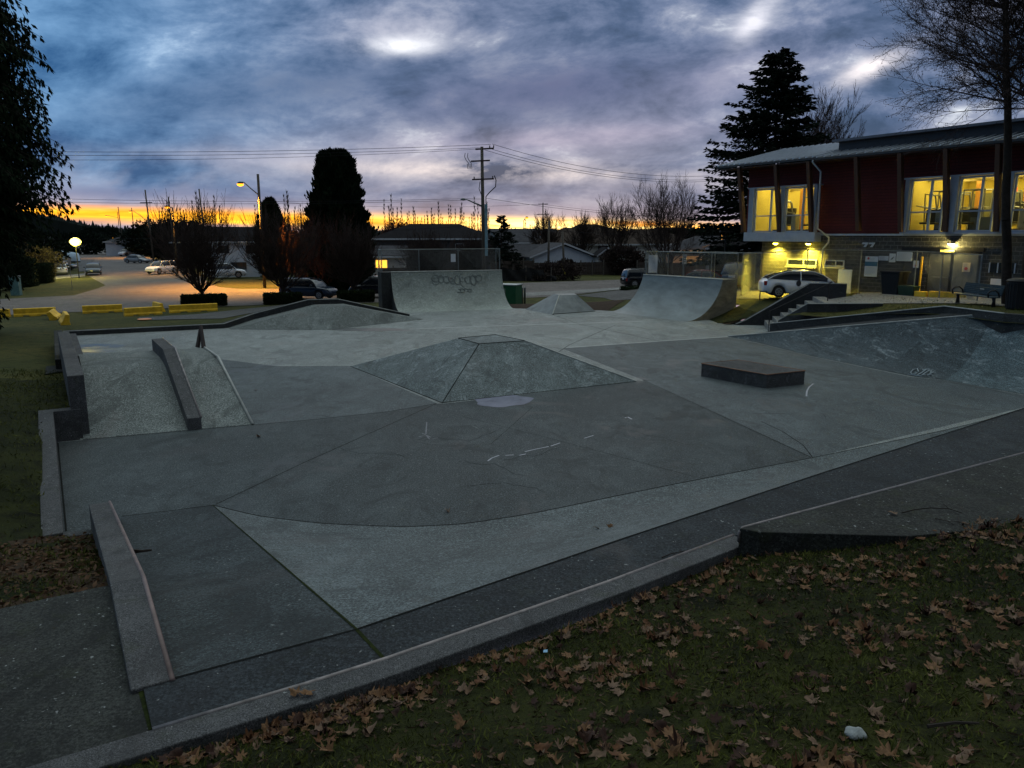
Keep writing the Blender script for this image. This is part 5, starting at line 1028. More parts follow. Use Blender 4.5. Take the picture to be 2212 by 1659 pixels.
# notices
M_paper = mat('notice_paper', (.50, .56, .62), .6, var=.05, scale=-2); M_ink = mat('dark_ink', (.05, .06, .07), .6, var=.05); M_redink = mat('red_ink', (.45, .03, .03), .6, var=.05)
def notice(label, s0, s1, z0, z1, lines=True, dot=None, band=None, name='notice', mt=None):
    k = -.06; o = bpy.data.objects.new(name, None); COL.objects.link(o); o.matrix_basis = BM @ Matrix.Translation(((s0 + s1) / 2, k, z0)); tag(o, label, 'sign'); w_, h_ = s1 - s0, z1 - z0
    m = MB(); m.box(-w_ / 2, w_ / 2, -.012, .012, 0, h_); m.build('panel', mt or M_paper, o, local=True)
    if lines:
        m = MB(); rd = random.Random(int(s0 * 100)); z = h_ * .90
        while z > h_ * .08:
            if not band or not (band[0] - .04 < z / h_ < band[1] + .04): m.box(-w_ * .42, -w_ * .42 + w_ * rd.uniform(.45, .84), -.015, -.0125, z, z + h_ * .014)
            z -= h_ * .045
        m.build('text_lines', mat('pale_ink', (.28, .32, .36), .6, var=.05), o, local=True)
    if band: m = MB(); m.box(-w_ / 2, w_ / 2, -.016, -.0125, band[0] * h_, band[1] * h_); m.build('colour_band', mat('teal_ink', (.02, .12, .20), .6, var=.3, scale=-9), o, local=True)
    if dot: m = MB(); c = Vector((dot[0] * w_, -.018, dot[1] * h_)); r = dot[2]; m.add([(c.x + r * math.cos(a), c.y, c.z + r * math.sin(a)) for a in np.linspace(0, 2 * math.pi, 17)[:-1]], [tuple(range(16))]); m.build('red_disc', M_redink, o, local=True)
    return o
notice('tall white poster with red disc and teal band on the block wall', 8.72, 9.48, 2.38, 3.48, True, (-.25, .90, .07), (.52, .74))
notice('small wide notice right of the tall white poster', 9.52, 10.08, 3.28, 3.52); n_ = notice('small square arrow notice in the middle of the notice group', 10.12, 10.48, 3.20, 3.66, False)
m = MB(); m.add([(-.10, -.016, .12), (.02, -.016, .16), (.12, -.016, .32), (-.02, -.016, .22)], [(0, 1, 2, 3)]); m.build('arrow', M_ink, n_, local=True)
notice('largest pale notice board beside the navy door', 10.53, 11.40, 3.28, 3.76, True); onwall('notice_strip', 'black strip below the largest pale notice board', 'sign', [(10.53, 11.35, -.05, -.01, 3.18, 3.262)], M_black)
notice('white sheet with red prohibition disc on the navy door', 11.50, 11.80, 2.96, 3.32, False, (.0, .30, .06)); notice('pale sheet with red disc on the right grey door', 14.05, 14.42, 2.85, 3.30, True, (.0, .35, .08), mt=mat('warm_paper', (.60, .52, .38), .6, var=.1))
lg = bpy.data.objects.new('wall_logo', None); COL.objects.link(lg); lg.matrix_basis = BM @ Matrix.Translation((8.78, -.05, 3.98)); tag(lg, 'pale slanted double seven shaped emblem high on the block wall', 'sign')
def flat(m, pts, k0=-.02, k1=.0): n = len(pts); m.add([(x, k0, z) for x, z in pts] + [(x, k1, z) for x, z in pts], [tuple(range(n)), tuple(range(2 * n - 1, n - 1, -1))] + [(i, i + n, (i + 1) % n + n, (i + 1) % n) for i in range(n)])
M_alu = mat('brushed_aluminium', (.45, .47, .48), .35, .5, var=.1)
for dx in (0, .40): m = MB(); flat(m, [(-.36 + dx, .16), (-.32 + dx, .25), (.04 + dx, .25), (-.10 + dx, 0), (-.26 + dx, 0), (-.13 + dx, .16)]); m.build('figure', M_alu, lg, local=True)
p_ = onwall('leaning_panel', 'blank white panel leaning against the block wall beside the white car', 'panel', [(7.25, 8.1, -.30, -.25, 1.25, 2.72)], M_white)
# lamps on the building
def wall_lamp(label, s, k, z, en, col, kind=0):
    o = bpy.data.objects.new('wall_lamp', None); COL.objects.link(o); o.matrix_basis = BM @ Matrix.Translation((s, k, z)); tag(o, label, 'lamp')
    m = MB(); m.lathe((0, 0, 0), [(.02, .10), (.16, .08), (.17, .02), (.16, .0)], 14); m.build('housing', M_dsteel, o, local=True)
    m = MB(); m.lathe((0, 0, -.07), [(.02, -.02), (.10, -.0), (.14, .04), (.145, .068)], 14); m.build('lens', mat('lit_lens_%d' % kind, (1, .8, .3), emit=col, est=30), o, local=True)
    ld = bpy.data.lights.new('lamp_light', 'SPOT' if kind == 0 else 'POINT'); ld.energy = en; ld.color = col; ld.shadow_soft_size = .08
    if kind == 0: ld.spot_size = R(150); ld.spot_blend = .8
    lo = bpy.data.objects.new('lamp_light', ld); COL.objects.link(lo); lo.parent = o; lo.location = (0, -.02, -.16)
wall_lamp('left soffit lamp glowing yellow under the window bay', 2.72, -.32, 4.13, 1500, (1, .74, .06)); wall_lamp('right soffit lamp glowing yellow under the window bay beside the downpipe', 5.10, -.32, 4.13, 1500, (1, .74, .06))
wall_lamp('bright wall lamp over the grey double doors', 13.45, -.22, 4.22, 110, (1, .78, .25), 1)
# gym machines
def gym(label, s, kind, k=1.6, rz=0.):
    o = bpy.data.objects.new('exercise_machine', None); COL.objects.link(o); o.matrix_basis = BM @ Matrix.Translation((s, k, 4.74)) @ Matrix.Rotation(rz, 4, 'Z'); tag(o, label, 'gym machine', 'gym machines behind the lit windows')
    m = MB()
    if kind == 'tread': 
        m.box(-.35, .35, -.8, .8, .05, .22); m.build('deck', M_machd, o, local=True, bevel=.02); m = MB()
        for x in (-.33, .33): m.path([(x, .6, .2), (x, .35, 1.25), (x, -.1, 1.1)], .035, 6)
        m.build('frame', M_mach, o, local=True); m = MB(); m.box(-.38, .38, .25, .5, 1.2, 1.55); m.build('console', M_machd, o, local=True, bevel=.03)
    elif kind == 'rack':
        for x in (-.5, .5):
            for y in (-.4, .4): m.tube((x, y, 0), (x, y, 2.1), .035, .035, 6)
        for y in (-.4, .4): m.tube((-.5, y, 2.1), (.5, y, 2.1), .035, .035, 6)
        m.tube((-.75, -.35, 1.25), (.75, -.35, 1.25), .02, .02, 6); m.build('frame', M_mach, o, local=True); m = MB(); m.box(-.22, .22, -.25, .25, .1, 1.2); m.build('weight_stack', M_machd, o, local=True)
        m = MB(); m.box(-.2, .2, -.9, -.5, .42, .52); m.build('seat', M_machd, o, local=True, bevel=.02)
    else:
        m.tube((-.3, .3, 0), (-.3, .1, 2.0), .04, .04, 6); m.tube((-.3, .1, 2.0), (.45, -.25, 1.9), .035, .035, 6); m.tube((.45, .4, 0), (.45, -.25, 1.9), .04, .04, 6); m.tube((-.55, -.2, 1.4), (.5, .1, 1.2), .03, .03, 6); m.build('frame', M_mach, o, local=True)
        m = MB(); m.box(-.25, .25, -.3, .3, .45, .55); m.box(-.25, .25, .25, .35, .56, 1.2); m.build('seat', M_machd, o, local=True, bevel=.02); m = MB(); m.box(.5, .8, -.15, .15, .2, 1.1); m.build('weight_stack', M_mach, o, local=True)
for a in (('treadmill in the left half of the left bay window', 1.9, 'tread', 1.5), ('treadmill in the middle of the right pane of the left bay', 4.0, 'tread', 1.2), ('treadmill at the right edge of the left bay', 4.95, 'tread', 1.4), ('weight rack in the left part of the first right hand gym window', 11.9, 'rack', 2.6),
          ('cable machine behind the first timber column of the right windows', 12.7, 'cable', 1.8), ('weight rack seen through the middle of the second right hand window', 14.2, 'rack', 3.0), ('cable machine at the right side of the second right hand window', 15.2, 'cable', 1.5), ('weight rack in the window behind the alder', 16.9, 'rack', 2.2), ('treadmill furthest right in the gym', 18.9, 'tread', 1.5), ('cable machine at the left edge of the left bay', 1.3, 'cable', 2.4), ('weight rack deep in the left bay', 3.2, 'rack', 3.4), ('treadmill below the red disc', 14.9, 'tread', 2.2), ('cable machine left of the weight rack in the first right hand window', 11.4, 'cable', 1.4), ('cable machine behind the alder trunk', 16.2, 'cable', 1.6), ('rack close to the glass at the left of the second right hand window', 13.95, 'rack', .85), ('rack close to the glass in the first right hand window', 12.2, 'rack', .9), ('cable machine close to the glass in the first right hand window', 11.5, 'cable', .8), ('cable machine close to the glass in the left bay', 2.5, 'cable', .8), ('rack close to the glass under the right pane of the left bay', 4.5, 'rack', .9)): gym(*a)
onwall('notice', 'red disc sign on the gym wall in the second right hand window', 'sign', [(14.78, 14.98, 2.35, 2.38, 6.75, 6.95)], mat('red_glow', (.8, .02, .01), emit=(1, .03, .01), est=1.2))
onwall('weight_cabinet', 'low grey cabinet with stacked weights in the second right hand window', 'cabinet', [(13.95, 15.0, .35, .8, 4.75, 5.5)], M_wallg)
# ------------------------------------------------------------------ houses
M_rf = [mat('grey_shingle', (.055, .055, .062), .95, var=.3, scale=2, spec=.08), mat('brown_shingle', (.060, .046, .038), .95, var=.3, scale=2, spec=.08), mat('dark_shingle', (.014, .013, .015), .95, var=.3, scale=2, spec=.05)]
M_sd = {'white': mat('white_siding', (.58, .62, .68), .7, var=.08), 'grey': mat('grey_siding', (.22, .225, .25), .7, var=.1), 'beige': mat('beige_siding', (.48, .46, .44), .7, var=.1), 'dark': mat('dark_siding', (.05, .05, .055), .8, var=.2)}
M_trim = mat('white_trim', (.50, .52, .56), .6, var=.05); M_hw = mat('house_window', (.02, .025, .03), .15, var=0.)
def house(label, loc, wx, dy, hw, hr, kind, rz, wall_, roofm, wins=(), lit=(), name='house', cat='house', ov=.5):
    t = thing(name, label, cat, loc, rz); x, y = wx / 2, dy / 2
    m = MB(); m.box(-x, x, -y, y, -.5, hw)
    if kind == 'gable_side': m.add([(-x, -y, hw), (-x, y, hw), (-x, 0, hr - .15)], [(0, 1, 2)]); m.add([(x, -y, hw), (x, y, hw), (x, 0, hr - .15)], [(0, 1, 2)])
    if kind == 'gable_front': m.add([(-x, -y, hw), (x, -y, hw), (0, -y, hr - .15)], [(0, 1, 2)]); m.add([(-x, y, hw), (x, y, hw), (0, y, hr - .15)], [(0, 1, 2)])
    m.build('wall', M_sd[wall_], t, local=True); X_, Y_ = x + ov, y + ov; e = hw - .1; m = MB()
    if kind == 'hip':
        r_ = max(.5, X_ - Y_) if X_ > Y_ else .3; m.add([(-X_, -Y_, e), (X_, -Y_, e), (X_, Y_, e), (-X_, Y_, e), (-r_, 0, hr), (r_, 0, hr)], [(0, 1, 5, 4), (1, 2, 5), (2, 3, 4, 5), (3, 0, 4), (3, 2, 1, 0)])
    elif kind == 'gable_side':
        m.add([(-X_, -Y_, e), (X_, -Y_, e), (X_, 0, hr), (-X_, 0, hr), (-X_, -Y_, e + .18), (X_, -Y_, e + .18), (X_, 0, hr + .18), (-X_, 0, hr + .18)], [(3, 2, 1, 0), (4, 5, 6, 7), (0, 1, 5, 4), (1, 2, 6, 5), (3, 0, 4, 7)]); m.add([(-X_, Y_, e), (X_, Y_, e), (X_, 0, hr), (-X_, 0, hr), (-X_, Y_, e + .18), (X_, Y_, e + .18), (X_, 0, hr + .18), (-X_, 0, hr + .18)], [(0, 1, 2, 3), (7, 6, 5, 4), (4, 5, 1, 0), (5, 6, 2, 1), (7, 4, 0, 3)])
    else:
        for sgn in (-1, 1): m.add([(sgn * X_, -Y_, e), (sgn * X_, Y_, e), (0, Y_, hr), (0, -Y_, hr), (sgn * X_, -Y_, e + .18), (sgn * X_, Y_, e + .18), (0, Y_, hr + .18), (0, -Y_, hr + .18)], [(3, 2, 1, 0), (4, 5, 6, 7), (0, 1, 5, 4), (3, 0, 4, 7), (1, 2, 6, 5)])
    m.build('roof', roofm, t, local=True)
    if kind != 'gable_front': m = MB(); m.box(-X_, X_, -Y_ - .06, -Y_, e - .12, e + .10); m.build('gutter', M_trim, t, local=True)
    else:
        for sgn in (-1, 1): m = MB(); m.add([(sgn * X_, -Y_ - .05, e - .02), (0, -Y_ - .05, hr - .02), (0, -Y_ - .05, hr + .2), (sgn * X_, -Y_ - .05, e + .2)], [(0, 1, 2, 3)]); m.build('barge_board', M_trim, t, local=True)
    for i, (cx, cz, ww, wh) in enumerate(wins):
        m = MB(); m.box(cx - ww / 2 - .1, cx + ww / 2 + .1, -y - .06, -y - .002, cz - wh / 2 - .1, cz + wh / 2 + .1); wn = m.build('window', M_trim, t, local=True)
        m = MB(); m.box(cx - ww / 2, cx + ww / 2, -y - .08, -y - .061, cz - wh / 2, cz + wh / 2); m.build('pane', mat('lit_pane', (1, .6, .1), emit=(1, .45, .04), est=1.6) if i in lit else M_hw, wn, local=True)
    return t
house('white sided two storey house with dark roof behind the left street trees', XD(520, 100, -.5), 6.4, 8, 4.3, 5.9, 'gable_side', .3, 'white', M_rf[2], [(1.6, 3.3, 1.3, 1.0), (-1.6, 3.3, 1.2, .9), (0, 1.3, 1.8, .9)])
house('dark long roofed house behind the leftmost bare street tree', XD(455, 124, -.5), 10, 9, 4.0, 6.4, 'hip', .35, 'dark', M_rf[2], [(3.2, 2.6, 1.2, .9), (-2, 2.6, 1.2, .9)])
house('dark hip roofed house behind the left quarter pipe fence', XD(940, 112, -.5), 17, 10, 4.6, 6.6, 'hip', .1, 'dark', M_rf[2], [(-6.4, 1.6, 1.6, 1.0), (3.4, 3.4, 1.0, .8), (5.0, 1.6, .9, 1.4)], (0,))
house('low white house wing with lit orange window left of the quarter pipe fence', XD(832, 96, -.5), 5, 6, 2.6, 3.6, 'gable_side', .1, 'beige', M_rf[0], [(-.2, 1.65, 1.3, .9)], (0,))
house('white sided garage with low gable roof and small red vent', XD(1200, 106, -.5), 8.6, 7, 2.15, 3.85, 'gable_front', .25, 'white', M_rf[0], (), name='garage', cat='garage')
house('long lean grey roofed wing left of the white garage', XD(1133, 109, -.5), 7.5, 7, 2.0, 3.6, 'gable_side', .25, 'beige', M_rf[0])
house('grey roofed house with white gable trim below the brightest sunset', XD(1130, 136, -.5), 12, 9, 3.8, 5.9, 'gable_side', .45, 'grey', M_rf[0])
house('wide beige two storey house behind the garage', XD(1268, 130, -.5), 18, 10, 3.6, 6.2, 'hip', .05, 'beige', M_rf[1], [(-2.2, 2.4, 1.8, 1.7), (1.8, 2.0, 1.7, 2.6), (-6, 2.6, 1.6, 1.2)])
house('beige house with brown hip roof right of the wide beige house', XD(1395, 133, -.5), 14, 9, 3.6, 6.0, 'hip', .0, 'beige', M_rf[1], [(-1.5, 2.2, 1.6, 1.2)])
house('distant brown hip roofed house rising over the beige roof', XD(1270, 175, -.5), 12, 8, 5.4, 7.3, 'hip', .0, 'dark', M_rf[1])
house('dark hip roofed house above the black parked car', XD(1445, 170, -.5), 15, 9, 4.6, 6.6, 'hip', .0, 'dark', M_rf[2])
house('grey sided bungalow with two white windows behind the parking lot fence', XD(1540, 104, -.2), 14, 9, 2.8, 4.6, 'hip', -.12, 'grey', M_rf[0], [(-1.4, 1.75, 1.3, 1.0), (2.4, 1.65, 1.8, 1.1)])
house('dark roofed house between the bungalow and the centre', XD(1615, 88, .2), 9, 9, 3.0, 4.9, 'hip', -.2, 'dark', M_rf[2])
house('white house far along the side street', XD(268, 190, -.5), 7, 8, 3.4, 4.6, 'hip', .4, 'white', M_rf[0])
house('grey gabled house behind the brown shrub at left', XD(48, 118, -.5), 8, 8, 2.9, 4.6, 'gable_side', .3, 'grey', M_rf[0])
house('small pale carport beside the grey gabled house', XD(92, 130, -.5), 5, 5, 2.2, 3.0, 'gable_side', .3, 'white', M_rf[0])
m = MB(); m.box(-.3, .3, -.03, .03, 0, .3); 
# garden fences
def board_fence(label, a, b, h, n):
    d = (b - a); L = d.length; rz = math.atan2(d.y, d.x); t = thing('board_fence', label, 'fence', a, rz); rd = random.Random(int(L * 10)); k = int(L / .16)
    m = MB(); [m.box(i * .16, i * .16 + .15, rd.uniform(-.012, .012), rd.uniform(.016, .03), .05, h + rd.uniform(-.03, .03)) for i in range(k)]; m.build('boards', M_wood, t, local=True)
    for i in range(n + 1): m = MB(); x = L * i / n; m.box(x - .06, x + .06, -.10, -.02, -.2, h + .25); m.build('post', mat('fence_post', (.10, .085, .07), .85, var=.3), t, local=True)
    m = MB(); m.box(0, L, -.06, -.015, .35, .45); m.box(0, L, -.06, -.015, h - .35, h - .25); m.build('rail', M_wood, t, local=True)
board_fence('dark board fence from the netting towards the white garage', XD(1060, 93, -.5), XD(1152, 97, -.5), 1.95, 4)
board_fence('long weathered board fence behind the gravel junction', XD(1153, 97, -.5), XD(1375, 101, -.5), 1.65, 9)
board_fence('dark board fence behind the car park towards the bungalow', XD(1376, 96, -.45), XD(1640, 90, -.2), 1.7, 10)
board_fence('low dark board fence beyond the left quarter pipe', XD(820, 88, -.5), XD(1050, 92, -.5), 1.4, 8)
# ------------------------------------------------------------------ utility poles, lamps, wires
def pole(label, loc, h, r=.15, arms=(), lean=(0, 0), name='utility_pole', armw=1.2):
    t = thing(name, label, 'utility pole', loc); m = MB(); m.tube((0, 0, -.3), (lean[0], lean[1], h), r, r * .72, 10); m.build('pole', M_pole, t, local=True, smooth=True)
    for z, hw, sk in arms: f = z / h; c = Vector((lean[0] * f, lean[1] * f, z)); m = MB(); a = Vector((hw * .9, hw * -.45, 0)); m.obox(c + Vector((0, -.18, 0)) - a + Vector((sk, 0, 0)), c + Vector((0, -.18, 0)) + a + Vector((sk, 0, 0)), .10, z - .06, z + .07); m.build('crossarm', mat('crossarm', (.045, .022, .022), .8, var=.2), t, local=True)
    return t
ML = 72.; mp_ = XD(1046, ML, -.5); ppx = FPX / (ML * CP)
def mz(yd): return PD(1046, yd, ML).z + .5
main = pole('tall main utility pole with three crossarms and hanging cut outs', mp_, mz(317), .19, [(mz(322), .92, .25), (mz(348), .95, -.15), (mz(387.5), 1.1, .05)], (-.12, 0))
m = MB()
for z, s in ((mz(322), (.6, .95)), (mz(387.5), (-.85, .85))): 
    for x in s: m = MB(); m.lathe((x, -.2 - x * .45, z + .06), [(.03, 0), (.07, .05), (.03, .10), (.07, .15), (.03, .2)], 8); m.build('insulator', M_dsteel, main, local=True)
for x in (-1.3, -1.05): m = MB(); m.path([(x - .35, .3, mz(330)), (x - .4, .2, mz(338)), (x - .25, 0, mz(346)), (x - .05, 0, mz(352)), (x + .02, 0, mz(364)), (x - .12, 0, mz(364)), (x - .15, 0, mz(354))], .03, 5); m.build('cut_out', M_dsteel, main, local=True)
m = MB(); m.path([(1.0, -.5, mz(380)), (1.15, -.5, mz(390)), (1.1, -.4, mz(404)), (.55, -.3, mz(416)), (.22, -.2, mz(425)), (.22, -.2, mz(440))], .045, 6); m.path([(-.3, -.2, mz(392)), (-.4, -.2, mz(408)), (-.15, -.2, mz(424))], .035, 5); m.build('cable', M_dsteel, main, local=True)
m = MB(); hx = PD(1003, 432, ML).x - mp_.x; m.path([(-.1, -.1, mz(446)), (hx * .5, -.1, mz(438)), (hx * .85, -.1, mz(431.5)), (hx, -.1, mz(431))], [.09, .07, .05, .05], 6); m.build('lamp_arm', M_steel, main, local=True, smooth=True)
m = MB(); m.lathe((hx - .1, -.1, mz(433.5)), [(.05, 0), (.24, .03), (.26, .10), (.12, .22), (.03, .24)], 12); m.build('lamp_head', M_steel, main, local=True, smooth=True)
m = MB(); m.box(.10, .36, -.28, -.16, 3.2, mz(441)); m.build('conduit', mat('pale_conduit', (.20, .34, .40), .5, .2, var=.25), main, local=True)
M_lampo = mat('lit_sodium', (1, .5, .05), emit=(1, .37, .022), est=1.9); M_sodl = (1, .42, .05)
def street_lamp(label, xd, D, ypole, xl, yl, lit=True, en=0, pole_r=.13, woody=True, zg=-.5, arm_from=None):
    b_ = XD(xd, D, zg); t = thing('street_lamp', label, 'street lamp', b_); top = PD(xd, ypole, D); hd = PD(xl, yl, D) - b_; af = (PD(xd, arm_from, D) if arm_from else top) - b_
    m = MB(); m.tube((0, 0, -.3), (0, 0, top.z - b_.z), pole_r, pole_r * .75, 9); m.build('pole', M_pole if woody else M_dsteel, t, local=True, smooth=True)
    sg = 1 if hd.x > 0 else -1; m = MB(); m.path([(0, 0, af.z), (hd.x * .45, 0, lerp(af.z, hd.z, .62)), (hd.x * .8, 0, hd.z + .14), (hd.x - sg * .1, 0, hd.z + .16)], .06, 6); m.build('arm', M_steel, t, local=True, smooth=True)
    m = MB(); m.lathe((hd.x, 0, hd.z), [(.04, .22), (.20, .16), (.28, .08), (.27, .0), (.1, .0)], 12); m.build('lamp_head', M_dsteel, t, local=True, smooth=True)
    m = MB(); m.lathe((hd.x, 0, hd.z - .13), [(.05, -.12), (.27, -.04), (.34, .125)], 12); m.build('lens', M_lampo if lit else mat('unlit_lens', (.4, .4, .42), .3), t, local=True, smooth=True)
    if lit and en: ld = bpy.data.lights.new('street_light', 'SPOT'); ld.energy = en; ld.color = M_sodl; ld.shadow_soft_size = .25; ld.spot_size = R(128); ld.spot_blend = .6; lo = bpy.data.objects.new('street_light', ld); COL.objects.link(lo); lo.parent = t; lo.location = (hd.x, 0, hd.z - .3)
    return t
street_lamp('nearest lit orange street lamp on a tall wooden pole, left of the columnar conifer', 572, 76, 376, 519, 397, True, 24000, .16, arm_from=422)
street_lamp('second lit orange street lamp above the left bare tree', 384, 104, 448, 361, 447, True, 3500, arm_from=448)
street_lamp('third lit orange street lamp further up the side street', 326, 170, 468, 281, 457, True, 8000, arm_from=478)
street_lamp('fourth small lit street lamp up the side street', 262, 240, 458, 229, 466.5, True, 0, arm_from=470)
street_lamp('small lit lamp low beside the sunset right of the utility pole', 1131, 150, 476, 1138, 470, True, 0, .09)
street_lamp('lit orange street lamp between the bare tree and the spruce', 1556, 95, 468, 1536, 473, True, 2200)
pole('pole with double crossarms in the distance right of the main pole', XD(1172, 150, -.5), PD(1172, 438, 150).z + .5, .14, [(PD(1172, 441, 150).z + .5, 1.0, 0), (PD(1172, 463, 150).z + .5, 1.3, 0)])
pole('plain wooden pole in front of the white garage', XD(1184, 92, -.5), PD(1184, 476, 92).z + .5, .16, [], (.05, 0)); pole('dark leaning pole right of the garage', XD(1220, 90, -.5), PD(1214, 500, 90).z + .5, .15, [], (-.35, 0)); pole('distant thin pole behind the bare trees', XD(1349, 150, -.5), PD(1349, 453, 150).z + .5, .12, [(PD(1349, 478, 150).z + .5, .6, -.3)])
for i, (x, y, D_, lx, lb) in enumerate(((331, 410, 120, -.4, 'tall leaning dark pole above the side street houses'), (447, 408, 118, -.5, 'pole rising out of the leftmost bare tree'), (266, 447, 200, -.5, 'slim pole beside the side street, farther'), (292, 449, 205, -.2, 'slim pole right of the farther slim pole'), (377, 426, 125, -.3, 'pole between the second lamp and the left tree'))):
    pole(lb, XD(x + 3, D_, -.5), PD(x, y, D_).z + .5, .14, [(PD(x, y + 28, D_).z + .5, 1.3, 0)] if i == 0 else [], (lx, 0))
sg_ = thing('guy_guard', 'yellow plastic guard on the guy wire beside the leaning pole', 'guy guard', XD(1221, 89.5, -.5)); m = MB(); m.tube((0, 0, .55), (-.62, 0, 2.0), .09, .09, 6); m.build('sleeve', mat('yellow_plastic', (.60, .50, .03), .5, var=.1), sg_, local=True)
def wire(label, a, b, sag, r=.022, n=24):
    a = Vector(a); b = Vector(b); m = MB(); m.path([lerp(a, b, t) - Vector((0, 0, sag * 4 * t * (1 - t))) for t in np.linspace(0, 1, n)], r, 4)
    return tag(m.build('overhead_wire', M_dsteel), label, 'wire', 'overhead wires')
pt = lambda x, y, D: PD(x, y, D)
wire('uppermost wire running left from the top of the main pole', pt(1060, 312, ML), pt(-400, 318, 62), .5); wire('second wire running left from the top crossarm of the main pole', pt(1040, 319, ML), pt(-400, 326, 62.5), .5, .02); wire('third wire running left just below the crossarm of the main pole', pt(1034, 322, ML + .3), pt(-400, 336, 61), .6, .018)
for i, (y0, y1) in enumerate(((311, 380), (320, 388), (324, 392))): wire(('uppermost', 'middle', 'lowest')[i] + ' of the three wires falling right from the main pole to the spruce', pt(1063 - 8 * i, y0, ML), pt(1530, y1, 84), .9, .022)
for i, (y0, y1) in enumerate(((428, 414), (431, 423))): wire(('upper', 'lower')[i] + ' thin communication wire left of the main pole', pt(1044, y0, ML), pt(-300, y1, 64), .5, .018)
wire('communication wire falling right of the main pole', pt(1050, 428, ML), pt(1600, 470, 90), .6, .02); wire('low wire crossing in front of the sunset left of the main pole', pt(1045, 486, ML), pt(-200, 512, 70), .6, .02); wire('low wire crossing in front of the sunset right of the main pole', pt(1048, 485, ML), pt(1640, 506, 88), .5, .022)
wire('faint far wire between the distant poles', pt(1172, 441, 150), pt(600, 436, 170), .8, .03); wire('faint far wire right of the distant pole', pt(1172, 441, 150), pt(1560, 460, 150), .8, .03)
# glaring floodlight beside the side street
gl_ = XD(171, 94, -.5); t = thing('lamp_post', 'thin post carrying a glaring yellow white floodlight beside the side street', 'lamp post', gl_); m = MB(); m.tube((0, 0, -.2), (0, 0, 4.1), .06, .05, 7); m.build('pole', M_dsteel, t, local=True)
m = MB(); m.lathe((0, 0, 3.95), [(.1, -.2), (.45, -.05), (.66, .3), (.45, .65), (.1, .8)], 14); m.build('lamp_head', mat('glaring_lamp', (1, .9, .4), emit=(1, .80, .13), est=3.2), t, local=True, smooth=True)
ld = bpy.data.lights.new('flood_light', 'POINT'); ld.energy = 1500; ld.color = (1, .80, .16); ld.shadow_soft_size = .5; lo = bpy.data.objects.new('flood_light', ld); COL.objects.link(lo); lo.parent = t; lo.location = (.2, -1.0, 4.2)
for x, y, D_, lb in ((157, 520, 150, 'tiny orange lamp left of the glaring floodlight'), (45, 536, 76, 'small orange porch lamp in the dark hedge at far left'), (246, 515, 240, 'small orange lamp at the far end of the side street')):
    b_ = XD(x, D_, -.5); t = thing('porch_lamp', lb, 'lamp', b_); z = PD(x, y, D_).z + .5; m = MB(); m.tube((0, 0, 0), (0, 0, z), .04, .04, 5); m.build('pole', M_dsteel, t, local=True); m = MB(); m.lathe((0, 0, z), [(.02, -.14), (.16, -.02), (.14, .12), (.02, .18)], 10); m.build('globe', M_lampo, t, local=True, smooth=True)
b_ = XD(249.5, 200, -.5); t = thing('road_sign', 'bright green yellow road sign at the far end of the side street', 'road sign', b_); m = MB(); m.tube((0, 0, 0), (0, 0, 2.6), .06, .06, 5); m.build('post', mat('green_post', (.2, .5, .05), .5), t, local=True); m = MB(); m.lathe((0, -.06, 2.7), [(.02, -.45), (.45, 0), (.02, .45)], 4); m.build('panel', mat('sign_green', (.35, .85, .08), .4, var=.1), t, local=True)
for x, y0, y1, lb in ((156, 560, 624, 'thin grey sign post on the lawn corner by the side street'),):
    b_ = XD(x, 74.5, -.5); t = thing('sign_post', lb, 'sign post', b_); m = MB(); m.tube((0, 0, -.2), (0, 0, 2.9), .03, .03, 6); m.build('post', M_steel, t, local=True); m = MB(); m.box(-.02, .02, -.25, .25, 2.3, 2.9); m.build('panel', M_steel, t, local=True)
# ------------------------------------------------------------------ chain link fences
def chain(label, pts, tops, group=None, mesh=.11, post_r=.03, name='chain_link_fence', rw=.0035):
    pts = [Vector(p) for p in pts]; t = thing(name, label, 'fence', pts[0], group=group); rel = [p - pts[0] for p in pts]
    for p, h in zip(rel, tops): m = MB(); m.tube(p + Vector((0, 0, -.2)), p + Vector((0, 0, h + .04)), post_r, post_r, 7); m.build('post', M_steel, t, local=True)
    m = MB(); 
    for i in range(len(rel) - 1): m.tube(rel[i] + Vector((0, 0, tops[i])), rel[i + 1] + Vector((0, 0, tops[i + 1])), .024, .024, 6)
    m.build('top_rail', M_steel, t, local=True); segs = []
    for i in range(len(rel) - 1):
        a, b = rel[i], rel[i + 1]; L = (b - a).length; h0, h1 = tops[i], tops[i + 1]; hh = (h0 + h1) / 2; n = int((L + hh) / mesh)
        for s in (1, -1):
            for k in range(n):
                x0 = k * mesh - (hh if s > 0 else 0); x1 = x0 + hh * 1.0; z0, z1 = (0, hh) if s > 0 else (hh, 0)
                ta, tb = max(0, -x0 / hh), min(1, (L - x0) / hh)
                if tb <= ta: continue
                q = []
                for tt in (ta, tb):
                    u = (x0 + hh * tt) / L; zf = (tt if s > 0 else 1 - tt); g = lerp(a, b, u); q.append(tuple(g + Vector((0, 0, .04 + (lerp(h0, h1, u) - .04) * zf))))
                segs.append((q[0], q[1], rw, rw))
    v, f = prisms(segs, 3); raw_mesh('mesh', v, f, M_steel, t); return t
hL_ = hL; zt = 3.72
A0 = QLa - QLd * .55 + QLn * 2.47; A1 = QLb + QLn * 2.47; A2 = QLb + QLn * 3.6; A3 = QLa - QLd * .55 + QLn * 3.6
def up(p, z): return Vector((p.x, p.y, z))
def pxy(xd, base, d):   # point on the line base + t*d seen in direction xd
    k = (xd - 1106) / FPX / CP * 1.0; t = (k * base.y * 1.0 - base.x) / (d.x - k * d.y); return base + d * t
bk_ = [lerp(A3, A2, s) for s in (0, .333, .667, 1)]
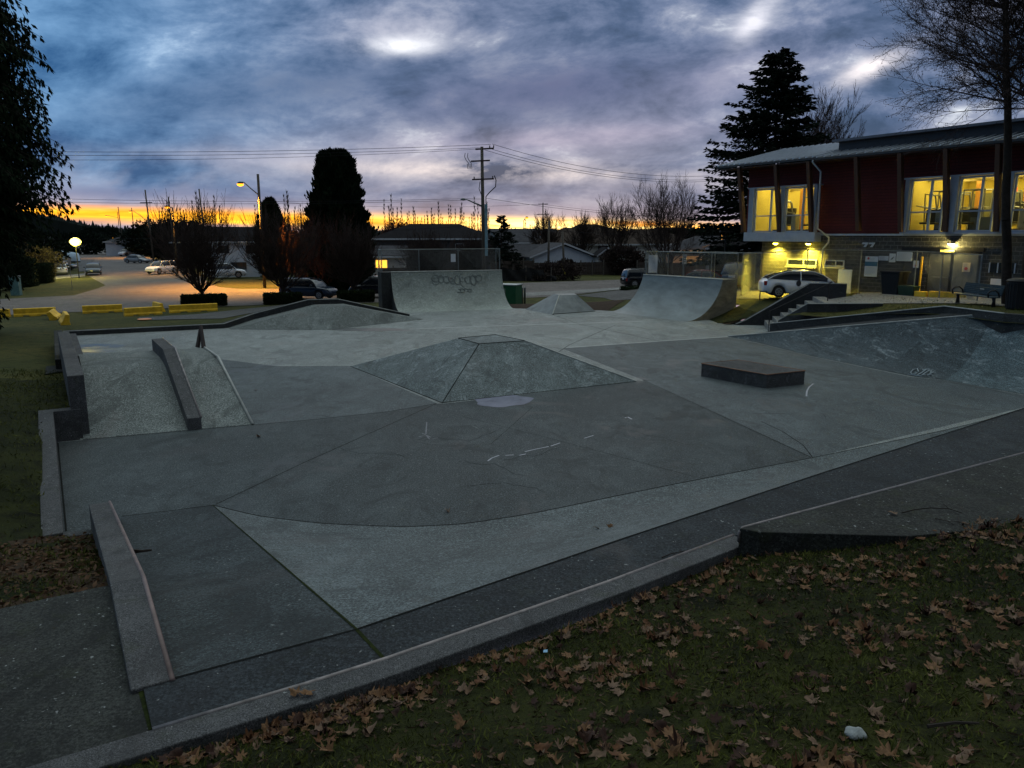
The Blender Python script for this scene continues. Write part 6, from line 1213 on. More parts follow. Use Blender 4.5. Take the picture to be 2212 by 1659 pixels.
chain('chain link fence around the deck of the left quarter pipe', [up(A0 + QLn * .05, hL), *[up(q, hL) for q in bk_], up(A1 + QLn * .35, hL)], [1.38] * 6)
o = thing('sign_plate', 'small white upright sign hanging on the quarter pipe fence', 'sign', up(lerp(A3, A2, .622) - QLn * .06, hL + .55), math.atan2(QLd.y, QLd.x)); m = MB(); m.box(-.16, .16, -.012, .012, 0, .52); m.build('panel', M_white, o, local=True)
B3_, B2_ = QRa + QRn * 3.9, QRb + QRn * 3.9
chain('chain link fence along the back of the right quarter pipe deck', [up(QRa + QRn * 2.9, hR), up(B3_, hR), up(lerp(B3_, B2_, .35), hR), up(lerp(B3_, B2_, .7), hR), up(B2_, hR)], [1.42] * 5)
fb = [P(1641, 647, 1.0), P(1738, 642, 1.15), P(1853, 638, 1.36), P(1972, 641.5, 1.52), P(2028, 646, 1.60), P(2110, 655, 1.8)]; fb = [onT(q) for q in fb]
chain('tall chain link fence between the park and the building', fb, [3.82 - q.z if i else 3.62 - q.z for i, q in enumerate(fb)])
fc_ = [P(1641, 647, 1.0), XD(1602, 47.5, .7), XD(1628, 52, .9), XD(1655, 55, 1.1)]; fc_ = [onT(q) for q in fc_]
chain('chain link fence running back past the minivan', fc_, [3.62 - fc_[0].z, 3.55 - fc_[1].z, 3.5 - fc_[2].z, 3.5 - fc_[3].z])
fe_ = [XD(1394, 49.5, 0), XD(1440, 51, .1), XD(1540, 50, .5), XD(1600, 47.8, .7)]; fe_ = [onT(q) for q in fe_]
chain('chain link fence behind the right quarter pipe towards the red car', fe_, [3.55 - q.z for q in fe_])
o = thing('hanging_board', 'large blank white wavy panel tied on the fence left of the sign post', 'panel', onT(XD(1407, 49.2, 0)) + Vector((0, 0, 1.9))); o.location.z = PD(1407, 589, 49.2).z; m = MB(); m.grid([[(x, .04 * math.sin(z * 5 + x * 6), z) for x in np.linspace(-.28, .28, 6)] for z in np.linspace(0, 1.1, 10)]); m.build('panel', M_white, o, local=True)
b_ = onT(XD(1475, 52.5, .3)); t = thing('parking_sign', 'white notice sign with dark lines on a thin post beside the red car', 'sign', b_); tz = PD(1475, 550, 52.5).z - b_.z; m = MB(); m.tube((0, .03, -.2), (0, .03, tz), .03, .03, 6); m.build('post', M_steel, t, local=True)
m = MB(); m.box(-.14, .14, -.02, 0, tz - .62, tz); m.build('panel', M_paper, t, local=True); m = MB(); [m.box(-.10, .10, -.024, -.0205, tz - q, tz - q + .05) for q in (.12, .22, .36, .5)]; m.build('text_lines', M_ink, t, local=True); m = MB(); m.box(-.13, .13, -.02, 0, tz - .80, tz - .66); m.build('lower_plate', M_ink, t, local=True)
b_ = onT(XD(1720 - 0, 55, 1.1))
# street light fixture by the car park (dark shoebox lamp)
b_ = onT(XD(1717, 66, .9)); 
t = thing('lamp_post', 'dark lamp post with flat head standing behind the minivan', 'lamp post', onT(XD(1562 - 0, 57, .8))); tz = PD(1562, 502, 57).z - t.location.z; m = MB(); m.tube((0, 0, -.2), (0, 0, tz), .07, .06, 8); m.build('pole', M_dsteel, t, local=True); m = MB(); m.box(-.45, .45, -.2, .2, tz, tz + .1); m.build('lamp_head', M_dsteel, t, local=True, bevel=.02)
# ------------------------------------------------------------------ cars
M_tyre = mat('tyre_rubber', (.012, .012, .013), .85, var=.1); M_rim = mat('alloy_rim', (.35, .36, .38), .35, .6, var=.1); M_carg = mat('car_glass', (.010, .014, .020), .08, var=0., spec=.6)
M_tail = mat('tail_light', (.25, .01, .01), .25, var=0.); M_head = mat('head_light', (.55, .56, .58), .15, var=0.); M_plate = mat('licence_plate', (.5, .5, .52), .5, var=0.)
def paint(n, c): return mat('car_paint_' + n, c, .22, .15, var=.03, spec=.6)
PROF = {  # body top line (x from rear 0 to nose 1, z as fraction of H), glass: base x0,x1, roof x0,x1
 'sedan': ([(0, .55), (.02, .64), (.14, .66), (.30, .64), (.70, .62), (.90, .54), (.97, .47), (1, .38)], (.13, .76, .30, .56), .25),
 'suv': ([(0, .50), (.01, .58), (.10, .61), (.60, .60), (.74, .60), (.92, .54), (.98, .47), (1, .36)], (.015, .76, .07, .58), .22),
 'van': ([(0, .50), (.01, .56), (.10, .58), (.70, .57), (.80, .55), (.94, .47), (.99, .40), (1, .34)], (.01, .84, .05, .60), .20),
 'hatch': ([(0, .52), (.015, .66), (.06, .68), (.30, .64), (.70, .59), (.88, .53), (.97, .43), (1, .34)], (.04, .86, .34, .56), .22)}
def car(label, kind, L, Wd, Hh, pm, loc, rz, cat='car', name='parked_car', group=None, rails=False):
    t = thing(name, label, cat, loc, rz, group); prof, (g0, g1, r0, r1), gc = PROF[kind]; xs = [p[0] for p in prof]; zs = [p[1] for p in prof]; wr = Hh * .215; wx = (.185, .81)
    rows = []; S = sorted(set(list(np.linspace(0, 1, 33)) + [.005, .995]))
    for s in S:
        x = (s - .5) * L; top = np.interp(s, xs, zs) * Hh; e = min(s, 1 - s); wf = 1 - .16 * max(0, 1 - e / .10) ** 2; w_ = Wd / 2 * wf; z0 = gc * Hh * .75 + (.05 * Hh if e < .05 else 0)
        zc = z0
        for c in wx:
            d_ = abs(x - (c - .5) * L)
            if d_ < wr * 1.15: zc = max(zc, math.sqrt(max(0, (wr * 1.15) ** 2 - d_ ** 2)) + wr * .98)
        zc = min(zc, top * .8)
        half = [(w_ * .90, zc), (w_ * .99, min(zc + .06 * Hh, top - .12 * Hh)), (w_, min(lerp(zc, top, .45), top - .10 * Hh)), (w_ * .985, top - .075 * Hh), (w_ * .93, top - .02 * Hh), (w_ * .80, top), (0, top + .018 * Hh)]
        rows.append([(x, y, z) for y, z in half] + [(x, -y, z) for y, z in reversed(half[:-1])])
    m = MB(); m.grid(rows); nn = len(rows[0]); m.f.append(tuple(range(nn))); m.mi.append(0); m.f.append(tuple(range(len(rows) * nn - 1, (len(rows) - 1) * nn - 1, -1))); m.mi.append(0); m.build('body', pm, t, smooth=False, local=True)
    o_ = bpy.data.objects[-1] if False else kids(t)[-1]; o_.data.polygons.foreach_set('use_smooth', [True] * len(o_.data.polygons))
    m = MB(); m.box(-L * .47, L * .47, -Wd * .44, Wd * .44, wr * .7, Hh * .40); m.build('underbody', M_machd, t, local=True)
    # cabin glass
    zb = lambda s: np.interp(s, xs, zs) * Hh - .02; bx = [(g0, 0.), (r0, 1.), (lerp(r0, r1, .35), 1.03), (lerp(r0, r1, .7), 1.02), (r1, .97), (g1, 0.)]; rows = []; Hr = Hh
    for s in np.linspace(g0, g1, 25):
        f = float(np.interp(s, [b[0] for b in bx], [b[1] for b in bx])); f = min(1, f); f = math.sin(f * math.pi / 2) ** .9 if f < 1 else 1; z1 = lerp(zb(s), Hr * .985, f); wb = Wd / 2 * .93; wt = Wd / 2 * lerp(.93, .74, f); x = (s - .5) * L
        rows.append([(x, wb, zb(s)), (x, lerp(wb, wt, .5) + .02, lerp(zb(s), z1, .5)), (x, wt, z1 - .03 * Hh * f), (x, wt * .85, z1), (x, 0, z1 + .012 * Hh * f), (x, -wt * .85, z1), (x, -wt, z1 - .03 * Hh * f), (x, -(lerp(wb, wt, .5) + .02), lerp(zb(s), z1, .5)), (x, -wb, zb(s))])
    m = MB(); m.grid(rows); m.build('windows', M_carg, t, smooth=True, local=True)
    rr = [r for s, r in zip(np.linspace(g0, g1, 25), rows) if r0 - .01 <= s <= r1 + .01]; m = MB(); m.grid([[(p[0], p[1] * 1.015, p[2] + .012) for p in r[2:7]] for r in rr]); m.build('roof', pm, t, smooth=True, local=True)
    ii = [0, None, None, len(rows) - 1]; m = MB()
    for sd in (1, -1):
        j = 1 if sd > 0 else -1
        for s_ in ((g0, r0), (g1, r1), (lerp(r0, r1, .5), lerp(r0, r1, .5))):
            pts = []
            for q in np.linspace(0, 1, 5):
                s = lerp(s_[0], s_[1], q); i = min(24, max(0, int(round((s - g0) / (g1 - g0) * 24)))); r = rows[i]; 
                if s_[0] == s_[1]: p = Vector(r[0]).lerp(Vector(r[2]), q)
                else: p = Vector(r[2])
                pts.append((p.x, p.y * sd * 1.012 if True else 0, p.z + .005))
            m.path(pts, .028, 5)
        m.path([(r[0][0], r[0][1] * sd * 1.03, r[0][2] + .015) for r in rows], .016, 5)
    m.build('pillars', pm if kind != 'sedan' else pm, t, local=True)
    for c in wx:
        for sd in (1, -1):
            y = sd * Wd * .475; x = (c - .5) * L; o = sd * .11; m = MB(); m.tube((x, y - o, wr), (x, y + o * .3, wr), wr, wr * .97, 20); wh = m.build('wheel', M_tyre, t, smooth=False, local=True)
            m = MB(); m.tube((x, y + o * .25, wr), (x, y + o * .36, wr), wr * .66, wr * .60, 18); m.build('rim', M_rim, wh, local=True); m = MB()
            for k in range(5): a = k * 1.2566 + .3; m.tube((x + math.cos(a) * wr * .35, y + o * .30, wr + math.sin(a) * wr * .35), (x + math.cos(a) * wr * .35, y + o * .39, wr + math.sin(a) * wr * .35), wr * .12, wr * .12, 6)
            m.build('rim_holes', M_machd, wh, local=True)
    for sd in (1, -1):
        zt_ = np.interp(.97, xs, zs) * Hh; m = MB(); m.lathe((L * .462, sd * Wd * .36, zt_ - .17 * Hh), [(.02, 0), (.14, .03), (.13, .10), (.02, .14)], 10); m.build('headlight', M_head, t, local=True, smooth=True)
        zt_ = np.interp(.03, xs, zs) * Hh; m = MB(); m.box(-L * .497, -L * .455, sd * Wd * .40 - .11, sd * Wd * .40 + .05, zt_ - .22 * Hh, zt_ - .06 * Hh); m.build('tail_light', M_tail, t, local=True, bevel=.02)
        m = MB(); m.box((g1 - .5) * L - .42, (g1 - .5) * L - .27, sd * Wd * .56 - .1, sd * Wd * .56 + .06, .60 * Hh, .70 * Hh); m.build('mirror', pm, t, local=True, bevel=.02)
    m = MB(); m.box(L * .485, L * .497, -Wd * .24, Wd * .24, .26 * Hh, .40 * Hh); m.build('grille', M_machd, t, local=True)
    m = MB(); m.box(-L * .502, -L * .492, -.26, .26, .44 * Hh, .53 * Hh); m.build('licence_plate', M_plate, t, local=True)
    if rails: m = MB(); [m.tube(((r0 - .5) * L + .2, s * Wd * .34, Hh * 1.01), ((r1 - .5) * L - .1, s * Wd * .34, Hh * 1.01), .025, .025, 5) for s in (1, -1)]; m.build('roof_rails', M_steel, t, local=True)
    return t
cn = paint('navy', (.020, .035, .065)); ck_ = paint('black', (.006, .008, .014)); cw = paint('white', (.78, .82, .88)); cr_ = paint('red', (.16, .012, .016)); cg = paint('grey', (.06, .062, .064)); cs = paint('silver', (.26, .28, .30)); cd = paint('dark_green', (.010, .018, .016))
A_ = math.atan2(.515, .857)
car('dark blue crossover parked on the street behind the low hip bank', 'suv', 4.55, 1.82, 1.68, cn, XD(668, 63, -.49), -.28, rails=False)
car('dark blue crossover half hidden by the left quarter pipe', 'suv', 4.6, 1.85, 1.70, ck_, XD(816, 65.5, -.49), math.pi - .12)
car('black off road car driving along the far side of the junction', 'suv', 4.75, 1.9, 1.80, ck_, XD(1395, 76, -.46), .20, rails=True)
car('dark red sedan behind the right quarter pipe deck', 'sedan', 4.7, 1.8, 1.42, cr_, onT(XD(1532, 57, .6), .03), -.55)
car('dark grey minivan seen from behind beside the fence', 'van', 5.0, 1.95, 1.78, cg, onT(XD(1620, 55, .7), .03), .75, cat='minivan')
pr_ = car('white hatchback with dark door emblem parked beside the steps', 'hatch', 4.40, 1.73, 1.49, cw, onT(XD(1728, 43.6, 1.1), .03), -.10)
m = MB(); c = Vector((-.36, -.885, .80)); m.add([(c.x + .13 * math.cos(a), c.y, c.z + .17 * math.sin(a)) for a in np.linspace(0, 6.283, 20)[:-1]], [tuple(range(19))]); m.build('door_emblem', mat('emblem_ink', (.03, .035, .045), .5, var=.6, scale=-14), pr_, local=True)
car('dark car with sloping glass behind the white hatchback', 'sedan', 4.5, 1.8, 1.45, ck_, onT(XD(1812, 46.3, 1.2), .03), -.35)
RS = math.atan2(-.857, .515)
car('white sedan seen from behind parked on the left driveway', 'sedan', 4.6, 1.8, 1.44, cw, XD(130, 101, -.48), 2.08)
car('dark sedan facing the viewer at the left kerb of the side street', 'sedan', 4.6, 1.8, 1.45, cn, XD(203, 101, -.46), -1.10)
car('dark car broadside across the left driveway', 'suv', 4.9, 1.85, 1.55, cd, XD(125, 112, -.48), .12)
car('white pickup sized car behind the dark broadside car', 'suv', 4.6, 1.85, 1.75, cw, XD(104, 121, -.48), .4)
car('teal grey car further up the left driveway', 'suv', 5.0, 1.9, 1.9, cs, XD(122, 150, -.48), .3)
car('white car facing the viewer right of the side street, nearly behind the bare tree', 'suv', 4.3, 1.8, 1.66, cw, XD(350, 103, -.47), -1.9)
car('white estate car parked behind the left street tree', 'suv', 4.8, 1.9, 1.75, cw, XD(487, 93, -.48), .35, rails=True)
car('dark car parked beyond the white estate car', 'suv', 4.6, 1.8, 1.6, ck_, XD(536, 103, -.48), .3)
car('tiny white van far up the side street on the right', 'van', 5, 1.95, 2.0, cw, XD(279, 185, -.48), -1.9); car('small pale car below the far white house', 'sedan', 4.5, 1.8, 1.5, cs, XD(297, 140, -.48), -.3)
# boat under a pale cover
b_ = XD(134, 130, -.48); t = thing('covered_boat', 'boat on a trailer under a pale blue tarpaulin behind the parked cars', 'boat', b_, .1); rows = [[(x, y * 1.1 * (1 - .45 * max(0, (x - .5)) / 2.5), 1.0 + 1.45 * (1 - (y) ** 2 * .75) * (1 - .28 * abs(x) / 2.6)) for y in np.linspace(-1, 1, 11)] for x in np.linspace(-2.7, 2.7, 14)]; rows = [[(r[0][0], r[0][1] * 1.02, .7)] + r + [(r[-1][0], r[-1][1] * 1.02, .7)] for r in rows]
m = MB(); m.grid(rows); k = len(rows[0]); m.f += [tuple(range(k)), tuple(range(len(rows) * k - 1, (len(rows) - 1) * k - 1, -1))]; m.mi += [0, 0]; m.build('tarpaulin', mat('pale_tarp', (.38, .50, .62), .6, var=.15), t, smooth=True, local=True); m = MB(); m.box(-2.6, 2.6, -.9, .9, .45, .72); m.build('trailer', M_dsteel, t, local=True)
for x in (-.8, .8): m = MB(); m.tube((x, -.95, .32), (x, .95, .32), .32, .32, 12); m.build('wheel', M_tyre, t, local=True)
# ------------------------------------------------------------------ yellow concrete barriers
def barrier(label, loc, rz, L=2.3, Hh=.62, tilt=0., low=False):
    Wb, Wt = (.46, .22) if not low else (.34, .26); m = MB(); k = 8; xs_ = [-L / 2, -L * .30, -L * .26, -L * .16, -L * .12, L * .12, L * .16, L * .26, L * .30, L / 2]; rows = []
    prof = lambda z0: [(-Wb / 2, z0), (-Wb / 2, .10 * 1.2), (-Wb * .34, .26 if not low else .2), (-Wt / 2, Hh - .03), (-Wt / 2 + .03, Hh), (Wt / 2 - .03, Hh), (Wt / 2, Hh - .03), (Wb * .34, .26 if not low else .2), (Wb / 2, .12), (Wb / 2, z0)]
    for x in xs_:
        notch = .075 if (abs(abs(x) - L * .21) < L * .06) else 0.; rows.append([(x, y, z) for y, z in prof(notch)])
    m.grid(rows, closed=True); n = len(rows[0]); m.f += [tuple(range(n)), tuple(range(len(rows) * n - 1, (len(rows) - 1) * n - 1, -1))]; m.mi += [0, 0]
    me = m.build('concrete_barrier', M_yellow, None, local=True, bevel=.012); me.location = loc; me.rotation_euler = (tilt, 0, rz); return tag(me, label, 'barrier', 'yellow concrete barriers')
def bpx(x0, y0, x1, y1, zg=-.47): a = P(x0, y0, zg); b = P(x1, y1, zg); d = b - a; return (a + b) / 2, math.atan2(d.y, d.x), d.length
for lb, q in (('yellow concrete barrier cut off by the left edge of the photo', (-72, 686, 22, 684.2)), ('yellow concrete barrier, second from the left, ending at the tumbled pair', (30, 683.5, 121.5, 679.5)),
              ('yellow concrete barrier standing behind the others near the street', (178.6, 676.5, 264.5, 672.5)), ('yellow concrete barrier with notched foot right of the middle', (269, 686.8, 350, 682)), ('low yellow parking kerb below the leftmost street tree', (366, 679, 470, 674))):
    c, rz, L = bpx(*q); c = onT(c); barrier(lb, (c.x, c.y, c.z - .01), rz, L, .80 if 'low' not in lb else .52, low='low' in lb)
c, rz, L = bpx(118, 690, 137, 708, -.2); c = onT(P(122, 688, -.35)); barrier('yellow barrier tipped on its side, left one of the tumbled pair', (c.x, c.y, c.z), -1.15, 2.2, .6, .5); c = onT(P(139, 701, -.2)); barrier('yellow barrier pointing at the viewer, right one of the tumbled pair', (c.x, c.y, c.z), -1.0, 2.3, .62, -.25)
c = onT(P(342, 672, -.47)); barrier('yellow barrier end peeking out behind the notched barrier', (c.x, c.y, c.z), -.9, 1.8, .6)
o = thing('manhole_cover', 'small orange disc lying on the dark path by the perimeter ledge', 'disc', onT(P(312, 690, -.1), .05)); m = MB(); m.lathe((0, 0, 0), [(.02, .0), (.38, .0), (.38, .03), (.02, .035)], 16); m.build('disc', mat('orange_plastic', (.75, .25, .06), .5), o, local=True)
# dumpster, bollards, netting, brush
dz0 = T(*P(1100, 640, -.3).xy); b_ = XD(1098, 57, -.4); b_.z = T(b_.x, b_.y); t = thing('utility_box', 'green steel utility box with pale lid beside the left quarter pipe', 'utility box', b_, -.42); M_green = mat('green_steel', (.008, .085, .030), .5, var=.2)
m = MB(); m.box(-.85, .85, -.6, .6, -.1, 1.42); m.build('cabinet', M_green, t, local=True, bevel=.02); m = MB(); m.box(-.90, .90, -.65, .65, 1.42, 1.50); m.build('lid', mat('pale_lid', (.30, .36, .36), .5, .2), t, local=True, bevel=.015)
for x in (-.55, .0): m = MB(); m.box(x - .03, x + .03, -.64, -.602, .05, 1.2); m.build('edge_strip', mat('pale_strip', (.25, .30, .25), .5), t, local=True)
for x, lb in ((1128, 'left grey steel bollard beside the green utility box'), (1133.5, 'right grey steel bollard beside the green utility box')): b_ = XD(x, 57.6, -.4); b_.z = T(b_.x, b_.y); t = thing('bollard', lb, 'bollard', b_, group='bollards beside the green box'); m = MB(); m.lathe((0, 0, -.2), [(.075, 0), (.075, 1.38), (.06, 1.45), (.02, 1.47)], 10); m.build('tube', M_steel, t, local=True, smooth=True)
t = thing('netting_fence', 'sagging black netting on stakes behind the green utility box', 'netting', XD(1035, 86, -.5)); Xs = [0, 2.3, 5.2, 8.0]
for x in Xs: m = MB(); m.tube((x, 0, -.1), (x, 0, 1.75 - .15 * (x > 6)), .05, .05, 6); m.build('stake', mat('fence_post', (.1, .08, .07)), t, local=True)
m = MB(); m.grid([[(x, .08 * math.sin(x * 4 + z * 5), lerp(.02, 1.6 - .35 * math.sin(math.pi * ((x / 2.7) % 1)) - (.9 if x > 7.2 else 0), z)) for x in np.linspace(0, 8.6, 30)] for z in np.linspace(0, 1, 7)]); m.build('netting', mat('black_net', (.012, .012, .013), .9, var=.4, scale=9), t, local=True)
bushmass('brush_pile', 'dark brush pile against the board fence at the foot of the poles', XD(1202, 88, -.5), (5.4, 2.4, 1.9), 91, M_twig, 5000, 'brush pile'); bushmass('brush_pile', 'small heap of debris left of the brush pile', XD(1163, 86.5, -.5), (2.2, 1.2, .8), 92, M_wood, 1200, 'brush pile', .3)
clipped_hedge('tiny clipped dark shrub by the junction under the black car', XD(1375, 68, -.47), 2.6, 1.1, .6, .3, 93, n=3000)
# playhouse behind the fence
house('small wooden playhouse roof showing over the board fence', XD(1305, 103, -.5), 2.4, 2.2, 2.3, 3.3, 'gable_front', .2, 'beige', M_rf[2], name='playhouse', cat='playhouse', ov=.3)
# bench, bins
M_bench = mat('bench_teal', (.018, .045, .060), .45, .1, var=.15)
q0, q1 = onT(P(2055, 655, 1.88)), onT(XD(2172, 28.6, 1.93)); d = (q1 - q0); t = thing('park_bench', 'dark teal slatted park bench with rounded cast ends on the plaza', 'bench', q0, math.atan2(d.y, d.x)); L = 2.35
rd = random.Random(3); m = MB()
for i in range(7): m.box(-.05, L, -.02 + i * .062, .035 + i * .062, .43, .465)
m.build('seat', M_bench, t, local=True); m = MB()
for i in range(6): m.box(.0, L - .02, .44 + i * .018, .475 + i * .018, .50 + i * .068, .56 + i * .068)
m.build('backrest', M_bench, t, local=True)
for x in (.06, L - .08): m = MB(); m.path([(x, .22, 0), (x, .22, .30), (x, .20, .43)], [.09, .055, .07], 8); m.path([(x, -.02, .45), (x, -.06, .60), (x, .05, .70), (x, .22, .72), (x, .36, .62), (x, .42, .46)], .032, 8); m.build('cast_end', M_dsteel, t, local=True, smooth=True)
m = MB(); m.box(L * .46, L * .56, .425, .438, .68, .72); m.build('plaque', M_alu, t, local=True)
def bin_(label, loc, r, h, name='litter_bin', mt=M_black, rz=0):
    t = thing(name, label, 'litter bin', loc); m = MB(); m.lathe((0, 0, 0), [(r * .82, 0), (r * .92, .04), (r, h * .85), (r * 1.04, h * .86), (r * 1.04, h * .93)], 22); m.build('drum', mt, t, local=True)
    for k in range(22): a = k * 6.283 / 22; m = MB() if k == 0 else m; m.tube((math.cos(a) * r * .92, math.sin(a) * r * .92, .05), (math.cos(a) * r * 1.03, math.sin(a) * r * 1.03, h * .84), .014, .014, 4)
    m.build('slats', M_dsteel, t, local=True); m = MB(); m.lathe((0, 0, h * .93), [(r * 1.1, 0), (r * 1.12, .03), (r * .9, .09), (r * .5, .13), (.05, .14)], 22); m.build('lid', M_black, t, local=True)
bin_('large black slatted litter bin at the right edge beside the bench', onT(P(2196, 669, 1.93)), .40, 1.10)
t = thing('wheeled_bin', 'black wheeled bin standing by the navy door', 'wheeled bin', L2(11.35, -1.35, T(*L2(11.35, -1.35, 0).xy)), BR); m = MB(); m.add([(-.42, -.36, .0), (.42, -.36, 0), (.42, .36, 0), (-.42, .36, 0), (-.52, -.45, 1.15), (.52, -.45, 1.15), (.52, .45, 1.15), (-.52, .45, 1.15)], [(3, 2, 1, 0), (4, 5, 6, 7), (0, 1, 5, 4), (1, 2, 6, 5), (2, 3, 7, 6), (3, 0, 4, 7)]); m.build('bin_body', M_black, t, local=True, bevel=.03); m = MB(); m.box(-.56, .56, -.5, .5, 1.15, 1.22); m.build('lid', M_black, t, local=True, bevel=.02)
t = thing('planter', 'small dark green tub between the wheeled bin and the grey doors', 'tub', L2(12.25, -1.5, T(*L2(12.25, -1.5, 0).xy)), BR); m = MB(); m.add([(-.38, -.22, .0), (.38, -.22, 0), (.38, .22, 0), (-.38, .22, 0), (-.44, -.28, .52), (.44, -.28, .52), (.44, .28, .52), (-.44, .28, .52)], [(3, 2, 1, 0), (4, 5, 6, 7), (0, 1, 5, 4), (1, 2, 6, 5), (2, 3, 7, 6), (3, 0, 4, 7)]); m.build('tub', mat('dark_green_plastic', (.008, .035, .016), .5), t, local=True, bevel=.02)
for s0, s1, lb in ((12.75, 13.35, 'left short yellow kerb block before the grey doors'), (13.5, 15.2, 'long yellow kerb block before the grey doors')):
    b_ = L2((s0 + s1) / 2, -1.7, 0); b_.z = T(b_.x, b_.y); t = thing('kerb_block', lb, 'kerb', b_, BR); m = MB(); m.box(-(s1 - s0) / 2, (s1 - s0) / 2, -.12, .12, -.1, .30); m.build('block', M_yellow, t, local=True, bevel=.02)
o = XD(12, 66, -.45); t = thing('green_cabinet', 'pale green utility cabinet on the lawn below the cedar', 'utility box', XD(72, 67, -.45), .2); m = MB(); m.box(-.35, .35, -.3, .3, -.1, 1.55); m.build('cabinet', mat('pale_green_steel', (.10, .20, .19), .5, .1, var=.3), t, local=True, bevel=.02); m = MB(); m.box(-.38, .38, -.33, .33, 1.55, 1.62); m.build('lid', M_steel, t, local=True)
t.location = XD(33 * 1.0, 66, -.45); t.location = XD(36, 66.5, -.45)
# ------------------------------------------------------------------ ground cover: grass, leaves, twigs
KD = (kin[4] - kin[2]).xy.normalized(); KN = Vector((-KD.y, KD.x))
def sample_ground(n, x0, x1, y0, y1):
    g = np.column_stack([rng.uniform(x0, x1, n), rng.uniform(y0, y1, n)]); return g[~inside(PARK2, g)]
def outside_view(g): 
    yy_ = np.maximum(g[:, 1], .1); return (np.abs(g[:, 0]) < yy_ * .95 + 1.6)
g = np.vstack([sample_ground(290000, -7, 12, 1.6, 9.8), sample_ground(26000, -16, -6, 8, 24), sample_ground(9000, 9, 19, 24, 42)]); g = g[outside_view(g)]
patch = (np.sin(g[:, 0] * 1.7 + 2 * np.sin(g[:, 1] * 1.1)) + np.sin(g[:, 1] * 2.3 + g[:, 0])) * .25 + .5; keepg = rng.rand(len(g)) < np.clip(patch + .25, .15, 1); g = g[keepg]
zz_ = hf_ground(g); n = len(g); far_ = g[:, 1] > 9.6; Lb = rng.uniform(.022, .070, n) * np.where(far_, 2.0, 1.0); dr = rng.normal(size=(n, 3)) * .75; dr[:, 2] = np.abs(dr[:, 2]) * .6 + .5
v, f = diamonds(np.column_stack([g, zz_ - .004]), dr, Lb, Lb * rng.uniform(.05, .10, n)); 
M_blade = mat('grass_blade', (.034, .044, .009), .9, var=.7, scale=1.3, col2=(.12, .125, .026), spec=.1)
tag(raw_mesh('grass', v, f, M_blade), 'short mossy grass covering the banks around the park', 'grass', kind='stuff')
g = sample_ground(22000, -7, 9.5, 2.3, 9.5); g = g[outside_view(g)]; n = len(g); dr = rng.normal(size=(n, 3)); dr[:, 2] *= .15; v, f = diamonds(np.column_stack([g, hf_ground(g) + .006]), dr, rng.uniform(.02, .085, n), rng.uniform(.003, .014, n))
tag(raw_mesh('leaf_debris', v, f, mat('debris_brown', (.036, .018, .009), .9, var=.7, scale=9, col2=(.12, .085, .06), spec=.1)), 'crumbled leaf bits scattered in the grass', 'leaf debris', kind='stuff')
# litter in the brown bed at left
bedp = [(p.x, p.y) for p in (P(254, 1288, 1.1), P(-300, 1400, 1.1), P(-420, 1240, .6), P(-60, 1190, .3), P(88, 1174, .06), P(214, 1152, .06), P(243, 1235, 1.0))]
g = np.column_stack([rng.uniform(-13, -4, 9000), rng.uniform(6, 13, 9000)]); g = g[inside(bedp, g)]; n = len(g); dr = rng.normal(size=(n, 3)); dr[:, 2] *= .25; v, f = diamonds(np.column_stack([g, TA(g) + .02 + rng.rand(n) * .02]), dr, rng.uniform(.04, .12, n), rng.uniform(.010, .030, n))
tag(raw_mesh('leaf_litter', v, f, mat('litter_brown', (.055, .028, .015), .9, var=.8, scale=9, col2=(.15, .09, .055), spec=.1)), 'mat of broken brown leaves in the bed beside the hubba ledge', 'leaf litter', kind='stuff')
# maple leaves: individuals
def maple_mesh(sd, curl, mt):
    rd = random.Random(sd); lob = [(0, 1.0), (.20, .66), (.36, .50), (.60, .80), (.78, .92), (.98, .60), (1.12, .50), (1.45, .72), (1.62, .66), (2.0, .42), (2.5, .46), (math.pi, .20)]; out = []
    for a, r in lob: out.append((a + rd.uniform(-.07, .07), r * rd.uniform(.72, 1.15)))
    pts = [(r * math.sin(a), r * math.cos(a)) for a, r in out] + [(-r * math.sin(a), r * math.cos(a)) for a, r in reversed(out[1:-1])]
    ax, ay = rd.uniform(.4, 1) * curl, rd.uniform(-.6, 1) * curl; z = lambda x, y: ax * x * x * 1.1 + ay * y * y * .8 + .16 * curl * math.sin(x * 5 + y * 3 + sd)
    V = [(0, 0, z(0, 0))]; ring1 = [(x * .55, y * .55) for x, y in pts]; V += [(x, y, z(x, y) + .05 * curl) for x, y in ring1] + [(x, y, z(x, y)) for x, y in pts]; n = len(pts); F = [(0, 1 + i, 1 + (i + 1) % n) for i in range(n)] + [(1 + i, 1 + n + i, 1 + n + (i + 1) % n, 1 + (i + 1) % n) for i in range(n)]
    b_ = len(V); st = [(0, 0), (.05, -.35), (.02, -.75)]; V += [(x - .02, y - .1, z(x, y) + .02) for x, y in st] + [(x + .02, y - .1, z(x, y) + .02) for x, y in st]; F += [(b_ + i, b_ + i + 1, b_ + 4 + i, b_ + 3 + i) for i in range(2)]
    s = .088; me = bpy.data.meshes.new('maple_leaf'); me.from_pydata([(x * s, y * s, q * s) for x, y, q in V], [], F); me.update(); me.materials.append(mt); me.polygons.foreach_set('use_smooth', [True] * len(me.polygons)); mn = min(v_[2] for v_ in V) * s
    for v_ in me.vertices: v_.co.z -= mn
    return me
lcol = {'tan': (.150, .078, .036), 'rust brown': (.090, .038, .015), 'dark brown': (.035, .015, .009), 'pale grey brown': (.13, .080, .050)}
leafm = []; 
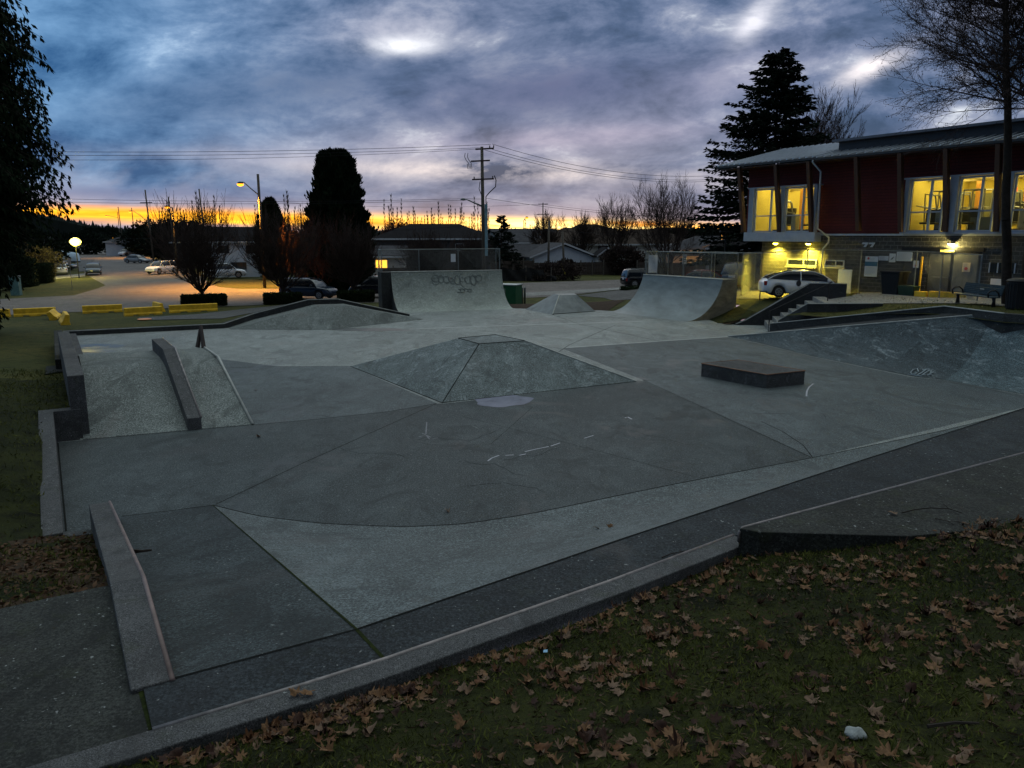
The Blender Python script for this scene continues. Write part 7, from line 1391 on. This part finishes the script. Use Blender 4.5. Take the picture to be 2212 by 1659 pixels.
for cname, c in lcol.items():
    mt = mat('leaf_' + cname.replace(' ', '_'), c, .75, var=.45, scale=-30, spec=.2)
    for j, (curl, cu) in enumerate(((.35, 'flat'), (1.0, 'curled'), (1.4, 'crumpled'))):
        for q in range(2): leafm.append((maple_mesh(100 + len(leafm), curl, mt), cname, cu))
clus = [(lerp(-2.6, 3.4, rng.rand()), 0) for _ in range(1)]
cl_ = np.column_stack([rng.uniform(-2.5, 10, 70), rng.uniform(2.2, 9.2, 70)])
kerb_pts = [q.xy for q in kin[1:]]; cand = []
while len(cand) < 2300:
    u_ = rng.rand()
    if u_ < .62: c = cl_[rng.randint(len(cl_))] + rng.normal(size=2) * np.array([.34, .22])
    elif u_ < .67: i_ = rng.randint(len(kerb_pts) - 1); q = kerb_pts[i_].lerp(kerb_pts[i_ + 1], rng.rand()); c = np.array([q.x, q.y]) + np.array([KD.y, -KD.x]) * (.34 + abs(rng.normal()) * .16)
    else: c = np.array([rng.uniform(-4, 11), rng.uniform(2.0, 9.6)])
    c2 = c.reshape(1, 2)
    if inside(PARK2, c2)[0] or not outside_view(c2)[0]: continue
    cand.append(c)
cand.sort(key=lambda c: c[0] ** 2 + c[1] ** 2); rest_ = cand[285:]; cand = cand[:285]
rdl = random.Random(9)
def put_leaf(x, y, z, k=None, label=None, group='fallen maple leaves on the grass', sc=None):
    me, cn_, cu = leafm[k if k is not None else rdl.randrange(len(leafm))]; o = bpy.data.objects.new('maple_leaf', me); COL.objects.link(o); sc = sc or rdl.uniform(.40, 1.0); o.scale = (sc, sc * rdl.uniform(.8, 1.1), sc)
    o.rotation_euler = (rdl.gauss(0, .25), rdl.gauss(0, .25), rdl.random() * 6.283); o.location = (x, y, z + .012); size = 'small' if sc < .8 else ('large' if sc > 1.05 else 'middling')
    if not label:
        xd_ = 1106 + FPX * x / (y * CP - (z - H) * SP); q_ = 4.7 - y * .2; yn_ = ((z - H) * CP + y * SP) / (y * CP - (z - H) * SP); yd_ = 829.5 - FPX * yn_
        zone = ('under the left kerb', 'under the kerb middle', 'below the platform corner', 'below the platform', 'near right edge')[min(4, max(0, int((xd_ - 500) / 370)))]
        row = ('high in grass', 'mid grass', 'low in grass', 'at bottom')[min(3, max(0, int((yd_ - 1150) / 135)))]
        label = '%s %s %s leaf %s, %s' % (size, cu, cn_, row, zone)
    tag(o, label, 'leaf', group)
for c in cand: put_leaf(c[0], c[1], float(hf_ground(c.reshape(1, 2))[0]))
VV, FF, off_ = [], [], 0
for c in rest_:
    me = leafm[rdl.randrange(len(leafm))][0]; key_ = me.materials[0].name
    sc = rdl.uniform(.4, 1.0); Mx = Matrix.Translation((c[0], c[1], float(hf_ground(c.reshape(1, 2))[0]) + .014)) @ Matrix.Rotation(rdl.random() * 6.283, 4, 'Z') @ Matrix.Rotation(rdl.gauss(0, .25), 4, 'X') @ Matrix.Scale(sc, 4)
    VV.append((key_, [Mx @ v_.co for v_ in me.vertices], [tuple(p_.vertices) for p_ in me.polygons]))
m = MB(); lm_ = sorted(set(k_ for k_, _, _ in VV))
for k_, vs_, fs_ in VV: m.add(vs_, fs_, lm_.index(k_))
o = m.build('fallen_leaves', [MATS[k_] for k_ in lm_], origin=(0, 0, 0), smooth=True); tag(o, 'brown maple leaves farther off, scattered over the grass up to the platform', 'leaves', kind='stuff')
for (xd, yd, z, lb) in ((640, 1502, 1.22, 'pair of orange brown leaves on the rim kerb, left one'), (664, 1500, 1.22, 'pair of orange brown leaves on the rim kerb, right one'), (966, 1107, 0, 'brown leaf lying on the floor just above the curved bank'), (552, 844, 0, 'dark leaf on the floor right of the ramp'), (1152, 790, .75, 'dark leaf resting on the face of the big pyramid'),
                        (1556, 780, .45, 'dark leaf on top of the low box'), (1290, 1143, .35, 'left one of two small leaves on the curved bank'), (1315, 1138, .38, 'right one of two small leaves on the curved bank'), (1930, 1110, 1.46, 'rust brown leaf beside the twig on the raised platform'), (560, 965 - 20, 0, 'dark leaf on the floor in front of the ramp')):
    p = P(xd, yd, z); put_leaf(p.x, p.y, z, 2 if 'orange' in lb else None, lb, 'loose leaves on the concrete', 1.0)
def twig(label, pts, r=.008, side=True):
    m = MB(); rd = random.Random(len(label)); m.path(pts, [r * (1 - .6 * i / len(pts)) for i in range(len(pts))], 5)
    if side:
        for i in range(1, len(pts) - 1): q = Vector(pts[i]); m.path([q, q + Vector((rd.uniform(-.12, .12), rd.uniform(-.12, .12), .02))], r * .5, 4)
    return tag(m.build('twig', M_bark), label, 'twig')
Q = lambda x, y, z: P(x, y, z)
twig('long arched bare twig lying on the raised platform', [Q(1948, 1108, 1.47), Q(1975, 1101, 1.49), Q(2010, 1097, 1.5), Q(2050, 1099, 1.49), Q(2078, 1108, 1.47)]); twig('short forked twig below the arched twig on the raised platform', [Q(2020, 1120, 1.465), Q(2045, 1125, 1.47), Q(2062, 1134, 1.465)], .006); twig('short dark twig low on the raised platform near the grass', [Q(2070, 1128, 1.465), Q(2090, 1133, 1.47), Q(2108, 1141, 1.465)], .006)
twig('bent twig on the dark deck above the rim kerb', [Q(1430, 1204, 1.21), Q(1450, 1196, 1.215), Q(1478, 1190, 1.21)], .007, False)
p = P(264, 1194, .95); m = MB()
twig('brown twig with dry leaves beside the hubba ledge', [Q(290, 1192, .98), Q(310, 1190, .99), Q(328, 1188, .985)], .02, True)
twig('long pale stick in the grass at lower right', [onT(P(2240 * .5 + 880, 1600, 1.9), .03), onT(P(2060, 1596, 1.9), .03), onT(P(2110, 1604, 1.9), .03)], .012, False)
# grey stone and blue scrap in the grass
c = P(1849, 1578, 1.95); c = onT(c); bm = bmesh.new(); bmesh.ops.create_icosphere(bm, subdivisions=3, radius=.05)
for v_ in bm.verts: n_ = v_.co.normalized(); v_.co *= 1 + .16 * math.sin(n_.x * 5 + 1) * math.cos(n_.y * 4); v_.co.z *= .55; v_.co.x *= 1.15
me = bpy.data.meshes.new('stone'); bm.to_mesh(me); bm.free(); o = link('stone', me, mat('pale_stone', (.22, .24, .24), .8, var=.2, scale=20)); o.location = c + Vector((0, 0, .02)); tag(o, 'smooth pale grey stone lying in the grass at lower right', 'stone')
c = onT(P(1178, 1391, 1.3)); m = MB(); m.add([(-.018, -.012, 0), (.018, -.016, .004), (.02, .014, .012), (-.014, .016, .008)], [(0, 1, 2, 3)]); o = m.build('paper_scrap', mat('blue_paper', (.22, .42, .60), .6, var=.05), local=True); o.location = c + Vector((0, 0, .03)); tag(o, 'tiny pale blue scrap of paper in the grass near the kerb', 'litter')
